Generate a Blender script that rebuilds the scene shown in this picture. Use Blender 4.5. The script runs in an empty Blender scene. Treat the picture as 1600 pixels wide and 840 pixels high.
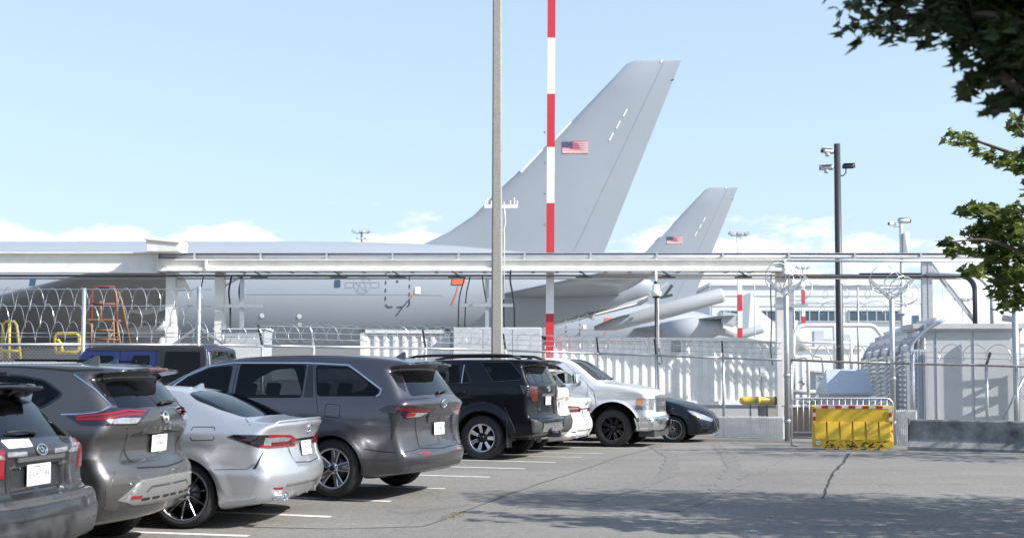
import bpy, bmesh, math, random
import numpy as np
from mathutils import Vector, Matrix
random.seed(7)
R = math.radians
sc = bpy.context.scene
COL = sc.collection

# ---------------------------------------------------------------- camera, sky, sun, exposure
FPX, HOR, CXP, EYE = 1800.0, 592.0, 800.0, 1.43      # focal length / horizon of the 1600 px photograph, eye height
PITCH = R(2.7)
cam_d = bpy.data.cameras.new('camera'); cam = bpy.data.objects.new('camera', cam_d); COL.objects.link(cam)
cam.location = (0, 0, EYE); cam.rotation_euler = (R(90) + PITCH, 0, 0)
cam_d.sensor_width = 36.0; cam_d.lens = 36.0 * FPX / 1600
cam_d.shift_y = (HOR - FPX * math.tan(PITCH) - 420) / 1600
cam_d.clip_start = .1; cam_d.clip_end = 6000
cam_d.dof.use_dof = True; cam_d.dof.focus_distance = 19; cam_d.dof.aperture_fstop = 2.3
sc.camera = cam

SUN_EL, SUN_AZ = R(37), R(-22)                        # azimuth measured from +X towards +Y
SDIR = Vector((math.cos(SUN_EL) * math.cos(SUN_AZ), math.cos(SUN_EL) * math.sin(SUN_AZ), math.sin(SUN_EL)))
sun_d = bpy.data.lights.new('sun', 'SUN'); sun_d.energy = 4.6; sun_d.angle = R(.5); sun_d.color = (1, .955, .89)
sun = bpy.data.objects.new('sun', sun_d); COL.objects.link(sun)
sun.rotation_euler = (-SDIR).to_track_quat('-Z', 'Y').to_euler()
sun.location = (40, -30, 60)

world = bpy.data.worlds.new('World'); sc.world = world; world.use_nodes = True
nt = world.node_tree; nt.nodes.clear()
def wn(t, **kw):
    n = nt.nodes.new(t)
    for k, v in kw.items(): setattr(n, k, v)
    return n
w_out = wn('ShaderNodeOutputWorld'); w_bg = wn('ShaderNodeBackground')
sky = wn('ShaderNodeTexSky', sky_type='NISHITA', sun_disc=False, sun_elevation=SUN_EL, sun_rotation=R(90) - SUN_AZ)
sky.air_density = 1.0; sky.dust_density = 1.2; sky.ozone_density = 1.6; sky.altitude = 20
w_bg.inputs['Strength'].default_value = .15
# a low bank of fair-weather cloud along the horizon (direction space)
tc = wn('ShaderNodeTexCoord'); sep = wn('ShaderNodeSeparateXYZ'); nt.links.new(tc.outputs['Generated'], sep.inputs[0])
mp = wn('ShaderNodeMapping'); mp.inputs['Scale'].default_value = (6, 6, 15); nt.links.new(tc.outputs['Generated'], mp.inputs[0])
ns = wn('ShaderNodeTexNoise'); ns.inputs['Scale'].default_value = 1.5; ns.inputs['Detail'].default_value = 7; ns.inputs['Roughness'].default_value = .55
mp.inputs['Location'].default_value = (2.5, .3, .2)
nt.links.new(mp.outputs[0], ns.inputs['Vector'])
hgt = wn('ShaderNodeMapRange'); hgt.inputs['From Min'].default_value = .106; hgt.inputs['From Max'].default_value = .178
hgt.inputs['To Min'].default_value = .20; hgt.inputs['To Max'].default_value = -.75
nt.links.new(sep.outputs['Z'], hgt.inputs['Value'])
add = wn('ShaderNodeMath', operation='ADD'); con = wn('ShaderNodeMapRange', clamp=False); con.inputs['From Min'].default_value = .3; con.inputs['From Max'].default_value = .7; con.inputs['To Min'].default_value = .05; con.inputs['To Max'].default_value = .95; nt.links.new(ns.outputs[0], con.inputs['Value']); nt.links.new(con.outputs[0], add.inputs[0]); nt.links.new(hgt.outputs[0], add.inputs[1])
cr = wn('ShaderNodeMapRange', interpolation_type='SMOOTHSTEP'); cr.inputs['From Min'].default_value = .44; cr.inputs['From Max'].default_value = .74
nt.links.new(add.outputs[0], cr.inputs['Value'])
hzf = wn('ShaderNodeMapRange', interpolation_type='SMOOTHSTEP'); hzf.inputs['From Min'].default_value = 0; hzf.inputs['From Max'].default_value = .75
hzf.inputs['To Min'].default_value = .78; hzf.inputs['To Max'].default_value = .15; nt.links.new(sep.outputs['Z'], hzf.inputs['Value'])
hz = wn('ShaderNodeMix', data_type='RGBA'); nt.links.new(hzf.outputs[0], hz.inputs['Factor']); hz.inputs['B'].default_value = (2.55, 3.2, 3.65, 1)
nt.links.new(sky.outputs[0], hz.inputs['A'])          # summer haze thins the blue
mx = wn('ShaderNodeMix', data_type='RGBA'); mx.inputs['B'].default_value = (5.2, 5.35, 5.6, 1)
nt.links.new(cr.outputs[0], mx.inputs['Factor']); nt.links.new(hz.outputs['Result'], mx.inputs['A'])
nt.links.new(mx.outputs['Result'], w_bg.inputs['Color']); nt.links.new(w_bg.outputs[0], w_out.inputs[0])

sc.view_settings.view_transform = 'Standard'; sc.view_settings.look = 'None'; sc.view_settings.gamma = 1
sc.view_settings.use_curve_mapping = False; sc.view_settings.exposure = .80
sc.cycles.max_bounces = 6; sc.cycles.diffuse_bounces = 3; sc.cycles.glossy_bounces = 4; sc.cycles.transmission_bounces = 4
sc.cycles.transparent_max_bounces = 12; sc.cycles.use_denoising = True

# ---------------------------------------------------------------- helpers
def at(px, py, Y):
    """world point seen at photograph pixel (px, py) standing Y metres ahead (used once, to survey where things stand)"""
    xc = (px - CXP) / FPX; yc = -(py - (HOR - FPX * math.tan(PITCH))) / FPX
    d = (xc, math.cos(PITCH) - math.sin(PITCH) * yc, math.sin(PITCH) + math.cos(PITCH) * yc)
    t = Y / d[1]
    return Vector((d[0] * t, Y, EYE + d[2] * t))
def G(y):
    """height of the gently rolling lot"""
    return float(np.interp(y, [0, 8, 10.6, 12.6, 14.6, 21, 24, 26, 28.5, 60], [-.15, -.15, -.13, -.09, -.01, 0, -.06, -.105, -.125, -.125]))

def tag(o, label=None, cat=None, group=None, kind=None):
    if label: o['label'] = label
    if cat: o['category'] = cat
    if group: o['group'] = group
    if kind: o['kind'] = kind
    return o
def empty(name, loc=(0, 0, 0), rz=0, label=None, cat=None, group=None, kind=None):
    o = bpy.data.objects.new(name, None); COL.objects.link(o)
    o.location = loc; o.rotation_euler = (0, 0, rz); o.empty_display_size = .2
    return tag(o, label, cat, group, kind)
def mk(name, verts, faces, mat, parent=None, smooth=False, normals=None, mats=None):
    me = bpy.data.meshes.new(name)
    me.from_pydata([tuple(v) for v in verts], [], [tuple(f) for f in faces])
    if smooth:
        me.polygons.foreach_set('use_smooth', [True] * len(me.polygons))
    for m in (mat if isinstance(mat, (list, tuple)) else [mat]): me.materials.append(m)
    if mats is not None: me.polygons.foreach_set('material_index', mats)
    me.update()
    if normals is not None: me.normals_split_custom_set_from_vertices([tuple(n) for n in normals])
    o = bpy.data.objects.new(name, me); COL.objects.link(o)
    if parent is not None: o.parent = parent
    return o
class MB:
    """collects boxes, bars, tubes and lathes into ONE mesh"""
    def __init__(s): s.v, s.f, s.sm = [], [], []
    def add(s, v, f, smooth=False, M=None):
        b = len(s.v)
        for p in v: s.v.append(tuple(M @ Vector(p)) if M is not None else tuple(p))
        for q in f: s.f.append(tuple(i + b for i in q)); s.sm.append(smooth)
        return s
    def box(s, c, d, M=None, rz=0):
        x, y, z = d[0] / 2, d[1] / 2, d[2] / 2
        v = [(-x, -y, -z), (x, -y, -z), (x, y, -z), (-x, y, -z), (-x, -y, z), (x, -y, z), (x, y, z), (-x, y, z)]
        T = Matrix.Translation(c) @ Matrix.Rotation(rz, 4, 'Z')
        return s.add(v, [(0, 3, 2, 1), (4, 5, 6, 7), (0, 1, 5, 4), (1, 2, 6, 5), (2, 3, 7, 6), (3, 0, 4, 7)], M=(M @ T) if M is not None else T)
    def bar(s, a, b, w, t=None, up=(0, 0, 1)):
        a, b = Vector(a), Vector(b); t = t or w
        d = (b - a); L = d.length
        if L < 1e-6: return s
        z = d / L; u = Vector(up)
        if abs(z.dot(u)) > .98: u = Vector((1, 0, 0))
        x = u.cross(z).normalized(); y = z.cross(x)
        v = [tuple(p + x * (w / 2 * i) + y * (t / 2 * j)) for p in (a, b) for i, j in ((-1, -1), (1, -1), (1, 1), (-1, 1))]
        return s.add(v, [(0, 3, 2, 1), (4, 5, 6, 7), (0, 1, 5, 4), (1, 2, 6, 5), (2, 3, 7, 6), (3, 0, 4, 7)])
    def tube(s, pts, r, n=8, caps=True, closed=False):
        P = [Vector(p) for p in pts]; m = len(P)
        rr = r if isinstance(r, (list, tuple)) else [r] * m
        v, f = [], []
        pu = None
        for i, p in enumerate(P):
            d = (P[(i + 1) % m] - P[i - 1]) if closed else (P[min(i + 1, m - 1)] - P[max(i - 1, 0)])
            d = d.normalized() if d.length > 1e-9 else Vector((0, 0, 1))
            if pu is None:
                u = Vector((0, 0, 1)) if abs(d.z) < .9 else Vector((1, 0, 0))
                u = (u - d * u.dot(d)).normalized()
            else:
                u = pu - d * pu.dot(d)
                u = u.normalized() if u.length > 1e-6 else d.orthogonal().normalized()
            pu = u; w = d.cross(u)
            for k in range(n):
                a = 2 * math.pi * k / n
                v.append(tuple(p + (u * math.cos(a) + w * math.sin(a)) * rr[i]))
        for i in range(m if closed else m - 1):
            j = (i + 1) % m
            for k in range(n):
                f.append((i * n + k, i * n + (k + 1) % n, j * n + (k + 1) % n, j * n + k))
        b = len(s.v); s.add(v, f, n > 4)
        if caps and not closed:
            s.f.append(tuple(b + k for k in range(n))[::-1]); s.sm.append(False)
            s.f.append(tuple(b + (m - 1) * n + k for k in range(n))); s.sm.append(False)
        return s
    def lathe(s, prof, n=24, M=None, smooth=True):
        """profile of (radius, height) turned about local Z"""
        v, f = [], []
        m = len(prof)
        for r, z in prof:
            for k in range(n):
                a = 2 * math.pi * k / n
                v.append((r * math.cos(a), r * math.sin(a), z))
        for i in range(m - 1):
            for k in range(n):
                f.append((i * n + k, i * n + (k + 1) % n, (i + 1) * n + (k + 1) % n, (i + 1) * n + k))
        return s.add(v, f, smooth, M)
    def prism(s, poly, h0, h1, M=None):
        """polygon in local XY extruded from z=h0 to z=h1"""
        n = len(poly)
        v = [(x, y, h0) for x, y in poly] + [(x, y, h1) for x, y in poly]
        f = [tuple(range(n))[::-1], tuple(range(n, 2 * n))] + [(i, (i + 1) % n, n + (i + 1) % n, n + i) for i in range(n)]
        return s.add(v, f, M=M)
    def build(s, name, mat, parent=None):
        me = bpy.data.meshes.new(name); me.from_pydata(s.v, [], s.f)
        me.polygons.foreach_set('use_smooth', s.sm)
        me.materials.append(mat); me.update()
        o = bpy.data.objects.new(name, me); COL.objects.link(o)
        if parent is not None: o.parent = parent
        return o
def bevel(o, w=.01, seg=2, ang=30):
    bm = bmesh.new(); bm.from_mesh(o.data)
    bmesh.ops.remove_doubles(bm, verts=bm.verts, dist=1e-5)
    e = [x for x in bm.edges if len(x.link_faces) == 2 and x.calc_face_angle(0) > R(ang)]
    bmesh.ops.bevel(bm, geom=e, offset=w, segments=seg, profile=.6, affect='EDGES', clamp_overlap=True)
    bm.to_mesh(o.data); bm.free(); return o
def text_mesh(name, body, size, mat, parent=None, M=None, extrude=.002, align='CENTER', shear=0, spacing=1):
    cu = bpy.data.curves.new(name, 'FONT'); cu.body = body; cu.size = size; cu.align_x = align; cu.align_y = 'CENTER'
    cu.extrude = extrude; cu.shear = shear; cu.space_character = spacing; cu.resolution_u = 3
    t = bpy.data.objects.new('text_tmp', cu); COL.objects.link(t)
    dg = bpy.context.evaluated_depsgraph_get(); dg.update()
    me = bpy.data.meshes.new_from_object(t.evaluated_get(dg)); me.name = name
    bpy.data.objects.remove(t); bpy.data.curves.remove(cu)
    me.materials.clear(); me.materials.append(mat)
    o = bpy.data.objects.new(name, me); COL.objects.link(o)
    if M is not None: me.transform(M)
    if parent is not None: o.parent = parent
    return o

# ---------------------------------------------------------------- materials
MATS = {}
def mat(name, col, rough=.5, metal=0., spec=.5, coat=0., noise=0., nscale=8., bump=0., bscale=60., emit=None, stretch=None, dirt=0., flake=0.):
    if name in MATS: return MATS[name]
    m = bpy.data.materials.new(name); m.use_nodes = True; t = m.node_tree; b = t.nodes['Principled BSDF']
    b.inputs['Base Color'].default_value = (*col, 1); b.inputs['Roughness'].default_value = rough; b.inputs['Metallic'].default_value = metal
    b.inputs['Specular IOR Level'].default_value = spec; b.inputs['Coat Weight'].default_value = coat; b.inputs['Coat Roughness'].default_value = .04
    tcn = t.nodes.new('ShaderNodeTexCoord'); src = tcn.outputs['Object']
    if stretch:
        mpn = t.nodes.new('ShaderNodeMapping'); mpn.inputs['Scale'].default_value = stretch; t.links.new(src, mpn.inputs[0]); src = mpn.outputs[0]
    if noise:
        n = t.nodes.new('ShaderNodeTexNoise'); n.inputs['Scale'].default_value = nscale; n.inputs['Detail'].default_value = 6; n.inputs['Roughness'].default_value = .62
        t.links.new(src, n.inputs['Vector'])
        mr = t.nodes.new('ShaderNodeMapRange'); mr.inputs['From Min'].default_value = .25; mr.inputs['From Max'].default_value = .75
        mr.inputs['To Min'].default_value = 1 - noise; mr.inputs['To Max'].default_value = 1 + noise * .7
        t.links.new(n.outputs[0], mr.inputs['Value'])
        mu = t.nodes.new('ShaderNodeVectorMath'); mu.operation = 'SCALE'; mu.inputs[0].default_value = col
        t.links.new(mr.outputs[0], mu.inputs['Scale']); t.links.new(mu.outputs[0], b.inputs['Base Color'])
    if bump:
        n2 = t.nodes.new('ShaderNodeTexNoise'); n2.inputs['Scale'].default_value = bscale; n2.inputs['Detail'].default_value = 4
        t.links.new(src, n2.inputs['Vector'])
        bp = t.nodes.new('ShaderNodeBump'); bp.inputs['Strength'].default_value = bump; bp.inputs['Distance'].default_value = .02
        t.links.new(n2.outputs[0], bp.inputs['Height']); t.links.new(bp.outputs[0], b.inputs['Normal'])
    if emit: b.inputs['Emission Color'].default_value = (*emit[:3], 1); b.inputs['Emission Strength'].default_value = emit[3]
    MATS[name] = m; return m
M_white = mat('white_paint', (.80, .80, .78), .45, noise=.06, nscale=3)
M_offwhite = mat('weathered_white_steel', (.72, .71, .67), .5, noise=.14, nscale=2.5)
M_galv = mat('galvanised_steel', (.50, .52, .54), .42, .75, noise=.15, nscale=14)
M_greysteel = mat('grey_painted_steel', (.42, .45, .48), .45, noise=.1, nscale=5)
M_dark = mat('dark_steel', (.035, .04, .05), .45, noise=.2)
M_black = mat('black_plastic', (.012, .012, .013), .55)
M_conc = mat('pole_concrete', (.33, .32, .29), .85, noise=.35, nscale=38, bump=.25, bscale=90)
M_red = mat('signal_red', (.55, .03, .045), .5, noise=.1)
# ---------------------------------------------------------------- ground, markings
def ground_mat():
    m = bpy.data.materials.new('asphalt'); m.use_nodes = True; t = m.node_tree; b = t.nodes['Principled BSDF']
    b.inputs['Roughness'].default_value = .92; b.inputs['Specular IOR Level'].default_value = .25
    tcn = t.nodes.new('ShaderNodeTexCoord')
    def noise(sc_, det, ro=.6, st=None):
        n = t.nodes.new('ShaderNodeTexNoise'); n.inputs['Scale'].default_value = sc_; n.inputs['Detail'].default_value = det; n.inputs['Roughness'].default_value = ro
        src = tcn.outputs['Object']
        if st:
            q = t.nodes.new('ShaderNodeMapping'); q.inputs['Scale'].default_value = st; q.inputs['Rotation'].default_value = (0, 0, R(-20)); t.links.new(src, q.inputs[0]); src = q.outputs[0]
        t.links.new(src, n.inputs['Vector']); return n.outputs[0]
    def mr(x, a, c, lo, hi):
        q = t.nodes.new('ShaderNodeMapRange'); q.inputs['From Min'].default_value = a; q.inputs['From Max'].default_value = c
        q.inputs['To Min'].default_value = lo; q.inputs['To Max'].default_value = hi; t.links.new(x, q.inputs['Value']); return q.outputs[0]
    def mul(x, y):
        q = t.nodes.new('ShaderNodeMath'); q.operation = 'MULTIPLY'; t.links.new(x, q.inputs[0]); t.links.new(y, q.inputs[1]); return q.outputs[0]
    big = mr(noise(.22, 5), .3, .7, .84, 1.12)
    worn = mr(noise(.8, 6, .65, (.25, 1.6, 1)), .3, .7, .88, 1.10)
    grit = mr(noise(55, 3, .8), .3, .7, .66, 1.36)
    fine = mr(noise(14, 4, .7), .3, .7, .86, 1.14)
    q = t.nodes.new('ShaderNodeMapping'); q.inputs['Rotation'].default_value = (0, 0, R(24)); t.links.new(tcn.outputs['Object'], q.inputs[0])
    wv_ = t.nodes.new('ShaderNodeTexNoise'); wv_.inputs['Scale'].default_value = 1.3; wv_.inputs['Detail'].default_value = 5; t.links.new(q.outputs[0], wv_.inputs['Vector'])
    ad = t.nodes.new('ShaderNodeVectorMath'); ad.operation = 'MULTIPLY_ADD'; ad.inputs[1].default_value = (.55, .55, 0); t.links.new(wv_.outputs['Color'], ad.inputs[0]); t.links.new(q.outputs[0], ad.inputs[2])
    vo = t.nodes.new('ShaderNodeTexVoronoi'); vo.feature = 'DISTANCE_TO_EDGE'; vo.inputs['Scale'].default_value = .30; t.links.new(ad.outputs[0], vo.inputs['Vector'])
    crk = mr(vo.outputs['Distance'], .0, .005, .80, 1.0)                    # hairline cracks
    spot = mr(noise(.9, 3, .5), .66, .74, 1.0, .72)                          # old oil stains
    v = mul(mul(mul(big, worn), mul(grit, fine)), mul(crk, spot))
    s = t.nodes.new('ShaderNodeVectorMath'); s.operation = 'SCALE'; s.inputs[0].default_value = (.190, .183, .172)
    t.links.new(v, s.inputs['Scale']); t.links.new(s.outputs[0], b.inputs['Base Color'])
    bp = t.nodes.new('ShaderNodeBump'); bp.inputs['Strength'].default_value = .35; bp.inputs['Distance'].default_value = .01
    t.links.new(noise(70, 3, .8), bp.inputs['Height']); t.links.new(bp.outputs[0], b.inputs['Normal'])
    return m
M_asph = ground_mat()
ys = sorted(set([-30, -10, 0, 5] + [8 + .65 * k for k in range(34)] + [32, 40, 60, 120, 300, 900, 2500]))
gv = []; gf = []
for y in ys:
    for x in (-2500, -60, 0, 60, 2500): gv.append((x, y, G(y)))
for i in range(len(ys) - 1):
    for k in range(4): gf.append((5 * i + k, 5 * i + k + 1, 5 * i + k + 6, 5 * i + k + 5))
tag(mk('ground', gv, gf, M_asph), kind='structure')
M_apron = mat('apron_concrete', (.26, .255, .245), .9, noise=.12, nscale=.6)
av = []
for y in (33.0, 120, 700): av += [(-400, y, G(y) + .006), (400, y, G(y) + .006)]
tag(mk('airport_apron', av, [(0, 1, 3, 2), (2, 3, 5, 4)], M_apron), kind='structure')

def gp(px, py):
    """survey a ground point"""
    y = 20.
    for _ in range(30):
        d = at(px, py, 1.0); k = (G(y) - EYE) / (d.z - EYE); y = k * 1.0
    p = at(px, py, y); p.z = G(p.y); return p
def strip(name, pts, w, m, dz, parent=None, jit=0.):
    Q = []
    for a, b in zip(pts[:-1], pts[1:]):
        k = max(1, int((b - a).length / .25)); Q += [a.lerp(b, j / k) for j in range(k)]
    Q.append(pts[-1]); v = []
    ww = w if isinstance(w, (list, tuple)) else (w, w)
    for i, p in enumerate(Q):
        d = (Q[min(i + 1, len(Q) - 1)] - Q[max(i - 1, 0)]).normalized(); n = Vector((-d.y, d.x, 0)); o = random.uniform(-jit, jit)
        wi = (ww[0] + (ww[1] - ww[0]) * i / max(1, len(Q) - 1)) * (1 + random.uniform(-1, 1) * (.35 if jit else 0))
        for s in (1, -1):
            q = p + n * (s * wi / 2 + o); v.append((q.x, q.y, G(q.y) + dz))
    return mk(name, v, [(2 * i, 2 * i + 1, 2 * i + 3, 2 * i + 2) for i in range(len(Q) - 1)], m, parent)
M_line = mat('worn_road_paint', (.66, .65, .62), .8, noise=.3, nscale=9)
mk_e = [(388, 837, 12), (517, 807, 14), (610, 783, 16), (695, 763, 17.5), (765, 745, 18.5), (820, 732, 19.5), (868, 722, 19.5), (910, 714, 19.5), (942, 708, 19.5), (1010, 700, 19.5)]
for px_, py_, th_ in mk_e:
    a = gp(px_, py_); n = Vector((-math.cos(R(th_)), math.sin(R(th_)), 0))
    tag(strip('bay_line', [a, a + n * 5.4], .10, M_line, .004), kind='structure')
M_crack = mat('crack_tar', (.028, .028, .030), .85, noise=.3, nscale=20)
M_crack2 = mat('old_joint_filler', (.075, .073, .070), .85, noise=.4, nscale=12)
M_scuff = mat('scuffed_asphalt', (.162, .157, .149), .9, noise=.35, nscale=14)
tag(strip('pavement_seam', [gp(*q) for q in ((1034, 697), (985, 709), (921, 730), (850, 753), (780, 778), (722, 800), (660, 822), (520, 826), (380, 823))], .022, M_crack2, .004, jit=.012), kind='structure')
tag(strip('tar_seam', [gp(*q) for q in ((1326, 708), (1318, 722), (1302, 738), (1293, 757), (1286, 778))], (.055, .03), M_crack, .004, jit=.012), kind='structure')
tag(strip('tyre_mark', [gp(*q) for q in ((1118, 694), (1138, 712), (1147, 735), (1138, 757), (1105, 778), (1040, 797))], (.22, .3), M_scuff, .004, jit=.02), kind='structure')
tag(strip('tyre_mark', [gp(*q) for q in ((1020, 697), (1050, 715), (1043, 742), (985, 765), (900, 783))], (.2, .26), M_scuff, .005, jit=.02), kind='structure')
tag(strip('asphalt_patch', [gp(1150, 692), gp(1159, 688)], .35, M_scuff, .006), kind='structure')
# weeds in the pavement joint
wv = []; wf = []
for k in range(170):
    a = gp(690, 812).lerp(gp(722, 800), random.random() ** .8) + Vector((random.gauss(0, .05), random.gauss(0, .04), 0))
    an = random.uniform(0, 6.28); h_ = random.uniform(.008, .03); d = Vector((math.cos(an), math.sin(an), 0))
    b0 = len(wv); wv += [tuple(a + d.orthogonal().normalized() * .004 + Vector((0, 0, .003))), tuple(a - d.orthogonal().normalized() * .004 + Vector((0, 0, .003))), tuple(a + d * h_ + Vector((0, 0, h_)))]
    wf.append((b0, b0 + 1, b0 + 2))
M_weed = mat('dry_weeds', (.16, .15, .05), .8)
tag(mk('weeds', wv, wf, M_weed), kind='stuff')
# ---------------------------------------------------------------- car body surfaces
def sm(a, b, x):
    t = np.clip((x - a) / (b - a), 0, 1)
    return t * t * (3 - 2 * t)

def chaikin(pts, n=2, closed=True):
    p = [tuple(q) for q in pts]
    for _ in range(n):
        o = []
        m = len(p)
        rng = range(m) if closed else range(m - 1)
        if not closed:
            o.append(p[0])
        for i in rng:
            a, b = p[i], p[(i + 1) % m]
            o.append((a[0] * .75 + b[0] * .25, a[1] * .75 + b[1] * .25))
            o.append((a[0] * .25 + b[0] * .75, a[1] * .25 + b[1] * .75))
        if not closed:
            o.append(p[-1])
        p = o
    return p

def sdpoly(X, Z, poly):
    """signed distance of points to a closed polygon (negative inside)"""
    P = np.asarray(poly, dtype=np.float32)
    Q = np.roll(P, -1, 0)
    out = np.empty(X.shape, np.float32)
    Xf, Zf, of = X.ravel().astype(np.float32), Z.ravel().astype(np.float32), out.reshape(-1)
    C = 20000
    e = Q - P
    ee = (e * e).sum(1) + 1e-12
    for s in range(0, Xf.size, C):
        x = Xf[s:s + C, None]; z = Zf[s:s + C, None]
        wx = x - P[:, 0]; wz = z - P[:, 1]
        t = np.clip((wx * e[:, 0] + wz * e[:, 1]) / ee, 0, 1)
        dx = wx - e[:, 0] * t; dz = wz - e[:, 1] * t
        d = np.sqrt((dx * dx + dz * dz).min(1))
        c = ((P[:, 1] > z) != (Q[:, 1] > z))
        with np.errstate(divide='ignore', invalid='ignore'):
            xi = P[:, 0] + (z - P[:, 1]) * e[:, 0] / np.where(e[:, 1] == 0, 1e-9, e[:, 1])
        ins = ((c & (x < xi)).sum(1) % 2) == 1
        of[s:s + C] = np.where(ins, -d, d)
    return out

def herm(pts, q):
    """smooth monotone interpolation through control points"""
    x = np.array([p[0] for p in pts], float); y = np.array([p[1] for p in pts], float)
    h = np.diff(x); d = np.diff(y) / h
    m = np.zeros_like(y)
    m[0], m[-1] = d[0], d[-1]
    for i in range(1, len(y) - 1):
        m[i] = 0 if d[i - 1] * d[i] <= 0 else 2 * d[i - 1] * d[i] / (d[i - 1] + d[i])
    q = np.clip(q, x[0], x[-1])
    i = np.clip(np.searchsorted(x, q) - 1, 0, len(h) - 1)
    t = (q - x[i]) / h[i]
    return ((2 * t**3 - 3 * t**2 + 1) * y[i] + (t**3 - 2 * t**2 + t) * h[i] * m[i] + (-2 * t**3 + 3 * t**2) * y[i + 1] + (t**3 - t**2) * h[i] * m[i + 1])

class Shape:
    def __init__(s, L, prof, sec, plan=((0, 1), (1, 1)), gplan=None, belt=1.0, bow=(.12, .2), crown=.04, k=.09, wheels=(), flare=.0, arch=.05, bumps=(), smooth=2):
        s.L, s.bow, s.crown, s.k, s.belt = L, bow, crown, k, belt
        s.wheels, s.flare, s.arch, s.bumps = wheels, flare, arch, bumps
        s.W = max(p[1] for p in sec)
        poly = chaikin(prof, smooth)
        s.x0, s.z0, s.h = -.5, -.1, .012
        s.H = max(p[1] for p in prof)
        nx = int((L + 1.0) / s.h) + 2; nz = int((s.H + .5) / s.h) + 2
        gx, gz = np.meshgrid(s.x0 + np.arange(nx) * s.h, s.z0 + np.arange(nz) * s.h, indexing='ij')
        s.tab = sdpoly(gx, gz, poly)
        s.zq = np.linspace(0, s.H + .3, 600)
        s.sec = herm(sec, s.zq)
        s.xq = np.linspace(-.5, L + .5, 800)
        s.plan = herm(plan, s.xq)
        s.gplan = herm(gplan, s.xq) if gplan else s.plan
    def look(s, x, z):
        u = np.clip((x - s.x0) / s.h, 0, s.tab.shape[0] - 1.001); v = np.clip((z - s.z0) / s.h, 0, s.tab.shape[1] - 1.001)
        i = u.astype(int); j = v.astype(int); u = u - i; v = v - j
        T = s.tab
        return (T[i, j] * (1 - u) + T[i + 1, j] * u) * (1 - v) + (T[i, j + 1] * (1 - u) + T[i + 1, j + 1] * u) * v
    def f(s, x, y, z):
        ay = np.abs(y)
        t = np.minimum(ay / s.W, 1.1)
        m = s.L / 2
        xp = x - s.bow[0] * t**2.4 * sm(m, 0, x) + s.bow[1] * t**2.4 * sm(m, s.L, x)
        zp = z + s.crown * t**2 * sm(s.belt - .35, s.belt + .3, z)
        dp = s.look(xp, zp)
        w = sm(s.belt - .1, s.belt + .25, z)
        hw = np.interp(z, s.zq, s.sec) * (np.interp(x, s.xq, s.plan) * (1 - w) + np.interp(x, s.xq, s.gplan) * w)
        if s.flare:
            for (xw, R, *_r) in s.wheels:
                r = np.hypot(x - xw, np.maximum(z - R, 0) + np.minimum(z - R, 0) * .3)
                hw = hw + s.flare * sm(R + s.arch + .16, R + s.arch + .03, r)
        ds = (ay - hw) * .96
        for kind, poly, amp, soft in s.bumps:
            P = np.array(poly)
            if kind == 'side':
                a, b, reg = x, z, ay > .45
            elif kind == 'rear':
                a, b, reg = ay if P[:, 0].min() >= -.001 else y, z, x < 1.3
            elif kind == 'front':
                a, b, reg = ay, z, x > s.L - 1.3
            else:
                a, b, reg = x, ay, z > .8
            mk = reg & (a > P[:, 0].min() - soft) & (a < P[:, 0].max() + soft) & (b > P[:, 1].min() - soft) & (b < P[:, 1].max() + soft)
            if mk.any():
                q = sdpoly(a[mk], b[mk], poly)
                v = amp * sm(soft, -soft, q)
                if kind == 'side':
                    ds = ds.copy(); ds[mk] -= v
                else:
                    dp = dp.copy(); dp[mk] -= v
        k = s.k
        hh = np.clip(k - np.abs(dp - ds), 0, None) / k
        return np.maximum(dp, ds) + hh * hh * k * .25
    def grad(s, P, e=.004):
        g = np.empty_like(P)
        for a in range(3):
            d = np.zeros(3); d[a] = e
            A, B = P + d, P - d
            g[:, a] = s.f(A[:, 0], A[:, 1], A[:, 2]) - s.f(B[:, 0], B[:, 1], B[:, 2])
        n = np.linalg.norm(g, axis=1, keepdims=True) + 1e-9
        return g / n, n[:, 0] / (2 * e)
    def cast(s, P, D, n=46):
        """march points P along unit direction D to the surface"""
        P = P.copy()
        for _ in range(n):
            P += D * (s.f(P[:, 0], P[:, 1], P[:, 2]) * .85)[:, None]
        return P
    def mesh(s, h=.03):
        nx = int((s.L + .5) / h); ny = int((s.W + .15) / h); nz = int((s.H + .2) / h)
        xs = -.25 + np.arange(nx) * h; ys = (np.arange(ny) + .5) * h; zs = .05 + np.arange(nz) * h
        X, Y, Z = np.meshgrid(xs, ys, zs, indexing='ij')
        V = s.f(X.ravel(), Y.ravel(), Z.ravel()).reshape(X.shape)
        V = np.concatenate([V[:, ::-1], V], 1)
        v, q = nets(V, np.array([xs[0], -ys[-1], zs[0]]), h)
        for _ in range(3):
            g, m = s.grad(v)
            d = s.f(v[:, 0], v[:, 1], v[:, 2])
            v = v - g * np.clip(d / np.maximum(m, .4), -.02, .02)[:, None]
        for (xw, R, *_r) in s.wheels:      # cut the wheel arches
            v, q = cut(v, q, lambda p: np.where(np.abs(p[:, 1]) > .5, np.hypot(p[:, 0] - xw, np.maximum(p[:, 2] - R, 0)) - (R + s.arch), 1.))
        g, _ = s.grad(v)
        return v, q, g

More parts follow.
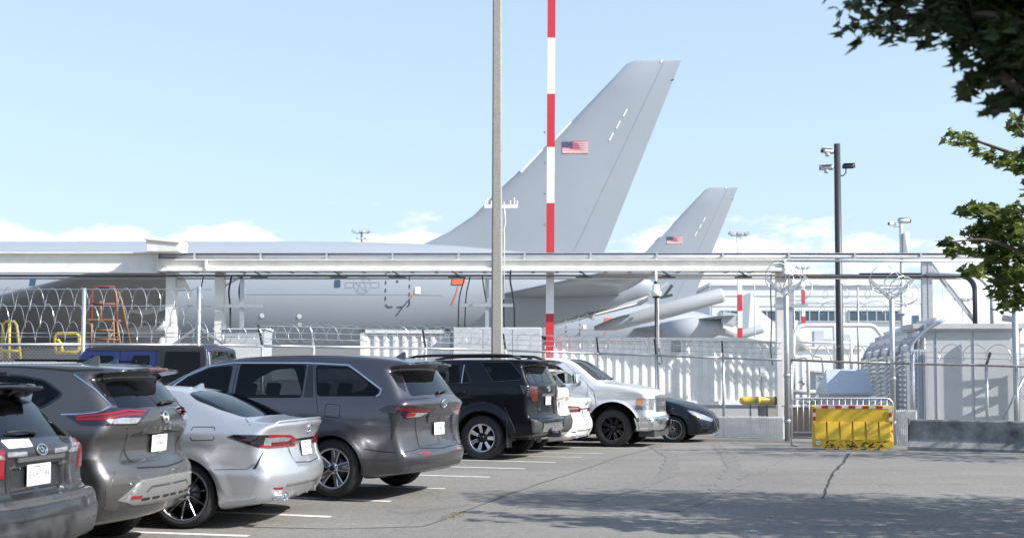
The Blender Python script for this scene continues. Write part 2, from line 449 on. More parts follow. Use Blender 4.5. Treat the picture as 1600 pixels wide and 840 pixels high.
def nets(V, o, h):
    S = V < 0
    c = [S[i:V.shape[0] - 1 + i, j:V.shape[1] - 1 + j, k:V.shape[2] - 1 + k] for i in (0, 1) for j in (0, 1) for k in (0, 1)]
    tot = sum(a.astype(np.int8) for a in c)
    act = (tot > 0) & (tot < 8)
    I = np.argwhere(act)
    idx = -np.ones(act.shape, int); idx[act] = np.arange(len(I))
    acc = np.zeros((len(I), 3)); cnt = np.zeros(len(I))
    for ax in range(3):
        o1, o2 = [a for a in range(3) if a != ax]
        for u in (0, 1):
            for w in (0, 1):
                A = I.copy(); A[:, o1] += u; A[:, o2] += w
                B = A.copy(); B[:, ax] += 1
                a = V[A[:, 0], A[:, 1], A[:, 2]]; b = V[B[:, 0], B[:, 1], B[:, 2]]
                m = (a < 0) != (b < 0)
                t = np.where(m, a / np.where(m, a - b, 1), 0)
                p = A.astype(float); p[:, ax] += t
                acc[m] += p[m]; cnt[m] += 1
    v = o + h * acc / cnt[:, None]
    Q = []
    for ax in range(3):
        o1, o2 = (ax + 1) % 3, (ax + 2) % 3
        sl = [slice(None)] * 3; sl2 = [slice(None)] * 3
        sl[ax] = slice(0, -1); sl2[ax] = slice(1, None)
        d = S[tuple(sl)] != S[tuple(sl2)]
        E = np.argwhere(d)
        E = E[(E[:, o1] > 0) & (E[:, o2] > 0) & (E[:, o1] < act.shape[o1]) & (E[:, o2] < act.shape[o2])]
        inside = S[E[:, 0], E[:, 1], E[:, 2]]
        def cell(du, dv):
            F = E.copy(); F[:, o1] -= du; F[:, o2] -= dv
            return idx[F[:, 0], F[:, 1], F[:, 2]]
        q = np.stack([cell(1, 1), cell(0, 1), cell(0, 0), cell(1, 0)], 1)
        q[~inside] = q[~inside][:, ::-1]
        Q.append(q)
    Q = np.concatenate(Q)
    return v, Q[(Q >= 0).all(1)].tolist()

def cut(v, faces, fn):
    ph = fn(v)
    keep, mixed = [], []
    pos = ph > 0
    for f in faces:
        n = sum(1 for i in f if pos[i])
        if n == len(f): keep.append(f)
        elif n: mixed.append(f)
    extra, ed = [], {}
    for f in mixed:
        o = []
        for a, b in zip(f, list(f[1:]) + [f[0]]):
            if pos[a]: o.append(a)
            if pos[a] != pos[b]:
                key = (min(a, b), max(a, b))
                if key not in ed:
                    t = ph[a] / (ph[a] - ph[b])
                    ed[key] = len(v) + len(extra)
                    extra.append(v[a] + (v[b] - v[a]) * t)
                o.append(ed[key])
        if len(o) > 2: keep.append(o)
    if extra: v = np.concatenate([v, np.array(extra)])
    used = sorted({i for f in keep for i in f})
    mp = {a: i for i, a in enumerate(used)}
    return v[used], [[mp[i] for i in f] for f in keep]
def make_shapes():
    S = {}
    S['sienna'] = Shape(5.17, [(.30, .27), (.06, .31), (0, .42), (-.01, .52), (.03, .60), (.07, .80), (.05, .97), (.02, 1.08), (0, 1.14), (.02, 1.18), (.09, 1.22), (.17, 1.33), (.30, 1.50), (.35, 1.565), (.30, 1.585), (.17, 1.60), (.10, 1.62), (.14, 1.645), (.35, 1.68), (.8, 1.725), (1.5, 1.75), (2.3, 1.74), (2.8, 1.69), (3.1, 1.62), (3.5, 1.46), (4.0, 1.22), (4.25, 1.08), (4.5, 1.0), (4.85, .87), (5.08, .72), (5.15, .55), (5.12, .35), (5.0, .24), (4.6, .22), (.6, .22)],
        [(0, .84), (.2, .88), (.3, .93), (.5, .975), (.8, .985), (1.0, .972), (1.1, .955), (1.2, .925), (1.4, .845), (1.6, .755), (1.8, .66)],
        plan=[(-.5, .93), (0, .95), (.6, .985), (1.3, 1), (3.6, 1), (4.5, .96), (5.17, .88)], gplan=[(-.5, .86), (.1, .9), (.7, .97), (1.3, 1), (3.0, 1), (4.2, .92), (5.2, .8)],
        belt=1.15, bow=(.16, .35), k=.075, wheels=[(1.06, .355), (4.12, .355)], flare=.010, arch=.045,
        bumps=[('side', [(.45, .55), (.2, .75), (.1, 1.02), (.5, 1.03), (1.5, 1.05), (1.7, .93), (1.15, .92), (.75, .80)], .008, .08),
               ('rear', [(0, .62), (.55, .62), (.40, .98), (0, .98)], -.03, .018), ('rear', [(0, .3), (.9, .3), (.9, .54), (0, .56)], .012, .015)])
    S['camry'] = Shape(4.88, [(.35, .22), (.12, .25), (.04, .38), (0, .5), (.02, .62), (.08, .72), (.10, .85), (.08, .97), (.03, 1.05), (.05, 1.085), (.18, 1.085), (.42, 1.11), (.52, 1.14), (.8, 1.26), (1.15, 1.385), (1.5, 1.44), (2.0, 1.46), (2.5, 1.43), (2.9, 1.33), (3.3, 1.17), (3.55, 1.06), (3.9, 1.0), (4.4, .88), (4.75, .72), (4.87, .55), (4.86, .3), (4.75, .2), (4.3, .17), (.6, .17)],
        [(0, .80), (.15, .83), (.25, .88), (.4, .915), (.6, .925), (.8, .92), (.95, .90), (1.03, .87), (1.1, .81), (1.25, .71), (1.4, .60), (1.55, .5)],
        plan=[(-.5, .9), (0, .93), (.6, .985), (1.3, 1), (3.6, 1), (4.4, .96), (4.9, .88)], gplan=[(-.5, .78), (.1, .84), (.6, .88), (1.2, .97), (2, 1), (3, .97), (4, .88), (4.9, .75)],
        belt=1.05, bow=(.24, .38), k=.08, wheels=[(1.10, .335), (3.92, .335)], flare=.013, arch=.05,
        bumps=[('rear', [(0, .60), (.36, .62), (.46, .84), (0, .86)], -.025, .025), ('side', [(.62, .25), (.3, .25), (.16, .5), (.34, .58), (.8, .6)], .016, .05),
               ('side', [(.2, .82), (1.2, .86), (2.6, .9), (2.6, .97), (1.0, .99), (.2, .96)], .012, .05), ('rear', [(0, .22), (.62, .22), (.56, .42), (0, .42)], -.03, .02)])
    S['rogue'] = Shape(4.65, [(.4, .28), (.15, .33), (.04, .45), (0, .58), (0, .72), (.06, .80), (.10, .9), (.10, 1.02), (.06, 1.10), (.05, 1.2), (.07, 1.27), (.12, 1.33), (.25, 1.48), (.36, 1.585), (.30, 1.605), (.15, 1.625), (.10, 1.645), (.14, 1.665), (.5, 1.69), (1.2, 1.71), (1.9, 1.70), (2.4, 1.65), (2.8, 1.53), (3.3, 1.28), (3.55, 1.15), (3.8, 1.09), (4.3, 1.0), (4.55, .85), (4.65, .65), (4.62, .4), (4.5, .25), (4.0, .22), (.7, .24)],
        [(0, .80), (.2, .85), (.35, .90), (.6, .925), (.85, .925), (1.0, .915), (1.12, .895), (1.25, .85), (1.45, .76), (1.62, .68), (1.8, .6)],
        plan=[(-.5, .92), (0, .95), (.6, .985), (1.3, 1), (3.4, 1), (4.2, .96), (4.7, .9)], gplan=[(-.5, .86), (.1, .9), (.7, .97), (1.3, 1), (2.6, 1), (3.6, .92), (4.7, .8)],
        belt=1.15, bow=(.20, .3), k=.08, wheels=[(1.0, .36), (3.7, .36)], flare=.015, arch=.05,
        bumps=[('rear', [(0, .84), (.62, .84), (.50, 1.07), (0, 1.09)], -.035, .03), ('rear', [(0, .46), (.7, .46), (.5, .70), (0, .73)], .012, .015), ('side', [(.2, .85), (.2, .9), (1.6, 1.05), (3, 1.0), (3, .94), (1.5, .97)], .012, .05)])
    S['outback'] = Shape(4.79, [(.35, .30), (.1, .36), (0, .45), (-.02, .6), (0, .70), (.03, .745), (.13, .76), (.14, .9), (.13, 1.0), (.12, 1.08), (.16, 1.12), (.30, 1.25), (.5, 1.42), (.58, 1.485), (.52, 1.50), (.40, 1.51), (.36, 1.53), (.42, 1.55), (.9, 1.575), (1.6, 1.58), (2.2, 1.55), (2.7, 1.42), (3.2, 1.2), (3.5, 1.06), (4.0, .98), (4.5, .86), (4.72, .7), (4.78, .5), (4.7, .3), (4.4, .24), (.7, .26)],
        [(0, .78), (.2, .82), (.4, .87), (.6, .885), (.85, .885), (1.0, .87), (1.08, .84), (1.3, .74), (1.5, .645), (1.7, .56)],
        plan=[(-.5, .93), (0, .95), (.6, .985), (1.3, 1), (3.4, 1), (4.2, .96), (4.8, .88)], gplan=[(-.5, .86), (.1, .9), (.7, .97), (1.3, 1), (2.6, 1), (3.6, .92), (4.8, .8)],
        belt=1.02, bow=(.16, .3), k=.075, wheels=[(1.02, .335), (3.69, .335)], flare=.02, arch=.05,
        bumps=[('rear', [(0, .77), (.34, .77), (.30, .965), (0, .965)], -.03, .02), ('rear', [(0, .40), (.78, .40), (.70, .545), (0, .53)], .014, .015)])
    S['trail'] = Shape(4.82, [(.3, .42), (.08, .45), (.02, .55), (0, .64), (0, .70), (.05, .74), (.12, .78), (.13, 1.0), (.12, 1.2), (.12, 1.34), (.17, 1.40), (.28, 1.62), (.33, 1.70), (.25, 1.715), (.08, 1.725), (0, 1.745), (.02, 1.775), (.35, 1.795), (1.0, 1.80), (2.0, 1.80), (2.6, 1.77), (2.95, 1.68), (3.4, 1.34), (3.55, 1.22), (4.0, 1.17), (4.5, 1.1), (4.72, 1.0), (4.8, .8), (4.82, .55), (4.7, .42), (4.3, .36), (.6, .38)],
        [(.2, .86), (.35, .89), (.5, .925), (.8, .94), (1.1, .945), (1.25, .935), (1.35, .91), (1.55, .84), (1.72, .765), (1.9, .68)],
        plan=[(-.5, .93), (0, .95), (.6, .985), (1.3, 1), (3.6, 1), (4.3, .97), (4.8, .9)], gplan=[(-.5, .92), (.1, .94), (.7, .98), (1.3, 1), (3.0, 1), (4.2, .92), (5.2, .8)],
        belt=1.25, bow=(.12, .22), k=.06, wheels=[(1.06, .395), (3.85, .395)], flare=.045, arch=.085,
        bumps=[('rear', [(0, .80), (.40, .80), (.36, 1.12), (0, 1.14)], -.02, .02), ('rear', [(0, .42), (.95, .42), (.95, .72), (0, .72)], .03, .02)])
    S['pickup'] = Shape(5.85, [(.2, .55), (.02, .6), (0, .8), (.05, .95), (.06, 1.44), (.08, 1.5), (1.75, 1.5), (1.80, 1.56), (1.85, 1.82), (2.0, 1.98), (2.2, 2.035), (3.0, 2.06), (3.55, 2.05), (3.85, 1.97), (4.15, 1.76), (4.5, 1.51), (4.7, 1.465), (5.1, 1.42), (5.5, 1.34), (5.66, 1.27), (5.72, 1.15), (5.74, .84), (5.76, .72), (5.85, .68), (5.87, .5), (5.8, .38), (5.6, .36), (5.3, .40), (.8, .45)],
        [(.2, .92), (.3, .95), (.5, .99), (.9, 1.005), (1.2, 1.0), (1.35, .985), (1.45, .95), (1.7, .865), (1.95, .75), (2.2, .64)],
        plan=[(-.5, 1), (0, 1), (3.6, 1), (4.3, 1), (5.3, .985), (5.9, .95)], gplan=[(-.5, 1), (0, 1), (2, 1), (3.4, 1), (4.6, .97), (5.9, .9)],
        belt=1.40, bow=(.06, .15), k=.10, wheels=[(1.28, .43), (4.82, .43)], flare=.04, arch=.085,
        bumps=[('side', [(4.4, 1.02), (5.6, 1.0), (5.6, 1.16), (4.3, 1.24)], -.02, .07)])
    S['altima'] = Shape(4.85, [(.35, .22), (.1, .25), (0, .4), (0, .55), (.06, .8), (.05, 1.02), (.1, 1.07), (.45, 1.11), (.8, 1.25), (1.15, 1.38), (1.6, 1.45), (2.0, 1.465), (2.5, 1.43), (2.9, 1.33), (3.3, 1.17), (3.5, 1.10), (3.9, 1.04), (4.3, .94), (4.62, .80), (4.78, .66), (4.85, .5), (4.86, .32), (4.74, .19), (4.3, .17), (.6, .17)],
        [(0, .80), (.15, .83), (.25, .88), (.4, .905), (.6, .915), (.8, .91), (.95, .89), (1.03, .86), (1.1, .81), (1.25, .71), (1.4, .60), (1.55, .5)],
        plan=[(-.5, .9), (0, .93), (.6, .985), (1.3, 1), (3.5, 1), (4.2, .97), (4.9, .86)], gplan=[(-.5, .78), (.1, .84), (.6, .88), (1.2, .97), (2, 1), (3, .97), (4, .9), (4.9, .75)],
        belt=1.05, bow=(.24, .42), k=.09, wheels=[(1.10, .325), (3.88, .325)], flare=.025, arch=.045)
    S['jeep'] = Shape(4.6, [(.05, .5), (.05, 1.18), (.08, 1.22), (.14, 1.93), (.24, 1.985), (1.2, 2.0), (2.55, 1.99), (2.68, 1.94), (2.98, 1.36), (3.05, 1.28), (4.2, 1.2), (4.3, 1.15), (4.34, .7), (4.55, .65), (4.55, .5), (.3, .5)],
        [(.3, .78), (.5, .80), (1.2, .80), (1.3, .79), (1.9, .70), (2.1, .66)], belt=1.3, bow=(.03, .06), k=.05, crown=.02, wheels=[(.85, .42), (3.8, .42)], flare=.12, arch=.07, smooth=1)
    return S

POSE = {  # heading (deg), rear-centre x, y, ground height
    'outback': (8, -3.26, 8.3, -.15), 'rogue': (8, -3.13, 10.59, -.13), 'camry': (9, -2.15, 12.59, -.09),
    'sienna': (19.5, -.85, 14.49, 0.), 'trail': (19.5, .78, 21.02, 0.)}
# ---------------------------------------------------------------- car parts
def paint(name, col, metal=.55, rough=.32, coat=.7):
    m = mat(name, col, rough, metal, spec=.5 if coat > .5 else .25, coat=coat, noise=.06, nscale=2.2)
    return m
def glass(name, tint, ior):
    m = bpy.data.materials.new(name); m.use_nodes = True; t = m.node_tree; t.nodes.remove(t.nodes['Principled BSDF'])
    tr = t.nodes.new('ShaderNodeBsdfTransparent'); tr.inputs[0].default_value = (*tint, 1)
    gl = t.nodes.new('ShaderNodeBsdfGlossy'); gl.inputs['Roughness'].default_value = .015
    fr = t.nodes.new('ShaderNodeFresnel'); fr.inputs[0].default_value = ior
    mx_ = t.nodes.new('ShaderNodeMixShader'); t.links.new(fr.outputs[0], mx_.inputs[0]); t.links.new(tr.outputs[0], mx_.inputs[1]); t.links.new(gl.outputs[0], mx_.inputs[2])
    t.links.new(mx_.outputs[0], t.nodes['Material Output'].inputs[0]); MATS[name] = m; return m
M_glass = glass('privacy_glass', (.13, .14, .165), 1.42)
M_glassf = glass('door_glass', (.50, .54, .54), 1.42)
M_clear = glass('windscreen_glass', (.62, .70, .70), 1.5)
M_trim = mat('cabin_trim', (.020, .020, .022), .8)
M_seat = mat('seat_fabric', (.055, .054, .055), .85, noise=.2, nscale=12)
M_rglass = glass('rear_glass', (.16, .19, .235), 1.85)
M_rub = mat('tyre_rubber', (.018, .018, .019), .8, noise=.25, nscale=30)
M_alloy = mat('silver_alloy', (.58, .58, .60), .25, 1.)
M_alloyd = mat('dark_alloy', (.03, .03, .033), .3, .8)
M_gloss = mat('gloss_black', (.008, .008, .009), .15, coat=.6)
M_chrome = mat('chrome', (.8, .81, .83), .07, 1.)
M_redlens = mat('red_lens', (.10, .002, .006), .06, coat=1., noise=.5, nscale=22)
M_redmark = mat('bright_red_lens', (.22, .004, .010), .1, coat=1.)
M_smoke = mat('smoked_lens', (.012, .006, .012), .04, coat=1.)
M_lens = mat('clear_lens', (.42, .43, .45), .08, .6, coat=1., noise=.4, nscale=26)
M_amber = mat('amber_lens', (.75, .22, .03), .12, coat=1.)
M_plate = mat('plate_white', (.78, .79, .80), .4)
M_plateblue = mat('plate_pale_blue', (.42, .58, .72), .4)
M_ink = mat('plate_ink', (.05, .07, .16), .5)
M_seam = mat('panel_gap', (.004, .004, .005), .9)
M_clad = mat('grey_cladding', (.05, .051, .054), .6, noise=.15, nscale=12)
M_skid = mat('silver_skid_plate', (.25, .25, .25), .42, .5)
M_disc = mat('brake_disc', (.25, .24, .23), .4, .9)
M_sticker = mat('white_sticker', (.8, .8, .8), .4)

def tess(poly, cell):
    bm = bmesh.new()
    n = len(poly); pts = []
    for i in range(n):
        a, b = poly[i], poly[(i + 1) % n]
        k = max(1, int(math.hypot(b[0] - a[0], b[1] - a[1]) / cell))
        pts += [(a[0] + (b[0] - a[0]) * j / k, a[1] + (b[1] - a[1]) * j / k) for j in range(k)]
    bm.faces.new([bm.verts.new((x, y, 0)) for x, y in pts])
    bmesh.ops.triangulate(bm, faces=bm.faces[:])
    for ax in (0, 1):
        lo = min(p[ax] for p in pts); hi = max(p[ax] for p in pts)
        c = math.floor(lo / cell + 1) * cell
        while c < hi:
            no = (1, 0, 0) if ax == 0 else (0, 1, 0); co = (c, 0, 0) if ax == 0 else (0, c, 0)
            bmesh.ops.bisect_plane(bm, geom=bm.verts[:] + bm.edges[:] + bm.faces[:], dist=1e-5, plane_co=co, plane_no=no)
            c += cell
    bm.verts.index_update()
    v = np.array([(p.co.x, p.co.y) for p in bm.verts]); f = [[q.index for q in fc.verts] for fc in bm.faces]
    bd = [(e.verts[0].index, e.verts[1].index) for e in bm.edges if len(e.link_faces) == 1]
    ars = sum(fc.calc_area() * (1 if fc.normal.z > 0 else -1) for fc in bm.faces)
    bm.free()
    if ars < 0: f = [q[::-1] for q in f]
    return v, f, bd

DIRS = {'side': (0, -1, 0), 'rear': (1, 0, 0), 'front': (-1, 0, 0), 'corner': (.62, -.78, 0), 'fcorner': (-.62, -.78, 0), 'top': (0, 0, -1), 'glassr': (.85, 0, -.53), 'glassf': (-.7, 0, -.72)}
def to3(kind, pts):
    if len(pts[0]) == 3: return [Vector(p) for p in pts]
    if kind == 'side': return [Vector((p[0], 1.2, p[1])) for p in pts]
    if kind == 'rear': return [Vector((-.3, p[0], p[1])) for p in pts]
    if kind == 'top': return [Vector((p[0], p[1], 2.4)) for p in pts]
    return [Vector((6.4, p[0], p[1])) for p in pts]
OPEN = []
CAB = {}
def roundp(poly, rad, n=4):
    o = []
    for i in range(len(poly)):
        a, b, c = np.array(poly[i - 1]), np.array(poly[i]), np.array(poly[(i + 1) % len(poly)])
        u, w = a - b, c - b; lu, lw = np.linalg.norm(u), np.linalg.norm(w)
        if lu < 1e-6 or lw < 1e-6: o.append(tuple(b)); continue
        r = min(rad, lu * .42, lw * .42); p, q = b + u / lu * r, b + w / lw * r
        for k in range(n + 1):
            t = k / n; o.append(tuple(p * (1 - t)**2 + b * 2 * t * (1 - t) + q * t * t))
    return o
def patch(sh, kind, pts, off, name, m, parent, side=1, rnd=0, cell=.05, skirt=.012, start=1.6, holes=()):
    """a panel that lies on the body surface: outline pts seen along the given direction"""
    D = Vector(DIRS[kind] if isinstance(kind, str) else kind).normalized()
    P = to3(kind, pts)
    u = Vector((0, 0, 1)).cross(D)
    u = u.normalized() if u.length > .1 else Vector((1, 0, 0))
    w = D.cross(u)
    poly = [(p.dot(u), p.dot(w)) for p in P]
    if rnd: poly = roundp(poly, rnd if rnd < 1 else .045)
    a2 = sum(poly[i][0] * poly[(i + 1) % len(poly)][1] - poly[(i + 1) % len(poly)][0] * poly[i][1] for i in range(len(poly)))
    if a2 < 0: poly = poly[::-1]
    if name in ('window', 'rear_window', 'windscreen'):
        fl_ = np.array([1, side, 1]); OPEN.append((np.array(D) * fl_, np.array(u) * fl_, np.array(w) * fl_, poly))
    v, f, bd = tess(poly, cell)
    base = np.mean([p.dot(D) for p in P])
    X = v[:, :1] * np.array(u) + v[:, 1:] * np.array(w) + np.array(D) * (base - start)
    S = sh.cast(X, np.array(D))
    n, _ = sh.grad(S)
    V = S + n * off
    # outward winding: tessellation is CCW about +w x u ; faces must look against D
    f = [q[::-1] for q in f]
    fn = np.cross(V[f[0][1]] - V[f[0][0]], V[f[0][2]] - V[f[0][1]])
    if fn @ np.array(D) > 0: f = [q[::-1] for q in f]
    N = n.copy()
    if skirt and bd:
        b = len(V)
        ids = sorted({i for e in bd for i in e}); mp = {i: b + k for k, i in enumerate(ids)}
        mp2 = {i: b + len(ids) + k for k, i in enumerate(ids)}
        V = np.concatenate([V, V[ids], V[ids] - n[ids] * skirt]); N = np.concatenate([N, n[ids], n[ids]])
        f = f + [[mp[a], mp[c], mp2[c], mp2[a]] for a, c in bd]
    if holes:
        for hp in holes: V, f = cut(V, [list(q) for q in f], lambda p: sdpoly(p[:, 0], p[:, 2], hp) + .010)
        N, _ = sh.grad(V)
    if side < 0:
        V = V * np.array([1, -1, 1]); N = N * np.array([1, -1, 1]); f = [q[::-1] for q in f]
    return mk(name, V, f, m, parent, True, N)
def line(sh, kind, pts, wd, off, name, m, parent, side=1, closed=False):
    """a thin strip along a polyline on the body surface"""
    D = Vector(DIRS[kind]).normalized(); P = to3(kind, pts)
    if closed: P = P + [P[0]]
    Q = []
    for a, b in zip(P[:-1], P[1:]):
        k = max(1, int((b - a).length / .05)); Q += [a.lerp(b, j / k) for j in range(k)]
    Q.append(P[-1])
    V = []
    for i, p in enumerate(Q):
        d = Q[min(i + 1, len(Q) - 1)] - Q[max(i - 1, 0)]
        if closed and i in (0, len(Q) - 1): d = Q[1] - Q[-2]
        t = d.cross(D).normalized() * wd / 2
        V += [p + t, p - t]
    X = np.array([tuple(p - D * 1.4) for p in V]); S = sh.cast(X, np.array(D)); n, _ = sh.grad(S)
    V = S + n * off
    f = [[2 * i, 2 * i + 1, 2 * i + 3, 2 * i + 2] for i in range(len(Q) - 1)]
    if side < 0: V = V * np.array([1, -1, 1]); n = n * np.array([1, -1, 1])
    return mk(name, V, f, m, parent, True, n)
def surf(sh, kind, p):
    D = Vector(DIRS[kind]).normalized(); q = to3(kind, [p])[0]
    S = sh.cast(np.array([tuple(q - D * 1.4)]), np.array(D)); n, _ = sh.grad(S)
    return Vector(S[0]), Vector(n[0])
def frame(pos, nrm, off=0):
    """matrix whose local Z is the outward normal and local Y points up"""
    z = nrm.normalized(); x = Vector((0, 0, 1)).cross(z).normalized(); y = z.cross(x)
    M = Matrix((x, y, z)).transposed().to_4x4(); M.translation = pos + z * off
    return M

def spokes(n, r0, r1, w0, w1, pair=0., twist=0., y0=.0, y1=.0, th=.03, taper=1):
    mb = MB()
    for k in range(n):
        for s in ((-1, 1) if pair else (0,)):
            a = 2 * math.pi * k / n + math.pi / 2
            a0 = a + s * pair * .45; a1 = a + s * pair + twist
            p0 = Vector((r0 * math.cos(a0), y0, r0 * math.sin(a0))); p1 = Vector((r1 * math.cos(a1), y1, r1 * math.sin(a1)))
            d = (p1 - p0).normalized(); t = d.cross(Vector((0, 1, 0))).normalized()
            v = []
            for p, w in ((p0, w0), (p0.lerp(p1, .5), (w0 + w1) / 2 * .92), (p1, w1)):
                v += [p + t * w / 2 * 1.25 - Vector((0, th, 0)), p + t * w / 2, p + t * w * .33 + Vector((0, .006, 0)), p - t * w * .33 + Vector((0, .006, 0)), p - t * w / 2, p - t * w / 2 * 1.25 - Vector((0, th, 0))]
            f = [(6 * i + j, 6 * i + j + 1, 6 * i + j + 7, 6 * i + j + 6) for i in (0, 1) for j in range(5)]
            mb.add(v, f)
    return mb
WHEELS = {}
def wheel(style, RT, rr, width, parent, x, y, side):
    """tyre + alloy; local +Y is the outer face; a small set of meshes shared by the four wheels"""
    key = (style, RT, rr)
    if key not in WHEELS:
        MY = Matrix.Rotation(R(-90), 4, 'X')          # lathe Z -> +Y
        w = width; o = w / 2
        t = MB()
        pr = [(rr * .97, -o * .86), (rr + .012, -o * .96), (rr + (RT - rr) * .45, -o * 1.06), (RT - .035, -o * .98), (RT - .008, -o * .80), (RT, -o * .62)]
        for g in (-.36, 0, .36): pr += [(RT, o * (g - .06)), (RT - .009, o * (g - .05)), (RT - .009, o * (g + .05)), (RT, o * (g + .06))]
        pr += [(RT, o * .62), (RT - .008, o * .80), (RT - .035, o * .98), (rr + (RT - rr) * .45, o * 1.06), (rr + .02, o * .99), (rr + .012, o * .96), (rr * .97, o * .86)]
        t.lathe(pr, 56, MY)
        if style in ('trail', 'pickup'):
            for k in range(48):                       # blocky shoulder lugs
                a = 2 * math.pi * k / 48
                for s in (-1, 1): t.box((0, s * o * .9, RT - .022), (.026, o * .22, .03), Matrix.Rotation(a, 4, 'Y'))
        rim = MB(); face = MB(); lip = MB()
        rim.lathe([(rr * .96, o * .84), (rr * .92, o * .70), (rr * .90, -o * .2), (rr * .88, -o * .8), (.02, -o * .82)], 48, MY)
        lip.lathe([(rr * .935, o * .72), (rr * .965, o * .88), (rr + .010, o * .985), (rr + .016, o * .97), (rr + .004, o * .86)], 56, MY)
        fy = o * .78
        C = lambda prof: face.lathe(prof, 28, MY)
        fm, rm = M_alloy, M_alloyd
        if style == 'sienna':
            face.add(*(lambda q: (q.v, q.f))(spokes(5, .05, rr * .95, .060, .052, .17, y0=fy - .02, y1=fy, th=.04)))
            C([(.075, fy - .05), (.072, fy - .012), (.05, fy - .006), (.035, fy), (.0, fy + .002)])
        elif style == 'camry':
            face.add(*(lambda q: (q.v, q.f))(spokes(10, .045, rr * .95, .036, .018, .0, .10, y0=fy - .03, y1=fy, th=.05)))
            rm = M_gloss; C([(.07, fy - .06), (.062, fy - .02), (.035, fy - .012), (0, fy - .01)])
        elif style == 'trail':
            face.add(*(lambda q: (q.v, q.f))(spokes(7, .06, rr * .95, .052, .075, y0=fy - .03, y1=fy, th=.045)))
            rm = M_gloss
        elif style == 'pickup':
            fm = M_alloyd; rm = M_gloss
            face.add(*(lambda q: (q.v, q.f))(spokes(8, .06, rr * .96, .042, .034, .13, y0=fy - .06, y1=fy, th=.05)))
            C([(.085, fy - .09), (.08, fy - .02), (.05, fy), (0, fy + .004)])
        elif style == 'altima':
            face.add(*(lambda q: (q.v, q.f))(spokes(20, .04, rr * .97, .016, .026, y0=fy - .03, y1=fy, th=.03)))
            C([(.06, fy - .05), (.05, fy - .02), (.03, fy - .012), (0, fy - .01)])
        else:
            face.add(*(lambda q: (q.v, q.f))(spokes(5, .05, rr * .95, .07, .06, .1, y0=fy - .03, y1=fy, th=.04)))
            C([(.07, fy - .05), (.06, fy - .02), (.03, fy - .012), (0, fy - .01)])
        hub = MB(); hub.lathe([(.15, -.02), (.15, .01), (.07, .015), (.06, fy - .03), (0, fy - .03)], 28, MY)
        cap = MB()
        if style == 'trail':
            cap.lathe([(.085, fy - .04), (.085, fy - .004), (.045, fy + .004), (.043, fy + .03), (.03, fy + .036), (0, fy + .036)], 24, MY)
        else:
            cap.lathe([(.032, fy - .02), (.030, fy + .010), (0, fy + .011)], 20, MY)
        for k in range(5 if style not in ('trail', 'pickup') else 6):
            a = 2 * math.pi * k / (5 if style not in ('trail', 'pickup') else 6)
            cap.lathe([(.011, fy - .03), (.011, fy - .002), (0, fy)], 8, Matrix.Rotation(a, 4, 'Y') @ Matrix.Translation((.057, 0, 0)) @ MY)
        W = []
        for nm, b_, m_ in (('hub', hub, M_disc), ('tyre', t, M_rub), ('rim', rim, rm), ('spokes', face, fm), ('rim_lip', lip, M_alloy if style != 'pickup' else M_gloss), ('hub_cap', cap, M_alloyd)):
            o_ = b_.build(nm, m_); W.append((nm, o_.data, m_)); bpy.data.objects.remove(o_)
        WHEELS[key] = W
    root = None
    for nm, me, _m in WHEELS[key]:
        o_ = bpy.data.objects.new('wheel' if nm == 'hub' else nm, me); COL.objects.link(o_)
        if root is None:
            root = o_; o_.parent = parent; o_.location = (x, y, RT); o_.rotation_euler = (0, random.uniform(0, 6), 0 if side > 0 else math.pi)
        else: o_.parent = root
    return root

PLATES = ['CDK4817', 'BTW2093', 'CFA6651', 'BXR7184', 'CBH3920', 'BYM5526']
def plate(parent, M, i=0):
    p = bevel(MB().box((0, 0, 0), (.305, .152, .006), M).build('licence_plate', M_plate, parent), .004, 1)
    MB().box((0, -.050, .0038), (.285, .034, .001), M).build('plate_band', M_plateblue, p)
    text_mesh('plate_state', 'WASHINGTON', .026, M_redmark, p, M @ Matrix.Translation((0, .058, .004)), .0006)
    text_mesh('plate_number', PLATES[i % len(PLATES)], .072, M_ink, p, M @ Matrix.Translation((0, .002, .004)), .0006)
    return p
def emblem(parent, M, kind, s=.055):
    mb = MB()
    def ring(a, b, r=.006, cx=0, cy=0):
        mb.tube([M @ Vector((cx + a * math.cos(t), cy + b * math.sin(t), .005)) for t in [2 * math.pi * k / 24 for k in range(24)]], r, 6, closed=True)
    if kind == 'ovals':
        ring(s * 1.35, s * .95, .007); ring(s * .42, s * .86); ring(s * 1.0, s * .40, .006, 0, s * .35)
    elif kind == 'bar':
        ring(s, s, .010); mb.box((0, 0, .006), (s * 2.5, s * .42, .012), M)
    else:
        ring(s * 1.4, s * .85, .007)
        for q in ((-.6, .25), (.0, .35), (.35, .1), (.1, -.3), (-.3, -.2), (.7, -.25)): mb.box((q[0] * s, q[1] * s, .004), (.014, .014, .008), M)
    return mb.build('emblem', M_chrome, parent)
def wiper(sh, parent, kind, a, b):
    p, n = surf(sh, kind, a); q, n2 = surf(sh, kind, b)
    mb = MB().tube([p + n * .02, p.lerp(q, .5) + n * .034, q + n2 * .02], [.016, .011, .007], 6)
    mb.tube([p + n * .005, p + n * .035], .02, 8)
    return mb.build('rear_wiper', M_black, parent)
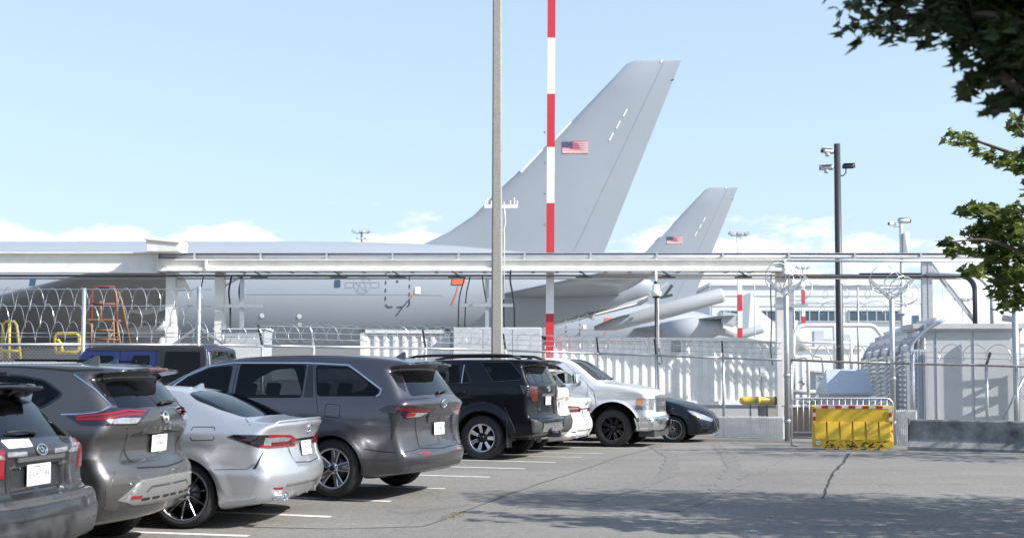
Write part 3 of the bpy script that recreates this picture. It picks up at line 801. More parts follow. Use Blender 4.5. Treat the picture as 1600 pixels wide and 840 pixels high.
def fin(sh, parent, x, m, h=.075, L=.17):
    z = surf(sh, 'top', (x, 0))[0].z
    mb = MB()
    pr = [(-L * .5, 0, .04), (-L * .46, h, .010), (-L * .25, h * .95, .012), (L * .5, 0, .010)]
    v, f = [], []
    for px_, hz, wd in ((-.5, 0, .036), (-.46, .97, .008), (-.30, 1.0, .008), (.0, .60, .012), (.5, .0, .006)):
        for s in (-1, 1): v.append((x + px_ * L, s * wd * .5, z - .004 + hz * h)); v.append((x + px_ * L, s * .03 * (1 - abs(px_) * .9), z - .012))
    for i in range(4):
        a = 4 * i; b = a + 4
        f += [(a, a + 1, b + 1, b), (a + 2, b + 2, b + 3, a + 3), (a, b, b + 2, a + 2)]
    f += [(0, 2, 3, 1)]
    return mb.add(v, f, False).build('roof_antenna', m, parent)
def car_root(name, pose, label, cat, rev=False, group=None):
    th, x, y, g = pose
    return empty(name, (x, y, g), (-R(th) if rev else math.pi - R(th)), label, cat, group)
def body(sh, root, m, h=.03):
    v, q, n = sh.mesh(h)
    b = bpy.data.objects.new('body', bpy.data.meshes.new('body')); COL.objects.link(b); b.parent = root
    OPEN.clear(); CAB[root.name] = (b, v, q, n, m, sh)
    for (xw, RT, *_r) in sh.wheels:
        ra = RT + sh.arch + .004
        hw = float(np.interp(RT + .1, sh.zq, sh.sec) * np.interp(xw, sh.xq, sh.plan)) + sh.flare * .5 - .012
        for s in (-1, 1):
            v_, f_ = [], []; mb = MB()
            N = 20
            zb = RT * .84; pts = [(xw - ra, zb)] + [(xw + ra * math.cos(a), RT + ra * math.sin(a)) for a in [math.pi - math.pi * k / N for k in range(N + 1)]] + [(xw + ra, zb)]
            for px_, pz in pts: v_ += [(px_, s * hw, pz), (px_, s * .5, pz)]
            for i in range(len(pts) - 1): f_.append((2 * i, 2 * i + 1, 2 * i + 3, 2 * i + 2))
            f_.append(tuple(2 * i + 1 for i in range(len(pts))))
            mb.add(v_, f_); mb.build('wheel_arch_liner', M_black, b)
    return b
def four(sh, root, style, rr, width, hw):
    for (xw, RT, *_r) in sh.wheels:
        for s in (1, -1): wheel(style, RT, rr, width, root, xw, s * (hw - width / 2), s)
def both(fn):
    for s in (1, -1): fn(s)

def finish(root, rows, zf, ztop, hw, dash=None):
    """cut the glazed openings out of the body shell, line the cabin and seat it"""
    b, v, q, n, m, sh = CAB.pop(root.name)
    for D, u, w, poly in OPEN:
        nn, _ = sh.grad(v)
        v, q = cut(v, q, lambda p: np.where(nn @ D < -.25, sdpoly((p @ u), (p @ w), poly) + .008, 1.) if abs(D[1]) < .5 else np.where((nn @ D < -.25), sdpoly((p @ u), (p @ w), poly) + .008, 1.))
    n, _ = sh.grad(v)
    me = b.data; me.from_pydata([tuple(p) for p in v], [], [tuple(f) for f in q]); me.polygons.foreach_set('use_smooth', [True] * len(me.polygons)); me.materials.append(m); me.update()
    me.normals_split_custom_set_from_vertices([tuple(p) for p in n])
    mk('cabin_lining', v - n * .022, [f[::-1] for f in q], M_trim, b, True)
    OPEN.clear()
    for x, cnt in rows:
        for k in range(cnt):
            y = (k - (cnt - 1) / 2) * (hw * 2 / cnt) * .95; sw = hw * 2 / cnt * .80
            s_ = bevel(MB().box((x + .22, y, zf + .16), (.50, sw, .18)).build('seat', M_seat, root), .05, 2)
            bk = MB().box((0, 0, .32), (.14, sw, .62), Matrix.Translation((x, y, zf + .16)) @ Matrix.Rotation(R(-14), 4, 'Y')); bevel(bk.build('seat_back', M_seat, s_), .05, 2)
            hd = MB().box((0, 0, .74), (.10, .26, .17), Matrix.Translation((x, y, zf + .16)) @ Matrix.Rotation(R(-14), 4, 'Y')); bevel(hd.build('headrest', M_seat, s_), .04, 2)
    if dash:
        x, z = dash
        bevel(MB().box((x, 0, z - .12), (.5, hw * 2.1, .26)).build('dashboard', M_trim, root), .06, 2)
        MB().tube([(x - .36 + .05 * math.sin(t), .38 + .18 * math.cos(t), z - .02 + .17 * math.sin(t)) for t in [2 * math.pi * k / 20 for k in range(20)]], .014, 6, closed=True).build('steering_wheel', M_black, root)
        MB().box((x - .05, 0, ztop), (.03, .22, .07)).build('rear_view_mirror', M_black, root)
# ---------------------------------------------------------------- the parked cars
SH = make_shapes()

def side_set(sh, root, pm, windows, doors, seams=(), handles=(), glass=None, trim=None):
    """doors: (outline, window outlines, handle); mirrored on both sides"""
    for s in (1, -1):
        for d, wins, hd in doors:
            line(sh, 'side', roundp(d, .06), .012, .0012, 'door_gap', M_seam, root, s, True)
            dr = patch(sh, 'side', roundp(d, .06), .002, 'door', pm, root, s, cell=.07, holes=wins)
            for w in wins:
                patch(sh, 'side', w, .004, 'window', glass or (M_glassf if d is doors[-1][0] else M_glass), dr, s, rnd=1)
                if trim: line(sh, 'side', roundp(w, .045), .016, .006, 'window_trim', trim, dr, s, True)
            if hd:
                q, n = surf(sh, 'side', hd)
                q = Vector((q.x, q.y * s, q.z)); n = Vector((n.x, n.y * s, n.z))
                mb = MB().tube([q + Vector((-.09, 0, 0)) + n * .004, q + Vector((-.07, 0, .004)) + n * .036, q + Vector((.07, 0, .004)) + n * .036, q + Vector((.09, 0, 0)) + n * .004], [.012, .016, .016, .012], 8)
                mb.build('handle', pm, dr)
        for w in windows:
            wo = patch(sh, 'side', w, .004, 'window', glass or M_glass, root, s, rnd=1)
            if trim: line(sh, 'side', roundp(w, .045), .016, .006, 'window_trim', trim, wo, s, True)
        for q in seams: line(sh, 'side', q, .010, .0015, 'panel_gap', M_seam, root, s)
def mirrors(sh, root, x, z, pm, sz=(.12, .2, .14), out=.13):
    for s in (1, -1):
        q, n = surf(sh, 'side', (x, z))
        c = Vector((x + .03, s * (q.y + out), z + .06))
        mb = MB().box(c, sz); o = mb.build('wing_mirror', pm, root); bevel(o, .04, 3)
        MB().bar((x, s * (q.y - .03), z), (x + .02, s * (q.y + out), z + .03), .05, .04).build('mirror_stalk', M_black, o)
        MB().box(c + Vector((-sz[0] / 2 - .002, 0, 0)), (.006, sz[1] * .8, sz[2] * .75)).build('mirror_glass', M_chrome, o)
def front_basic(sh, root, L, hlz, gz, pm):
    for s in (1, -1):
        patch(sh, (-.8, -.6, 0), [(L - .45, .80, hlz + .05), (L - .1, .6, hlz - .02), (L, .42, hlz - .05), (L - .05, .45, hlz - .13), (L - .3, .8, hlz - .08)], .005, 'headlight', M_lens, root, s, rnd=1)
    patch(sh, 'front', [(-.45, gz + .12), (.45, gz + .12), (.38, gz - .1), (-.38, gz - .1)], .006, 'grille', M_black, root, 1, rnd=1)

def rear_glass(sh, root, bot, top, zb, zt, xb, xt, m=M_glass, name='rear_window', rnd=1):
    pts = [(xb, -bot, zb), (xb - .02, 0, zb - .01), (xb, bot, zb), (xt, top, zt), (xt - .01, 0, zt + .01), (xt, -top, zt)]
    D = Vector((xt - xb, 0, zt - zb)).normalized(); D = Vector((D.z, 0, -D.x))
    return patch(sh, D, pts, .004, name, m, root, rnd=rnd, start=.05)

def build_sienna():
    sh = SH['sienna']; pm = paint('graphite_paint', (.112, .110, .124), .85, .37)
    r = car_root('minivan', (20.5, -.85, 14.49, 0), 'grey minivan with chrome lined side windows parked in the middle of the row', 'minivan')
    body(sh, r, pm, .026)
    side_set(sh, r, pm, [[(1.40, 1.6), (.953, 1.583), (.78, 1.49), (.475, 1.30), (.50, 1.228), (1.29, 1.224)]],
        [([(1.46, 1.70), (1.30, 1.20), (1.22, .95), (1.40, .50), (1.5, .32), (2.5, .30), (2.505, 1.2), (2.53, 1.70)], [[(2.50, 1.629), (1.53, 1.611), (1.50, 1.203), (2.47, 1.198)]], (2.30, 1.07)),
         ([(2.55, 1.70), (2.52, 1.2), (2.52, .30), (3.65, .30), (3.72, .85), (3.70, 1.10), (3.45, 1.42), (3.05, 1.62)], [[(2.60, 1.61), (2.95, 1.575), (3.25, 1.455), (3.56, 1.27), (3.62, 1.20), (2.57, 1.198)]], (2.75, 1.07))],
        seams=[[(3.75, .85), (4.0, 1.04)]], trim=None)
    for s in (1, -1):
        line(sh, 'side', [(3.62, 1.22), (3.25, 1.475), (2.95, 1.595), (2.6, 1.636), (1.53, 1.63), (.953, 1.603), (.78, 1.505), (.452, 1.305), (.458, 1.25), (.50, 1.222)], .017, .006, 'window_trim', M_chrome, r, s)
        patch(sh, 'side', [(1.50, 1.60), (1.44, 1.60), (1.34, 1.21), (1.47, 1.21)], .006, 'pillar_trim', M_gloss, r, s)
        patch(sh, 'corner', [(.433, .942, 1.072), (.319, .916, 1.12), (.10, .80, 1.124), (.05, .415, 1.08), (.029, .20, 1.058), (.049, .34, 1.012), (.09, .563, .967), (.153, .829, .962), (.17, .893, 1.022), (.371, .951, 1.038)], .006, 'tail_light', M_smoke, r, s)
        t = patch(sh, 'corner', [(.30, .90, 1.088), (.10, .80, 1.100), (.05, .415, 1.066), (.045, .26, 1.052), (.06, .40, 1.03), (.11, .70, 1.04), (.16, .87, 1.058)], .008, 'red_lamp', M_redlens, r, s)
        patch(sh, 'corner', [(.11, .72, 1.032), (.06, .38, 1.022), (.085, .54, .980), (.14, .80, .972)], .009, 'reversing_lamp', M_lens, t, s)
        patch(sh, 'corner', [(.12, .80, 1.03), (.10, .62, 1.025), (.11, .66, .985), (.145, .81, .98)], .010, 'red_lamp', M_redmark, t, s)
        patch(sh, 'corner', [(.33, .92, 1.035), (.165, .89, 1.02), (.215, .92, .87), (.278, .94, .70), (.272, .94, .80), (.285, .935, .90), (.31, .93, .98)], .005, 'corner_vent', M_black, r, s)
        patch(sh, 'rear', [(.60, .555), (.40, .548), (.41, .525), (.59, .53)], .006, 'reflector', M_redmark, r, s)
        patch(sh, 'corner', [(.44, .70, 1.53), (.36, .53, 1.57), (.21, .66, 1.27), (.28, .74, 1.35)], .004, 'rear_pillar_trim', M_gloss, r, s)
    rear_glass(sh, r, .645, .52, 1.245, 1.535, .12, .33, M_rglass)
    line(sh, 'rear', [(-.62, 1.02), (-.63, .95), (-.585, .74), (-.575, .60), (0, .572), (.575, .60), (.585, .74), (.63, .95), (.62, 1.02)], .012, .002, 'tailgate_gap', M_seam, r)
    for s in (1, -1): line(sh, 'corner', [(.62, .97, .60), (.40, .95, .575), (.25, .90, .565), (.10, .72, .575), (.075, .60, .595)], .009, .002, 'bumper_gap', M_seam, r, s)
    patch(sh, 'rear', [(-.30, .90), (.30, .90), (.34, 1.0), (-.34, 1.0)], .012, 'tailgate_garnish', pm, r)
    patch(sh, 'rear', [(-.8, .30), (.8, .30), (.75, .40), (-.75, .40)], .004, 'bumper_valance', M_clad, r, rnd=1)
    patch(sh, 'side', [(2.55, .9), (2.55, .9 - .001), (2.56, .9)], .001, 'badge', M_chrome, r) if False else None
    p, n = surf(sh, 'rear', (0, .815)); plate(r, frame(p, n, .012), 0)
    p, n = surf(sh, 'rear', (0, 1.128)); emblem(r, frame(p, n, .002), 'ovals')
    p, n = surf(sh, 'rear', (-.30, .955)); text_mesh('badge', 'SIENNA', .035, M_chrome, r, frame(p, n, .014))
    wiper(sh, r, 'glassr', (.10, -.02, 1.255), (.13, -.36, 1.28))
    for s in (1, -1): line(sh, 'side', roundp([(1.15, 1.13), (.95, 1.12), (.945, .965), (1.145, .98)], .03), .008, .0015, 'fuel_flap_gap', M_seam, r, s, True) if s > 0 else None
    fin(sh, r, .62, pm); mirrors(sh, r, 3.45, 1.14, pm)
    line(sh, 'top', [(.3, .60), (1.3, .66), (2.6, .66)], .012, .003, 'roof_seam', M_seam, r); line(sh, 'top', [(.3, -.60), (1.3, -.66), (2.6, -.66)], .012, .003, 'roof_seam', M_seam, r)
    patch(sh, 'glassf', [(3.25, -.62, 1.57), (3.25, .62, 1.57), (4.15, .78, 1.13), (4.2, 0, 1.10), (4.15, -.78, 1.13)], .004, 'windscreen', M_clear, r)
    front_basic(sh, r, 5.17, .82, .5, pm)
    four(sh, r, 'sienna', .235, .225, .965)
    finish(r, [(.95, 3), (1.75, 2), (2.85, 2)], .42, 1.52, .62, (3.55, 1.06))
    return r

def build_camry(shape='camry', name='sedan', pose=(9, -2.15, 12.59, -.09), pm=None, label='silver sedan with black and silver wheels and twin exhaust pipes parked between two grey cars', white=False):
    sh = SH[shape]; pm = pm or paint('silver_paint', (.52, .54, .57), .7, .36)
    r = car_root(name, pose, label, 'sedan')
    body(sh, r, pm, .026 if not white else .035)
    side_set(sh, r, pm, [], [([(1.40, .92), (1.30, .70), (1.55, .45), (1.60, .30), (2.35, .28), (2.36, .95), (2.33, 1.36), (1.75, 1.35)], [[(2.28, 1.33), (1.85, 1.33), (1.35, 1.18), (1.28, 1.08), (2.28, 1.02)]], (1.62, .86)),
                            ([(2.39, 1.36), (2.39, .28), (3.35, .28), (3.45, .75), (3.45, .95), (3.2, 1.12), (2.85, 1.30)], [[(2.42, 1.33), (2.75, 1.28), (3.1, 1.12), (3.25, 1.02), (2.42, 1.02)]], (2.6, .87))], trim=M_gloss)
    for s in (1, -1):
        patch(sh, 'corner', [(.627, .903, .933), (.553, .893, .955), (.229, .769, .950), (.24, .77, .90), (.301, .859, .822), (.45, .903, .873)], .005, 'side_lamp', M_smoke, r, s)
        t = patch(sh, 'corner', [(.224, .757, .952), (.12, .419, .934), (.108, .295, .891), (.131, .274, .809), (.235, .751, .81), (.294, .853, .825), (.24, .79, .90)], .008, 'tail_light', M_redmark, r, s)
        patch(sh, 'corner', [(.26, .80, .92), (.16, .52, .918), (.13, .40, .905), (.15, .46, .865), (.22, .70, .84), (.27, .82, .845)], .011, 'lamp_lens', M_lens, t, s)
        patch(sh, 'corner', [(.22, .74, .87), (.13, .40, .875), (.125, .33, .84), (.14, .38, .825), (.22, .72, .825)], .013, 'red_lamp', M_redlens, t, s)
        patch(sh, 'corner', [(.262, .81, .794), (.32, .885, .614), (.352, .895, .607), (.285, .855, .742)], .004, 'corner_vent', M_black, r, s)
        patch(sh, 'corner', [(.178, .77, .412), (.123, .616, .406), (.13, .62, .384), (.172, .73, .388)], .006, 'reflector', M_redmark, r, s)
        line(sh, 'side', [(.745, .60), (.40, .61), (.34, .66)], .007, .0012, 'panel_gap', M_seam, r, s)
        line(sh, 'side', [(2.36, .60), (1.5, .60)], .004, .001, 'crease', M_seam, r, s) if False else None
        ex = MB()
        for dy in (.0, .085):
            ex.lathe([(.036, .0), (.038, -.10), (.034, -.105), (.031, -.02), (.0, .02)], 20, Matrix.Translation((.20, s * (.66 - dy), .30)) @ Matrix.Rotation(R(90), 4, 'Y'))
        if s > 0: ex.build('exhaust_tips', M_chrome, r)
    if True:
        line(sh, 'side', roundp([(1.02, 1.03), (.775, 1.03), (.76, .90), (1.01, .895)], .03), .008, .0012, 'fuel_flap_gap', M_seam, r, 1, True)
    pts = [(1.225, 0, 1.40), (1.222, .40, 1.386), (1.205, .56, 1.355), (1.08, .63, 1.30), (.775, .655, 1.19), (.56, .60, 1.122), (.49, .3, 1.128), (.475, 0, 1.13)]
    pts = pts + [(p[0], -p[1], p[2]) for p in pts[::-1][1:-1]]
    patch(sh, 'glassr', pts, .004, 'rear_window', M_rglass, r, rnd=1)
    line(sh, 'glassr', [(.535, .62, 1.115), (.47, .73, 1.085), (.42, .80, 1.05)], .005, .0015, 'boot_gap', M_seam, r)
    line(sh, 'rear', [(.40, .80), (.36, .645), (0, .625), (-.36, .645), (-.40, .80)], .010, .0015, 'boot_gap', M_seam, r)
    patch(sh, 'rear', [(-.29, .868), (.29, .868), (.29, .890), (-.29, .890)], .006, 'boot_garnish', M_gloss, r)
    MB().tube([(.20, .74, 1.052), (.16, .66, 1.080), (.085, .40, 1.090), (.055, 0, 1.092), (.085, -.40, 1.090), (.16, -.66, 1.080), (.20, -.74, 1.052)], [.006, .011, .014, .015, .014, .011, .006], 8).build('boot_spoiler', pm, r)
    patch(sh, 'rear', [(-.62, .24), (.62, .24), (.56, .41), (-.56, .41)], .006, 'diffuser', pm if white else paint('dark_silver_paint', (.36, .37, .39), .6, .35), r)  # diffuser in a darker silver than the body
    for y in (-.42, -.15, .15, .42):
        MB().add([(.135, y - .010, .40), (.135, y + .010, .40), (.19, y, .40), (.13, y - .010, .275), (.13, y + .010, .275), (.22, y, .275)], [(0, 1, 4, 3), (1, 2, 5, 4), (2, 0, 3, 5), (0, 2, 1), (3, 4, 5)]).build('diffuser_fin', pm, r)
    p, n = surf(sh, 'rear', (0, .78)); plate(r, frame(p, n, .012), 1 if not white else 4)
    p, n = surf(sh, 'rear', (0, .985)); emblem(r, frame(p, n, .002), 'ovals', .052)
    fin(sh, r, 1.36, pm, .062, .16); mirrors(sh, r, 3.12, 1.0, pm)
    patch(sh, 'glassf', [(2.72, -.52, 1.37), (2.72, .52, 1.37), (3.42, .70, 1.09), (3.5, 0, 1.07), (3.42, -.70, 1.09)], .004, 'windscreen', M_clear, r)
    front_basic(sh, r, 4.88, .74, .45, pm)
    four(sh, r, 'camry', .262 - (.02 if white else 0), .225, .905)
    finish(r, [(1.45, 2), (2.35, 2)], .28, 1.27, .60, (3.1, .93))
    return r

def rogue_panels(sh, r, pm, win=True):
    side_set(sh, r, pm, [[(1.28, 1.60), (1.05, 1.585), (.84, 1.55), (.64, 1.43), (.79, 1.32), (1.12, 1.29), (1.35, 1.28)]],
        [([(1.40, 1.62), (1.35, 1.25), (1.20, .92), (1.40, .70), (1.46, .32), (2.3, .30), (2.3, 1.2), (2.28, 1.63)], [[(2.22, 1.59), (1.46, 1.60), (1.42, 1.27), (2.22, 1.20)]], (1.6, 1.10)),
         ([(2.33, 1.63), (2.33, .30), (3.2, .30), (3.28, .80), (3.2, 1.12), (2.72, 1.50)], [[(2.37, 1.58), (2.65, 1.50), (3.05, 1.24), (3.08, 1.18), (2.37, 1.19)]], (2.5, 1.09))], trim=M_gloss)

def build_rogue(name='suv', pose=(8, -3.13, 10.59, -.13), pm=None, label='grey SUV with silver rear skid plate and red tail lights left of the silver sedan', full=True, cat='SUV', plate_i=2, lens=None):
    sh = SH['rogue']; pm = pm or paint('gunmetal_paint', (.128, .126, .124), .85, .37)
    r = car_root(name, pose, label, cat)
    body(sh, r, pm, .026 if full else .04)
    rogue_panels(sh, r, pm)
    for s in (1, -1):
        if full:
            line(sh, 'corner', [(.58, .67, 1.60), (.383, .68, 1.47), (.236, .675, 1.335), (.29, .77, 1.28), (.42, .82, 1.262), (.6, .84, 1.258)], .011, .005, 'pillar_chrome', M_chrome, r, s)
            t = patch(sh, 'corner', [(.56, .823, 1.248), (.311, .784, 1.272), (.225, .70, 1.312), (.12, .40, 1.300), (.094, .22, 1.289), (.096, .47, 1.161), (.2, .75, 1.165), (.414, .85, 1.171), (.494, .834, 1.216)], .006, 'tail_light', M_smoke, r, s)
            patch(sh, 'corner', [(.488, .815, 1.246), (.237, .745, 1.272), (.16, .56, 1.296), (.097, .279, 1.280), (.09, .40, 1.237), (.166, .698, 1.235), (.213, .789, 1.205), (.457, .837, 1.203)], .009, 'red_lamp', M_redlens, t, s)
            line(sh, 'corner', [(.46, .82, 1.238), (.24, .75, 1.258), (.15, .55, 1.285), (.105, .31, 1.274)], .012, .012, 'light_strip', M_redmark, t, s)
            line(sh, 'corner', [(.45, .83, 1.212), (.215, .785, 1.222), (.15, .62, 1.248), (.1, .42, 1.248)], .010, .012, 'light_strip', M_redmark, t, s)
            patch(sh, 'corner', [(.226, .785, 1.212), (.15, .65, 1.226), (.09, .42, 1.220), (.10, .49, 1.174), (.194, .775, 1.182)], .010, 'reversing_lamp', M_lens, t, s)
            patch(sh, 'corner', [(.46, .655, 1.56), (.351, .604, 1.60), (.215, .632, 1.335), (.245, .665, 1.345)], .004, 'rear_pillar_trim', M_gloss, r, s)
            patch(sh, 'rear', [(.605, .555), (.47, .55), (.485, .522), (.62, .528)], .012, 'reflector', M_redmark, r, s)
        else:
            patch(sh, 'corner', [(.30, .80, 1.22), (.13, .62, 1.27), (.10, .58, 1.12), (.2, .78, 1.10)], .008, 'tail_light', lens or M_redmark, r, s)
    rear_glass(sh, r, .635, .57, 1.315, 1.565, .13, .30, M_rglass)
    sk = M_skid if full else M_clad
    bumper = [(.195, .80, .82), (.10, .45, .765), (.08, 0, .752)]
    M_satin = paint('satin_bumper_grey', (.085, .083, .080), .5, .42)
    bp = [(-.70, .83), (-.59, .815), (-.47, .765), (0, .752), (.47, .765), (.59, .815), (.70, .83), (.86, .63), (.84, .46), (.6, .42), (-.6, .42), (-.84, .46), (-.86, .63)]
    patch(sh, 'rear', bp, .004, 'rear_bumper', M_satin if full else M_clad, r)
    patch(sh, 'rear', [(-.74, .53), (-.485, .685), (0, .695), (.485, .685), (.74, .53), (.55, .475), (0, .452), (-.55, .475)], .010, 'skid_plate', sk, r)
    if full:
        for y in (-.42, -.26, -.08, .08, .26, .42): patch(sh, 'rear', [(y - .06, .525), (y + .06, .525), (y + .055, .503), (y - .055, .503)], .013, 'bumper_slot', M_black, r)
        line(sh, 'rear', [(-.42, .575), (-.36, .615), (.36, .615), (.42, .575)], .02, .012, 'skid_crease', M_clad, r)
        line(sh, 'rear', [(-.60, 1.14), (-.55, 1.0), (-.50, .88), (-.46, .785), (0, .765), (.46, .785), (.50, .88), (.55, 1.0), (.60, 1.14)], .012, .002, 'tailgate_gap', M_seam, r)
        patch(sh, 'rear', [(-.40, 1.085), (.40, 1.085), (.33, 1.128), (.20, 1.135), (-.20, 1.135), (-.33, 1.128)], .012, 'tailgate_trim', pm, r)
        for i, ch in enumerate('ROGUE'):
            p, n = surf(sh, 'rear', (.20 - .10 * i, 1.118)); text_mesh('badge_letter', ch, .045, M_chrome, r, frame(p, n, .014))
        p, n = surf(sh, 'rear', (-.40, .86)); text_mesh('badge', 'AWD', .035, M_chrome, r, frame(p, n, .005))
        MB().lathe([(.075, -.01), (.075, .012), (.04, .02), (0, .02)], 16, frame(*surf(sh, 'rear', (0, .80)), 0)).build('tow_cap', M_black, r) if False else None
        patch(sh, 'rear', [(-.19, 1.655), (.19, 1.655), (.17, 1.628), (-.17, 1.628)], .006, 'brake_light', M_redlens, r)
        for s in (1, -1): MB().lathe([(.012, -.004), (.012, .004), (0, .005)], 10, frame(*surf(sh, 'rear', (s * .62, .66)), .006)).build('parking_sensor', M_chrome, r)
    p, n = surf(sh, 'rear', (0, .98)); plate(r, frame(p, n, .012), plate_i)
    if full:
        p, n = surf(sh, 'rear', (0, 1.215)); emblem(r, frame(p, n, .002), 'bar', .05)
    wiper(sh, r, 'glassr', (.12, -.02, 1.325), (.15, -.40, 1.345))
    fin(sh, r, .80, pm, .085, .20); mirrors(sh, r, 3.0, 1.12, pm)
    patch(sh, 'glassf', [(2.55, -.60, 1.57), (2.55, .60, 1.57), (3.42, .74, 1.2), (3.5, 0, 1.18), (3.42, -.74, 1.2)], .004, 'windscreen', M_clear, r)
    for s in (1, -1):
        for (xw, RT) in sh.wheels: line(sh, 'side', [(xw + (RT + .075) * math.cos(a), RT + (RT + .075) * math.sin(a)) for a in [math.pi * k / 14 for k in range(15)]], .055, .006, 'wheel_arch_trim', M_clad, r, s)
        MB().bar((.7, s * .62, 1.735), (2.2, s * .62, 1.745), .03, .03).build('roof_rail', M_gloss, r) if not full else None
        line(sh, 'top', [(.35, s * .60), (.62, s * .64), (2.4, s * .62)], .014, .003, 'roof_seam', M_seam, r)
    front_basic(sh, r, 4.65, .9, .62, pm)
    four(sh, r, 'plain', .235, .225, .915)
    finish(r, [(1.15, 2), (2.1, 2)], .45, 1.48, .62, (2.95, 1.08))
    return r

def build_outback():
    sh = SH['outback']; pm = paint('slate_paint', (.045, .047, .052), .6, .38)
    r = car_root('estate_car', (8, -3.26, 8.3, -.15), 'dark grey estate car with white sticker under rear window at left edge', 'estate car')
    body(sh, r, pm, .026)
    side_set(sh, r, pm, [[(1.40, 1.46), (1.0, 1.44), (.72, 1.34), (.55, 1.16), (1.40, 1.14)]],
        [([(1.46, 1.50), (1.44, 1.1), (1.34, .80), (1.5, .35), (2.3, .32), (2.3, 1.08), (2.27, 1.5)], [[(2.22, 1.47), (1.5, 1.46), (1.48, 1.12), (2.22, 1.09)]], (1.6, .98)),
         ([(2.33, 1.5), (2.33, .32), (3.2, .32), (3.25, .8), (3.15, 1.05), (2.65, 1.40)], [[(2.37, 1.46), (2.6, 1.38), (3.0, 1.12), (2.37, 1.08)]], (2.5, .97))], trim=None)
    rear_glass(sh, r, .60, .54, 1.175, 1.455, .215, .555, M_rglass)
    for s in (1, -1):
        e = .42 if s > 0 else .76; e2 = .62 if s > 0 else .80
        t = patch(sh, 'corner', [(.22, e2, 1.12), (.16, e, 1.09), (.16, e, .90), (.22, e2, .90), (.42, .86, .93), (.46, .85, 1.06), (.34, .76, 1.11)], .010, 'tail_light', M_redmark, r, s)
        patch(sh, 'rear', [(.62, 1.13), (.55, 1.10), (.42, 1.035), (.58, 1.035), (.64, 1.07)], .013, 'reversing_lamp', M_lens, t, s)
        patch(sh, 'rear', [(.385, 1.075), (.195, 1.072), (.19, 1.042), (.385, 1.046)], .010, 'inner_lamp', M_lens, r, s)
        line(sh, 'side', [(.25, .62), (.6, .62), (.75, .55)], .02, .006, 'side_moulding', M_clad, r, s)
    patch(sh, 'rear', [(-.80, .625), (-.40, .605), (.40, .605), (.80, .625), (.80, .42), (-.80, .42)], .006, 'bumper_cladding', M_clad, r)
    patch(sh, 'rear', [(-.58, .745), (.58, .745), (.60, .70), (-.60, .70)], .008, 'bumper_step', M_clad, r, rnd=1)
    patch(sh, 'rear', [(.34, .345), (.34, .16), (.345, .1)], 0, 'x', M_clad, r) if False else None
    patch(sh, 'rear', [(-.31, 1.035), (.30, 1.035), (.30, 1.006), (-.31, 1.006)], .022, 'tailgate_garnish', M_alloy, r)
    line(sh, 'rear', [(-.41, 1.12), (-.395, .95), (-.385, .80), (.385, .80), (.395, .95), (.41, 1.12)], .012, .002, 'tailgate_gap', M_seam, r)
    patch(sh, 'rear', [(.35, 1.158), (.06, 1.152), (.085, 1.104), (.345, 1.104)], .005, 'sticker', M_sticker, r)
    p, n = surf(sh, 'rear', (0, .90)); plate(r, frame(p, n, .012), 3)
    p, n = surf(sh, 'rear', (0, 1.075)); emblem(r, frame(p, n, .002), 'stars', .045)
    p, n = surf(sh, 'rear', (.285, .965)); text_mesh('badge', 'SUBARU', .042, M_chrome, r, frame(p, n, .004))
    p, n = surf(sh, 'rear', (-.33, .96)); text_mesh('badge', 'OUTBACK', .030, M_chrome, r, frame(p, n, .004))
    wiper(sh, r, 'glassr', (.22, -.05, 1.185), (.25, .26, 1.195))
    for s in (1, -1): MB().bar((.75, s * .58, 1.62), (2.1, s * .60, 1.625), .035, .03).build('roof_rail', M_black, r)
    patch(sh, 'glassf', [(2.45, -.56, 1.48), (2.45, .56, 1.48), (3.25, .7, 1.16), (3.32, 0, 1.14), (3.25, -.7, 1.16)], .004, 'windscreen', M_clear, r)
    mirrors(sh, r, 2.95, 1.03, pm); front_basic(sh, r, 4.79, .75, .5, pm)
    four(sh, r, 'plain', .215, .21, .885)
    finish(r, [(1.45, 2), (2.35, 2)], .38, 1.38, .60, (3.0, 1.0))
    return r

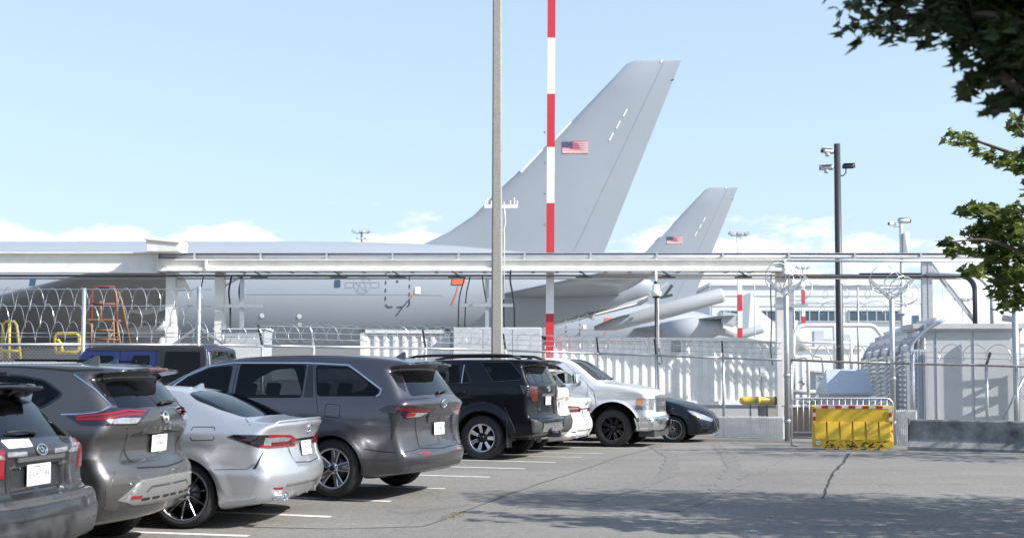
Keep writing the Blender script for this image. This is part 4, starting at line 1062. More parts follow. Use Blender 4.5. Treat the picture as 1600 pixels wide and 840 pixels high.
def build_trail():
    sh = SH['trail']; pm = paint('black_paint', (.004, .005, .008), .2, .3, .3)
    r = car_root('off_road_suv', (19.5, .78, 21.02, 0), 'black off-road SUV with roof rails and seven-spoke silver wheels', 'SUV')
    body(sh, r, pm, .03)
    side_set(sh, r, pm, [[(1.165, 1.735), (.601, 1.735), (.45, 1.60), (.335, 1.465), (.375, 1.416), (.873, 1.38), (.999, 1.551)]],
        [([(1.51, 1.76), (1.21, 1.33), (1.22, 1.02), (1.42, .80), (1.55, .46), (2.35, .44), (2.35, 1.3), (2.30, 1.76)], [[(2.25, 1.70), (1.525, 1.70), (1.49, 1.36), (2.25, 1.32)], [(1.48, 1.675), (1.275, 1.367), (1.46, 1.36)]], (1.46, 1.19)),
         ([(2.38, 1.76), (2.38, .44), (3.2, .44), (3.28, .9), (3.28, 1.25), (2.9, 1.62)], [[(2.42, 1.69), (2.8, 1.63), (3.18, 1.36), (3.18, 1.30), (2.42, 1.31)]], (2.55, 1.18))], trim=M_gloss)
    for s in (1, -1):
        line(sh, 'side', [(1.46, 1.69), (1.462, 1.36)], .02, .008, 'window_divider', M_alloy if s else M_gloss, r, s)
        line(sh, 'side', [(2.25, 1.345), (1.30, 1.352)], .014, .008, 'window_sill_trim', M_alloyd, r, s)
        t = patch(sh, 'corner', [(.373, .885, 1.327), (.198, .762, 1.32), (.15, .60, 1.29), (.154, .56, 1.16), (.17, .618, 1.027), (.188, .718, 1.041), (.3, .912, 1.176)], .012, 'tail_light', M_smoke, r, s)
        for z0 in (1.27, 1.22, 1.17, 1.12, 1.07):
            patch(sh, 'corner', [(.20, .79, z0 + .018), (.155, .56, z0 + .018), (.16, .56, z0 - .018), (.20, .76, z0 - .018)], .016, 'red_lamp', M_redlens, t, s)
        patch(sh, 'corner', [(.39, .74, 1.70), (.29, .70, 1.70), (.19, .62, 1.36), (.23, .77, 1.36)], .005, 'rear_pillar_trim', M_gloss, r, s)
        # wheel arch flares, mud flaps, roof rails
        for (xw, RT) in sh.wheels:
            line(sh, 'side', [(xw + (RT + .135) * math.cos(a), RT + (RT + .115) * math.sin(a)) for a in [math.pi * k / 16 for k in range(17)]], .085, .010, 'arch_flare', pm, r, s)
        line(sh, 'side', [(.63, .93), (.50, .66), (.44, .50)], .012, .014, 'flare_edge', M_clad, r, s)
        MB().box((.585, s * .84, .48), (.016, .26, .50)).build('mud_flap', M_black, r)
        MB().tube([(.42, s * .70, 1.80), (.62, s * .69, 1.85), (.9, s * .69, 1.862), (2.1, s * .69, 1.862), (2.45, s * .69, 1.845), (2.65, s * .69, 1.80)], .026, 8).build('roof_rail', M_black, r)
        p, n = surf(sh, 'side', (1.12, 1.485)); p.y *= s; n.y *= s; text_mesh('badge', 'TRD', .06, M_alloyd, r, frame(p, n, .003)) if False else None
    rear_glass(sh, r, .60, .60, 1.365, 1.675, .155, .28, M_rglass)
    patch(sh, 'rear', [(-.60, .655), (.60, .655), (.58, .50), (-.58, .50)], .012, 'bumper_plate', M_chrome, r)
    for s in (1, -1): patch(sh, 'corner', [(.14, .92, .74), (.03, .66, .66), (.05, .62, .49), (.12, .90, .50)], .010, 'bumper_corner', M_clad, r, s)
    line(sh, 'rear', [(-.55, 1.32), (-.52, .8), (.52, .8), (.55, 1.32)], .012, .002, 'tailgate_gap', M_seam, r)
    patch(sh, 'rear', [(-.34, 1.135), (.34, 1.135), (.34, 1.175), (-.34, 1.175)], .02, 'tailgate_garnish', M_chrome, r)
    p, n = surf(sh, 'rear', (0, 1.04)); plate(r, frame(p, n, .012), 5)
    p, n = surf(sh, 'rear', (0, 1.26)); emblem(r, frame(p, n, .002), 'ovals', .055)
    MB().box((.02, 0, .42), (.22, .08, .08)).bar((-.12, 0, .42), (-.02, 0, .42), .05).lathe([(.0, .07), (.02, .06), (.027, .04), (.02, .015), (.013, 0)], 12, Matrix.Translation((-.10, 0, .44))).build('tow_hitch', M_dark, r)
    MB().tube([(.2, -.5, .40), (.6, -.5, .36)], .035, 8).tube([(1.06, -.6, .395), (1.06, .6, .395)], .06, 8).box((.7, 0, .42), (.7, .9, .14)).build('underbody', M_dark, r)
    fin(sh, r, .5, M_black, .05, .13)
    mirrors(sh, r, 3.05, 1.3, M_gloss, (.12, .24, .18))
    patch(sh, 'glassf', [(2.75, -.62, 1.70), (2.75, .62, 1.70), (3.38, .78, 1.33), (3.42, 0, 1.32), (3.38, -.78, 1.33)], .004, 'windscreen', M_clear, r)
    front_basic(sh, r, 4.82, 1.02, .85, pm)
    four(sh, r, 'trail', .235, .26, .965)
    finish(r, [(1.35, 2), (2.3, 2)], .60, 1.60, .66, (3.05, 1.22))
    return r

def build_pickup():
    sh = SH['pickup']; pm = paint('pearl_silver_paint', (.66, .67, .69), .25, .25)
    r = car_root('pickup_truck', (19.5, -1.93, 28.73, -.11), 'silver white pickup truck with big black wheels facing right', 'pickup truck', True)
    body(sh, r, pm, .03)
    side_set(sh, r, pm, [], [([(1.97, 1.90), (1.93, 1.5), (1.93, .62), (3.0, .60), (3.02, 1.45), (3.0, 1.955)], [[(2.05, 1.88), (2.0, 1.46), (2.95, 1.45), (2.95, 1.925)]], (2.1, 1.30)),
        ([(3.05, 1.955), (3.05, .60), (4.15, .60), (4.22, 1.0), (4.22, 1.43), (3.58, 1.935), (3.3, 1.955)], [[(3.10, 1.925), (3.22, 1.925), (3.47, 1.85), (3.97, 1.53), (4.0, 1.45), (3.10, 1.44)]], (3.25, 1.30))])
    for s in (1, -1):
        hl = patch(sh, 'fcorner', [(5.38, .96, 1.10), (5.50, .86, 1.115), (5.69, .52, 1.10), (5.67, .66, .845), (5.32, .97, .86)], .006, 'headlight', M_lens, r, s)
        patch(sh, 'fcorner', [(5.40, .955, 1.085), (5.45, .91, 1.10), (5.48, .89, 1.03), (5.34, .97, .95)], .010, 'indicator', M_amber, hl, s)
        patch(sh, 'fcorner', [(5.30, 1.0, .675), (5.60, .93, .69), (5.84, .55, .69), (5.85, .3, .69), (5.85, .3, .345), (5.70, .75, .345), (5.38, .97, .345)], .010, 'bumper_wing', M_chrome, r, s)
        patch(sh, 'fcorner', [(5.69, .88, .60), (5.78, .70, .595), (5.78, .69, .48), (5.69, .87, .485)], .016, 'fog_light', M_lens, r, s)
        for (xw, RT) in sh.wheels: line(sh, 'side', [(xw + (RT + .13) * math.cos(a), RT + (RT + .125) * math.sin(a)) for a in [math.pi * k / 16 for k in range(17)]], .085, .012, 'arch_flare', pm, r, s)
        c = Vector((4.02, s * 1.21, 1.56))
        o = bevel(MB().box(c, (.12, .24, .27)).build('wing_mirror', M_chrome, r), .05, 3)
        MB().bar((4.0, s * .90, 1.46), (4.03, s * 1.16, 1.46), .10, .08).build('mirror_stalk', M_black, o)
        line(sh, 'side', [(4.2, 1.44), (4.38, 1.25), (4.44, .9)], .010, .0015, 'panel_gap', M_seam, r, s)
        line(sh, 'glassf', [(4.62, s * .86, 1.48), (5.2, s * .80, 1.42), (5.66, s * .60, 1.27)], .010, .0015, 'bonnet_gap', M_seam, r)
    patch(sh, 'front', [(-.42, .70), (.42, .70), (.42, .345), (-.42, .345)], .011, 'front_bumper', M_chrome, r)
    g = patch(sh, 'front', [(-.50, 1.16), (0, 1.19), (.50, 1.16), (.54, .80), (-.54, .80)], .014, 'grille', M_alloy, r)
    for s in (1, -1):
        for z0 in (1.065, .88): patch(sh, 'front', [(s * .07, z0 + .045), (s * .40, z0 + .040), (s * .41, z0 - .045), (s * .07, z0 - .045)], .02, 'grille_mesh', M_clad, g)
    patch(sh, 'front', [(-.85, .345), (.85, .345), (.6, .2), (-.6, .2)], .0, 'air_dam', M_black, r) if False else None
    MB().box((5.55, 0, .31), (.36, 1.55, .15)).build('air_dam', M_clad, r)
    patch(sh, 'glassf', [(3.70, -.66, 2.0), (3.70, .66, 2.0), (4.30, .82, 1.62), (4.44, .84, 1.53), (4.52, 0, 1.52), (4.44, -.84, 1.53), (4.30, -.82, 1.62)], .004, 'windscreen', M_clear, r)
    MB().tube([(4.50, -.55, 1.545), (4.42, -.05, 1.575)], .014, 6).tube([(4.50, .1, 1.545), (4.42, .6, 1.575)], .014, 6).build('wipers', M_black, r)
    p, n = surf(sh, 'side', (4.33, 1.18))
    for s in (1, -1):
        for (xx, zz_) in ((1.28, .43), (4.82, .43)): pass
    patch(sh, 'top', [(.15, -.8), (1.65, -.8), (1.65, .8), (.15, .8)], .004, 'bed_cover', M_black, r)
    patch(sh, 'rear', [(-.78, 1.4), (.78, 1.4), (.78, .75), (-.78, .75)], .004, 'tailgate', pm, r)
    for s in (1, -1): patch(sh, 'rear', [(s * .80, 1.40), (s * .95, 1.40), (s * .95, .95), (s * .80, .95)], .008, 'tail_light', M_redmark, r)
    four(sh, r, 'pickup', .272, .29, 1.02)
    finish(r, [(2.15, 2), (3.1, 2)], .80, 1.84, .72, (3.95, 1.38))
    return r

def build_altima():
    sh = SH['altima']; pm = paint('navy_paint', (.009, .013, .022), .35, .25, .35)
    r = car_root('sedan', (19.5, .587, 30.52, -.125), 'dark navy sedan with many-spoked wheel covers nosing out at end of row', 'sedan', True)
    body(sh, r, pm, .032)
    side_set(sh, r, pm, [], [([(1.40, .92), (1.55, .40), (2.35, .28), (2.36, .95), (2.33, 1.36), (1.75, 1.35)], [[(2.28, 1.33), (1.85, 1.33), (1.35, 1.18), (2.28, 1.02)]], (1.62, .86)),
        ([(2.39, 1.36), (2.39, .28), (3.30, .28), (3.40, .75), (3.40, .95), (3.2, 1.12), (2.85, 1.30)], [[(2.42, 1.33), (2.75, 1.28), (3.1, 1.12), (3.25, 1.02), (2.42, 1.02)]], (2.6, .87))])
    for s in (1, -1):
        hl = patch(sh, 'fcorner', [(4.24, .87, .795), (4.40, .80, .765), (4.60, .64, .68), (4.79, .34, .565), (4.76, .46, .505), (4.55, .76, .585), (4.38, .86, .68)], .006, 'headlight', M_lens, r, s)
        patch(sh, 'fcorner', [(4.40, .85, .71), (4.50, .78, .665), (4.54, .76, .60), (4.42, .84, .66)], .010, 'indicator', M_amber, hl, s)
        fg = patch(sh, 'fcorner', [(4.55, .80, .36), (4.72, .58, .38), (4.70, .60, .24), (4.52, .80, .24)], .005, 'fog_light_surround', M_black, r, s)
        for z0 in (.34, .31, .28, .25): line(sh, 'fcorner', [(4.56, .78, z0), (4.70, .6, z0 + .005)], .010, .009, 'vent_bar', M_alloy, fg, s)
        patch(sh, 'corner', [(.3, .85, .95), (.12, .5, .93), (.13, .5, .8), (.3, .86, .8)], .006, 'tail_light', M_redmark, r, s)
    patch(sh, 'front', [(-.32, .58), (.32, .58), (.40, .40), (.25, .28), (-.25, .28), (-.40, .40)], .008, 'grille', M_black, r, rnd=1)
    line(sh, 'front', [(-.34, .60), (-.22, .36), (0, .30), (.22, .36), (.34, .60)], .035, .014, 'grille_trim', M_chrome, r)
    patch(sh, 'front', [(-.45, .24), (.45, .24), (.40, .17), (-.40, .17)], .006, 'lower_grille', M_black, r)
    patch(sh, 'glassf', [(2.72, -.52, 1.37), (2.72, .52, 1.37), (3.38, .70, 1.11), (3.45, 0, 1.10), (3.38, -.70, 1.11)], .004, 'windscreen', M_clear, r)
    rear_glass(sh, r, .58, .5, 1.13, 1.36, .5, 1.1)
    mirrors(sh, r, 3.12, 1.0, pm)
    four(sh, r, 'altima', .222, .215, .895)
    finish(r, [(1.45, 2), (2.35, 2)], .28, 1.28, .60, (3.1, .95))
    return r

def build_jeep():
    sh = SH['jeep']; pm = paint('deep_blue_paint', (.006, .013, .115), .2, .3)
    top = mat('textured_black_hardtop', (.022, .022, .025), .6, noise=.2)
    r = car_root('four_wheel_drive', (9, -5.45, 22.3, .08), 'blue square four wheel drive with black hardtop behind the minivan', 'four wheel drive')
    body(sh, r, pm, .035)
    for s in (1, -1):
        patch(sh, 'side', [(.07, 1.23), (.16, 1.90), (.28, 1.965), (1.12, 1.975), (1.14, 1.27)], .006, 'hardtop_side', top, r, s)
        patch(sh, 'side', [(1.10, 1.885), (2.50, 1.885), (2.56, 1.95), (2.3, 1.975), (1.1, 1.975)], .008, 'hardtop_rail', top, r, s)
        w = patch(sh, 'side', [(.26, 1.30), (.30, 1.86), (.98, 1.87), (1.02, 1.30)], .010, 'quarter_pane', M_glass, r, s, rnd=1)
        for a, b in ((1.17, 1.86), (1.90, 2.72)):
            line(sh, 'side', [(a, .6), (a, 1.88), (b - .16, 1.88), (b, 1.30), (b, .6)], .014, .002, 'door_gap', M_seam, r, s)
            d = patch(sh, 'side', [(a + .02, .6), (a + .02, 1.88), (b - .16, 1.88), (b - .01, 1.30), (b - .02, .6)], .003, 'door', pm, r, s, cell=.1, holes=[[(a + .11, 1.33), (a + .13, 1.80), (b - .22, 1.80), (b - .12, 1.33)]])
            patch(sh, 'side', [(a + .11, 1.33), (a + .13, 1.80), (b - .22, 1.80), (b - .12, 1.33)], .007, 'window', M_glass, d, s, rnd=1)
    patch(sh, 'top', [(.2, -.62), (2.5, -.62), (2.5, .62), (.2, .62)], .006, 'hardtop_roof', top, r, cell=.1)
    patch(sh, 'rear', [(-.62, 1.30), (-.58, 1.88), (.58, 1.88), (.62, 1.30)], .006, 'rear_window', M_clear, r, rnd=1)
    patch(sh, 'rear', [(-.64, 1.88), (-.6, 1.95), (.6, 1.95), (.64, 1.88)], .006, 'hardtop_lip', top, r)
    for s in (1, -1): line(sh, 'rear', [(s * .70, 1.26), (s * .645, 1.86)], .05, .008, 'hardtop_pillar', M_galv, r)  # pale strip: sunlight on the black pillar put into its colour
    patch(sh, 'glassf', [(2.66, -.58, 1.90), (2.66, .58, 1.90), (2.93, .64, 1.42), (2.93, -.64, 1.42)], .006, 'windscreen', M_clear, r)
    sp = MB(); sp.lathe([(.2, -.1), (.36, -.11), (.41, -.06), (.41, .06), (.36, .11), (.2, .1), (.18, .02), (0, .02)], 32, Matrix.Translation((-.09, .05, .98)) @ Matrix.Rotation(R(-90), 4, 'Y')); sp.build('spare_wheel', M_rub, r)
    for s in (1, -1): MB().box((.03, s * .70, .95), (.06, .12, .2)).build('tail_light', M_redmark, r)
    front_basic(sh, r, 4.6, .95, .95, pm); mirrors(sh, r, 2.75, 1.35, M_black)
    four(sh, r, 'plain', .23, .26, .92)
    finish(r, [(1.1, 2), (1.95, 2)], .75, 1.80, .6, (2.6, 1.25))
    return r

def build_all_cars():
    build_outback(); build_rogue(); build_camry(); build_sienna(); build_trail()
    build_rogue('hatchback', (19.5, 1.10, 23.1, -.045), paint('cream_paint', (.62, .60, .54), .1, .35), 'cream hatchback showing its tailgate between black SUV and white sedan', False, 'hatchback', 0)
    build_camry('camry', 'sedan', (19.5, 1.68, 25.1, -.085), paint('white_car_paint', (.80, .80, .80), .05, .3), 'white sedan with red tail light in front of the pickup truck', True)
    build_pickup(); build_altima(); build_jeep()
    build_rogue('suv', (10, -5.95, 19.3, 0), paint('dark_blue_paint', (.03, .05, .10), .4, .3), 'dark blue SUV nearly hidden behind grey SUV, only its roof end showing', False, 'SUV', 1)
build_all_cars()
# ---------------------------------------------------------------- pipe bridge, containers, poles, buildings
def colb(name, a, b, w, m, parent=None, t=None):
    return MB().bar(a, b, w, t or w).build(name, m, parent)
M_under = mat('beam_underside', (.40, .38, .34), .7, noise=.2, nscale=6)
M_pipe = mat('aluminium_pipe', (.60, .62, .66), .35, .5, noise=.1, nscale=3)
def bridge():
    Y = 34.2; X = lambda px, y=Y: (px - 800) / 1800 * y; Zf = lambda py, y=Y: EYE + (592 - py) / 1800 * y
    r = empty('pipe_bridge', (X(740), Y, 0), 0, 'long white steel pipe bridge crossing the whole view in front of the planes', 'pipe bridge')
    off = -r.location
    def B(name, x0, x1, z0, z1, y0, y1, m):
        mb = MB().box(((x0 + x1) / 2 + off.x, (y0 + y1) / 2 + off.y, (z0 + z1) / 2), (x1 - x0, y1 - y0, z1 - z0)); return mb
    xs, xe = X(243), X(1232)
    mb = B('', xs, xe, Zf(405), Zf(418), Y + .16, Y + .19, 0)                         # web
    for a in (0,):
        mb.box(((xs + xe) / 2 + off.x, .22, Zf(404.5)), (xe - xs, .29, .035)); mb.box(((xs + xe) / 2 + off.x, .17, Zf(420)), (xe - xs, .36, .10))
    mb.build('front_beam', M_offwhite, r)
    mb = B('', xs, xe, Zf(405), Zf(418), Y + .62, Y + .65, 0); mb.box(((xs + xe) / 2 + off.x, .635, Zf(420)), (xe - xs, .3, .085)); mb.build('rear_beam', M_offwhite, r)
    mb = MB()
    for k in range(26):
        x = xs + .3 + k * (xe - xs - .6) / 25; mb.box((x + off.x, .40, Zf(421)), (.10, .46, .10))
    mb.build('cross_ties', M_under, r)
    for px in (320, 775, 1228): 
        MB().box((X(px) + off.x, .06, (Zf(404) + Zf(421)) / 2), (.05, .20, Zf(404) - Zf(421) - .05)).build('splice_plate', M_offwhite, r)
    # upper cable tray and clips
    z0, z1 = Zf(403), Zf(393.5); x0, x1 = X(243), X(1545)
    mb = MB().tube([(x0 + off.x, .23, (z0 + z1) / 2), (x1 + off.x, .23, (z0 + z1) / 2)], (z1 - z0) / 2 * .92, 12); mb.build('upper_pipe', M_pipe, r)
    MB().box(((x0 + x1) / 2 + off.x, .23, z1 - .005), (x1 - x0, .22, .014)).build('tray_lid', M_pipe, r)
    for px in range(300, 1540, 104):
        MB().box((X(px) + off.x, .13, (z0 + z1) / 2), (.06, .012, z1 - z0 + .03)).build('pipe_clip', M_greysteel, r)
    for k in range(40):
        pass
    # lower dark pipes
    for dy, py, ra in ((.05, 430.5, .028), (.45, 428, .035), (.6, 432, .025)):
        MB().tube([(X(-80) + off.x, dy, Zf(py)), (X(1525) + off.x, dy, Zf(py))], ra, 8).build('lower_pipe', M_dark if dy < .3 else M_under, r)
    MB().tube([(X(1232) + off.x, .1, Zf(406.5)), (X(1530) + off.x, .1, Zf(406.5))], .035, 8).build('lower_pipe', M_greysteel, r)
    rr = random.Random(3)
    for px in (395, 520, 612, 705, 905, 1035, 1155):
        h = MB().bar((X(px) + off.x, .02, Zf(423)), (X(px + 14) + off.x, .02, Zf(431)), .05, .04).box((X(px + 8) + off.x, .05, Zf(432)), (.5, .08, .05)); h.build('pipe_hanger', M_dark, r)
    # tall girder at the left
    gx0, gx1 = X(-150), X(243)
    mb = MB(); c = (gx0 + gx1) / 2 + off.x; L = gx1 - gx0
    mb.box((c, .25, (Zf(393) + Zf(424)) / 2), (L, .04, Zf(393) - Zf(424))); mb.box((c, .32, Zf(393.5)), (L, .46, .04)); mb.box((c, .22, Zf(423.5)), (L, .30, .05))
    mb.box((gx1 + off.x - .02, .16, (Zf(394) + Zf(424)) / 2), (.04, .14, Zf(394) - Zf(424) - .06)); mb.build('deep_girder', M_offwhite, r)
    # columns
    for px, w in ((258, .36), (335, .26), (1228, .22)):
        colb('column', (X(px) + off.x, .62, -.13), (X(px) + off.x, .62, Zf(423)), w, M_offwhite, r, .28)
        MB().bar((X(px) + off.x + .1, .62, Zf(445)), (X(px) + off.x + .75, .62, Zf(425)), .06).build('column_brace', M_offwhite, r) if px == 335 else None
    MB().add([(X(268) + off.x, .6, Zf(430)), (X(268) + off.x, .6, Zf(452)), (X(288) + off.x, .6, Zf(452)), (X(276) + off.x, .6, Zf(430)), (X(268) + off.x, .7, Zf(430)), (X(268) + off.x, .7, Zf(452)), (X(288) + off.x, .7, Zf(452)), (X(276) + off.x, .7, Zf(430))],
             [(0, 1, 2, 3), (7, 6, 5, 4), (0, 4, 5, 1), (1, 5, 6, 2), (2, 6, 7, 3), (3, 7, 4, 0)]).build('gusset', M_offwhite, r)
    # right end support: paired column with braces and bent pipes
    for px in (1449, 1458):
        colb('support_column', (X(px) + off.x, .2, Zf(503)), (X(px) + off.x, .2, Zf(406)), .13, M_galv, r)
    MB().bar((X(1462) + off.x, .2, Zf(418)), (X(1527) + off.x, .2, Zf(502)), .06).build('brace', M_greysteel, r)
    MB().bar((X(1464) + off.x, .35, Zf(408)), (X(1532) + off.x, .35, Zf(498)), .05).build('brace', M_galv, r)
    MB().box((X(1454) + off.x, .2, Zf(502)), (.5, .5, .06)).build('base_plate', M_greysteel, r)
    def bend(px0, pxr, py, rad, yy, zb):
        zt = Zf(py); pts = [(X(px0) + off.x, yy, zt)]
        for k in range(9):
            a = math.pi / 2 * k / 8; pts.append((X(pxr) + off.x - rad + rad * math.sin(a), yy, zt - rad + rad * math.cos(a)))
        pts.append((X(pxr) + off.x, yy, zb)); return pts
    for px0, pxr, py, rad, yy in ((1232, 1527, 430, .45, .15), (1350, 1533, 427, .4, .35), (1450, 1552, 428, .75, .05)):
        MB().tube(bend(px0, pxr, py, rad, yy, Zf(505)), .055, 10).build('bent_pipe', M_dark if pxr != 1552 else M_greysteel, r)
    return r
bridge()
def bz(px, py, Y): return at(px, py, Y)
# the white box that caps the tall girder
o = bevel(MB().box((0, 0, 0), (.98, .9, .36)).build('roof_box', M_offwhite), .02, 1); o.location = at(261, 386, 34.3)
o.location.z -= .01; tag(o, 'white steel box sitting on the end of the deep left girder', 'box')
MB().add([(-.55, -.5, .18), (.5, -.5, .08), (.5, .5, .08), (-.55, .5, .18), (-.55, -.5, .22), (.5, -.5, .12), (.5, .5, .12), (-.55, .5, .22)], [(0, 3, 2, 1), (4, 5, 6, 7), (0, 1, 5, 4), (1, 2, 6, 5), (2, 3, 7, 6), (3, 0, 4, 7)]).build('lid', mat('tan_lid', (.66, .60, .50), .6), o)

# hanging hoses and cables
M_hose = mat('black_rubber_hose', (.012, .012, .013), .6)
hs = [[(362, 431, 34.6), (357, 455, 34.6), (360, 480, 34.6), (360, 512, 34.6)], [(378, 431, 34.6), (373, 455, 34.6), (377, 480, 34.6), (376, 512, 34.6)], [(318, 432, 34.6), (313, 455, 34.6), (311, 480, 34.6)],
      [(727, 430, 34.7), (717, 465, 34.7), (716, 512, 34.7)], [(735, 431, 34.7), (728, 460, 34.7), (726, 512, 34.7)], [(753, 430, 34.5), (757, 455, 34.5), (760, 472, 34.5)],
      [(798, 422, 34.0), (797, 440, 34.0), (802, 462, 34.0), (804, 485, 34.0), (804, 512, 34.0)], [(786, 430, 34.6), (787, 470, 34.6), (788, 512, 34.6)], [(1205, 428, 34.0), (1204, 460, 34.0), (1206, 500, 34.0), (1204, 545, 34.0), (1207, 570, 34.0)]]
lab = ['left hose of the close pair hanging near the second column', 'right hose of the close pair hanging near the second column', 'short black hose between the two left bridge columns', 'black cable hanging by the orange fuselage cover', 'black cable right of the orange fuselage cover cable', 'short black cable just left of the concrete pole', 'thick curved black hose just right of the concrete pole', 'thin straight cable tight against the right side of the concrete pole', 'long black cable hanging left of the right bridge column']
for k, q in enumerate(hs):
    P = [at(*p) for p in q]; S_ = []
    for i in range(len(P) - 1):
        for j in range(5): S_.append(P[i].lerp(P[i + 1], j / 5))
    S_.append(P[-1])
    for _ in range(2): S_ = [S_[0]] + [(S_[i - 1] + S_[i] * 2 + S_[i + 1]) / 4 for i in range(1, len(S_) - 1)] + [S_[-1]]
    tag(MB().tube(S_, .028 if k in (0, 1, 6) else .018, 6).build('hanging_hose', M_hose), lab[k], 'hose', 'hoses hanging from the pipe bridge')

# ---- containers
M_cont = mat('container_white', (.84, .84, .82), .55, noise=.14, nscale=1.6)
M_cont2 = mat('container_grey', (.50, .52, .54), .55, noise=.15, nscale=2)
def container(px0, px1, Y0, Y1, py0, py1, zb, label, m, pitch=.275, dep=.05):
    a = at(px0, py0, Y0); b = at(px1, py1, Y1)
    L = math.hypot(b.x - a.x, b.y - a.y); h = (a.z + b.z) / 2 - zb
    r = empty('shipping_container', (a.x, a.y, zb), math.atan2(b.y - a.y, b.x - a.x), label, 'container', 'shipping containers behind the fence')
    v, f = [], []; x = .12; prof = []
    while x < L - .12 - pitch:
        prof += [(x, 0), (x + pitch * .27, 0), (x + pitch * .50, dep), (x + pitch * .77, dep)]; x += pitch
    prof.append((x, 0)); prof.append((L - .1, 0))
    for px_, d in prof: v += [(px_, d + .03, .12), (px_, d + .03, h - .08)]
    for i in range(len(prof) - 1): f.append((2 * i, 2 * i + 2, 2 * i + 3, 2 * i + 1))
    mk('side_panel', v, f, m, r)
    fr = MB(); W = 2.44
    for z in (.06, h - .05): fr.box((L / 2, .03, z), (L - .01, .10, .12 if z < 1 else .10)); fr.box((L / 2, W - .03, z), (L - .01, .10, .12))
    for xx in (.06, L - .06):
        for yy in (.04, W - .04): fr.box((xx, yy, h / 2), (.12, .14, h - .12))
    for xx in (.06, L - .06): fr.box((xx, W / 2, .062), (.10, W - .02, .10))
    fr.build('frame', m, r)
    MB().box((L / 2, W / 2, h - .02), (L - .16, W - .12, .03)).build('roof', m, r)
    MB().box((L / 2, W - .04, h / 2), (L - .24, .03, h - .2)).box((L - .05, W / 2, h / 2), (.03, W - .3, h - .2)).box((.05, W / 2, h / 2), (.03, W - .3, h - .2)).box((L / 2, W / 2, .08), (L - .3, W - .3, .04)).build('shell', m, r)
    for xx in (.06, L - .06): MB().box((xx, .04, h - .02), (.17, .17, .12)).build('corner_casting', M_dark, r)
    if L > 5:
        vl = MB(); c = at(1057, 541, 35.5); lx = (c - Vector((a.x, a.y, 0))).xy.length; lz = c.z - zb
        vl.box((lx, .0, lz), (.36, .04, .40)).build('vent_frame', m, r)
        for k in range(6): MB().box((lx, -.022, lz - .15 + k * .06), (.31, .012, .03)).build('vent_slot', M_dark, r)
    for xx in (.3, L - .3): MB().box((xx, .5, -zb / 2 + G(Y0) / 2 - .02), (.4, .9, zb - G(Y0) - .04)).build('support_block', M_conc, r)
    return r
container(845, 1222, 35.2, 35.9, 520, 534, .64, 'long white corrugated container with a louvred vent right of the striped pole', M_cont)
container(563, 703, 33.4, 33.6, 514, 516, .45, 'weathered white container left of the grey cabinet', mat('container_weathered', (.60, .61, .61), .6, noise=.22, nscale=1.8))
o = bevel(MB().box((0, .5, 0), (2.55, 1.0, 1.4)).build('equipment_cabinet', M_cont2), .03, 2); q = at(777, 511, 33.2); o.location = (q.x, 33.2, q.z - .7)
tag(o, 'grey steel cabinet behind the concrete pole, right of the weathered container', 'cabinet')
for k in range(3): MB().box((-.85 + .85 * k, -.005, 0), (.80, .012, 1.3)).build('door_panel', M_cont2, o)
o = bevel(MB().box((0, .5, 0), (1.25, 1.0, 1.5)).build('electrical_cabinet', mat('transformer_grey', (.33, .36, .40), .5, noise=.1)), .03, 2); q = at(380, 514, 33.0); o.location = (q.x, 33, q.z - .75)
tag(o, 'small grey cabinet on the left behind the fence, above the blue hardtop car', 'cabinet')
MB().box((0, -.01, .1), (1.0, .02, .9)).build('door_panel', M_greysteel, o); MB().box((0, .5, .76), (1.33, 1.1, .05)).build('roof', M_greysteel, o)

# yellow float tank, junction box
M_yel = mat('safety_yellow', (.74, .50, .035), .45, noise=.12, nscale=4)
a = at(1155, 625.5, 33.3); b = at(1213, 628, 33.3)
r = empty('gas_cylinder', a, 0, 'horizontal yellow cylinder with rounded left end in front of the white container', 'cylinder')
Lx = b.x - a.x; MX = Matrix.Rotation(R(90), 4, 'Y')
MB().lathe([(0, 0), (.055, .015), (.10, .06), (.118, .13), (.12, .2), (.12, Lx * .5), (.123, Lx * .5), (.123, Lx * .52), (.12, Lx * .52), (.12, Lx - .07)], 24, MX).build('tank_body', M_yel, r)
MB().lathe([(.125, Lx - .07), (.125, Lx), (.0, Lx)], 24, MX).build('end_cap', M_black, r)
MB().lathe([(.045, 0), (.045, .004), (0, .004)], 18, Matrix.Translation((Lx * .45, -.12, .005)) @ Matrix.Rotation(R(90), 4, 'X')).build('logo_disc', M_dark, r)
for k in range(7): MB().box((Lx * .58 + k * .045, -.122, .0), (.03, .004, .045)).build('marking', mat('faded_print', (.40, .26, .03), .6), r)
MB().tube([(Lx * .3, 0, -.10), (Lx * .3, .0, -.62)], .025, 6).tube([(Lx * .75, 0, -.10), (Lx * .75, .0, -.62)], .025, 6).build('stand', M_dark, r)
MB().bar((Lx * .2, 0, -.62), (Lx * .85, 0, -.62), .08, .08).bar((Lx * .3, 0, -.62), (Lx * .3, 0, -.9), .06).bar((Lx * .75, 0, -.62), (Lx * .75, 0, -1.0), .06).build('stand_rail', M_dark, r)
o = bevel(MB().box((0, 0, 0), (.17, .12, .30)).build('junction_box', M_greysteel), .015, 1); o.location = at(1190, 581, 34.9); tag(o, 'small grey junction box fixed to the right part of the long container', 'junction box')
MB().tube([(.0, 0, -.15), (-.03, 0, -.5), (.05, .0, -.85)], .012, 6).build('cable', M_dark, o); MB().box((0, -.065, .04), (.1, .01, .12)).build('cover', M_white, o)

# ---- poles
def lathe_pole(name, p, h, r0, r1, m, label, cat, n=16, **kw):
    r = empty(name, (p.x, p.y, p.z), 0, label, cat)
    MB().lathe([(r0, 0), (r1, h), (0, h)], n, None, n > 8).build('pole', m, r); return r
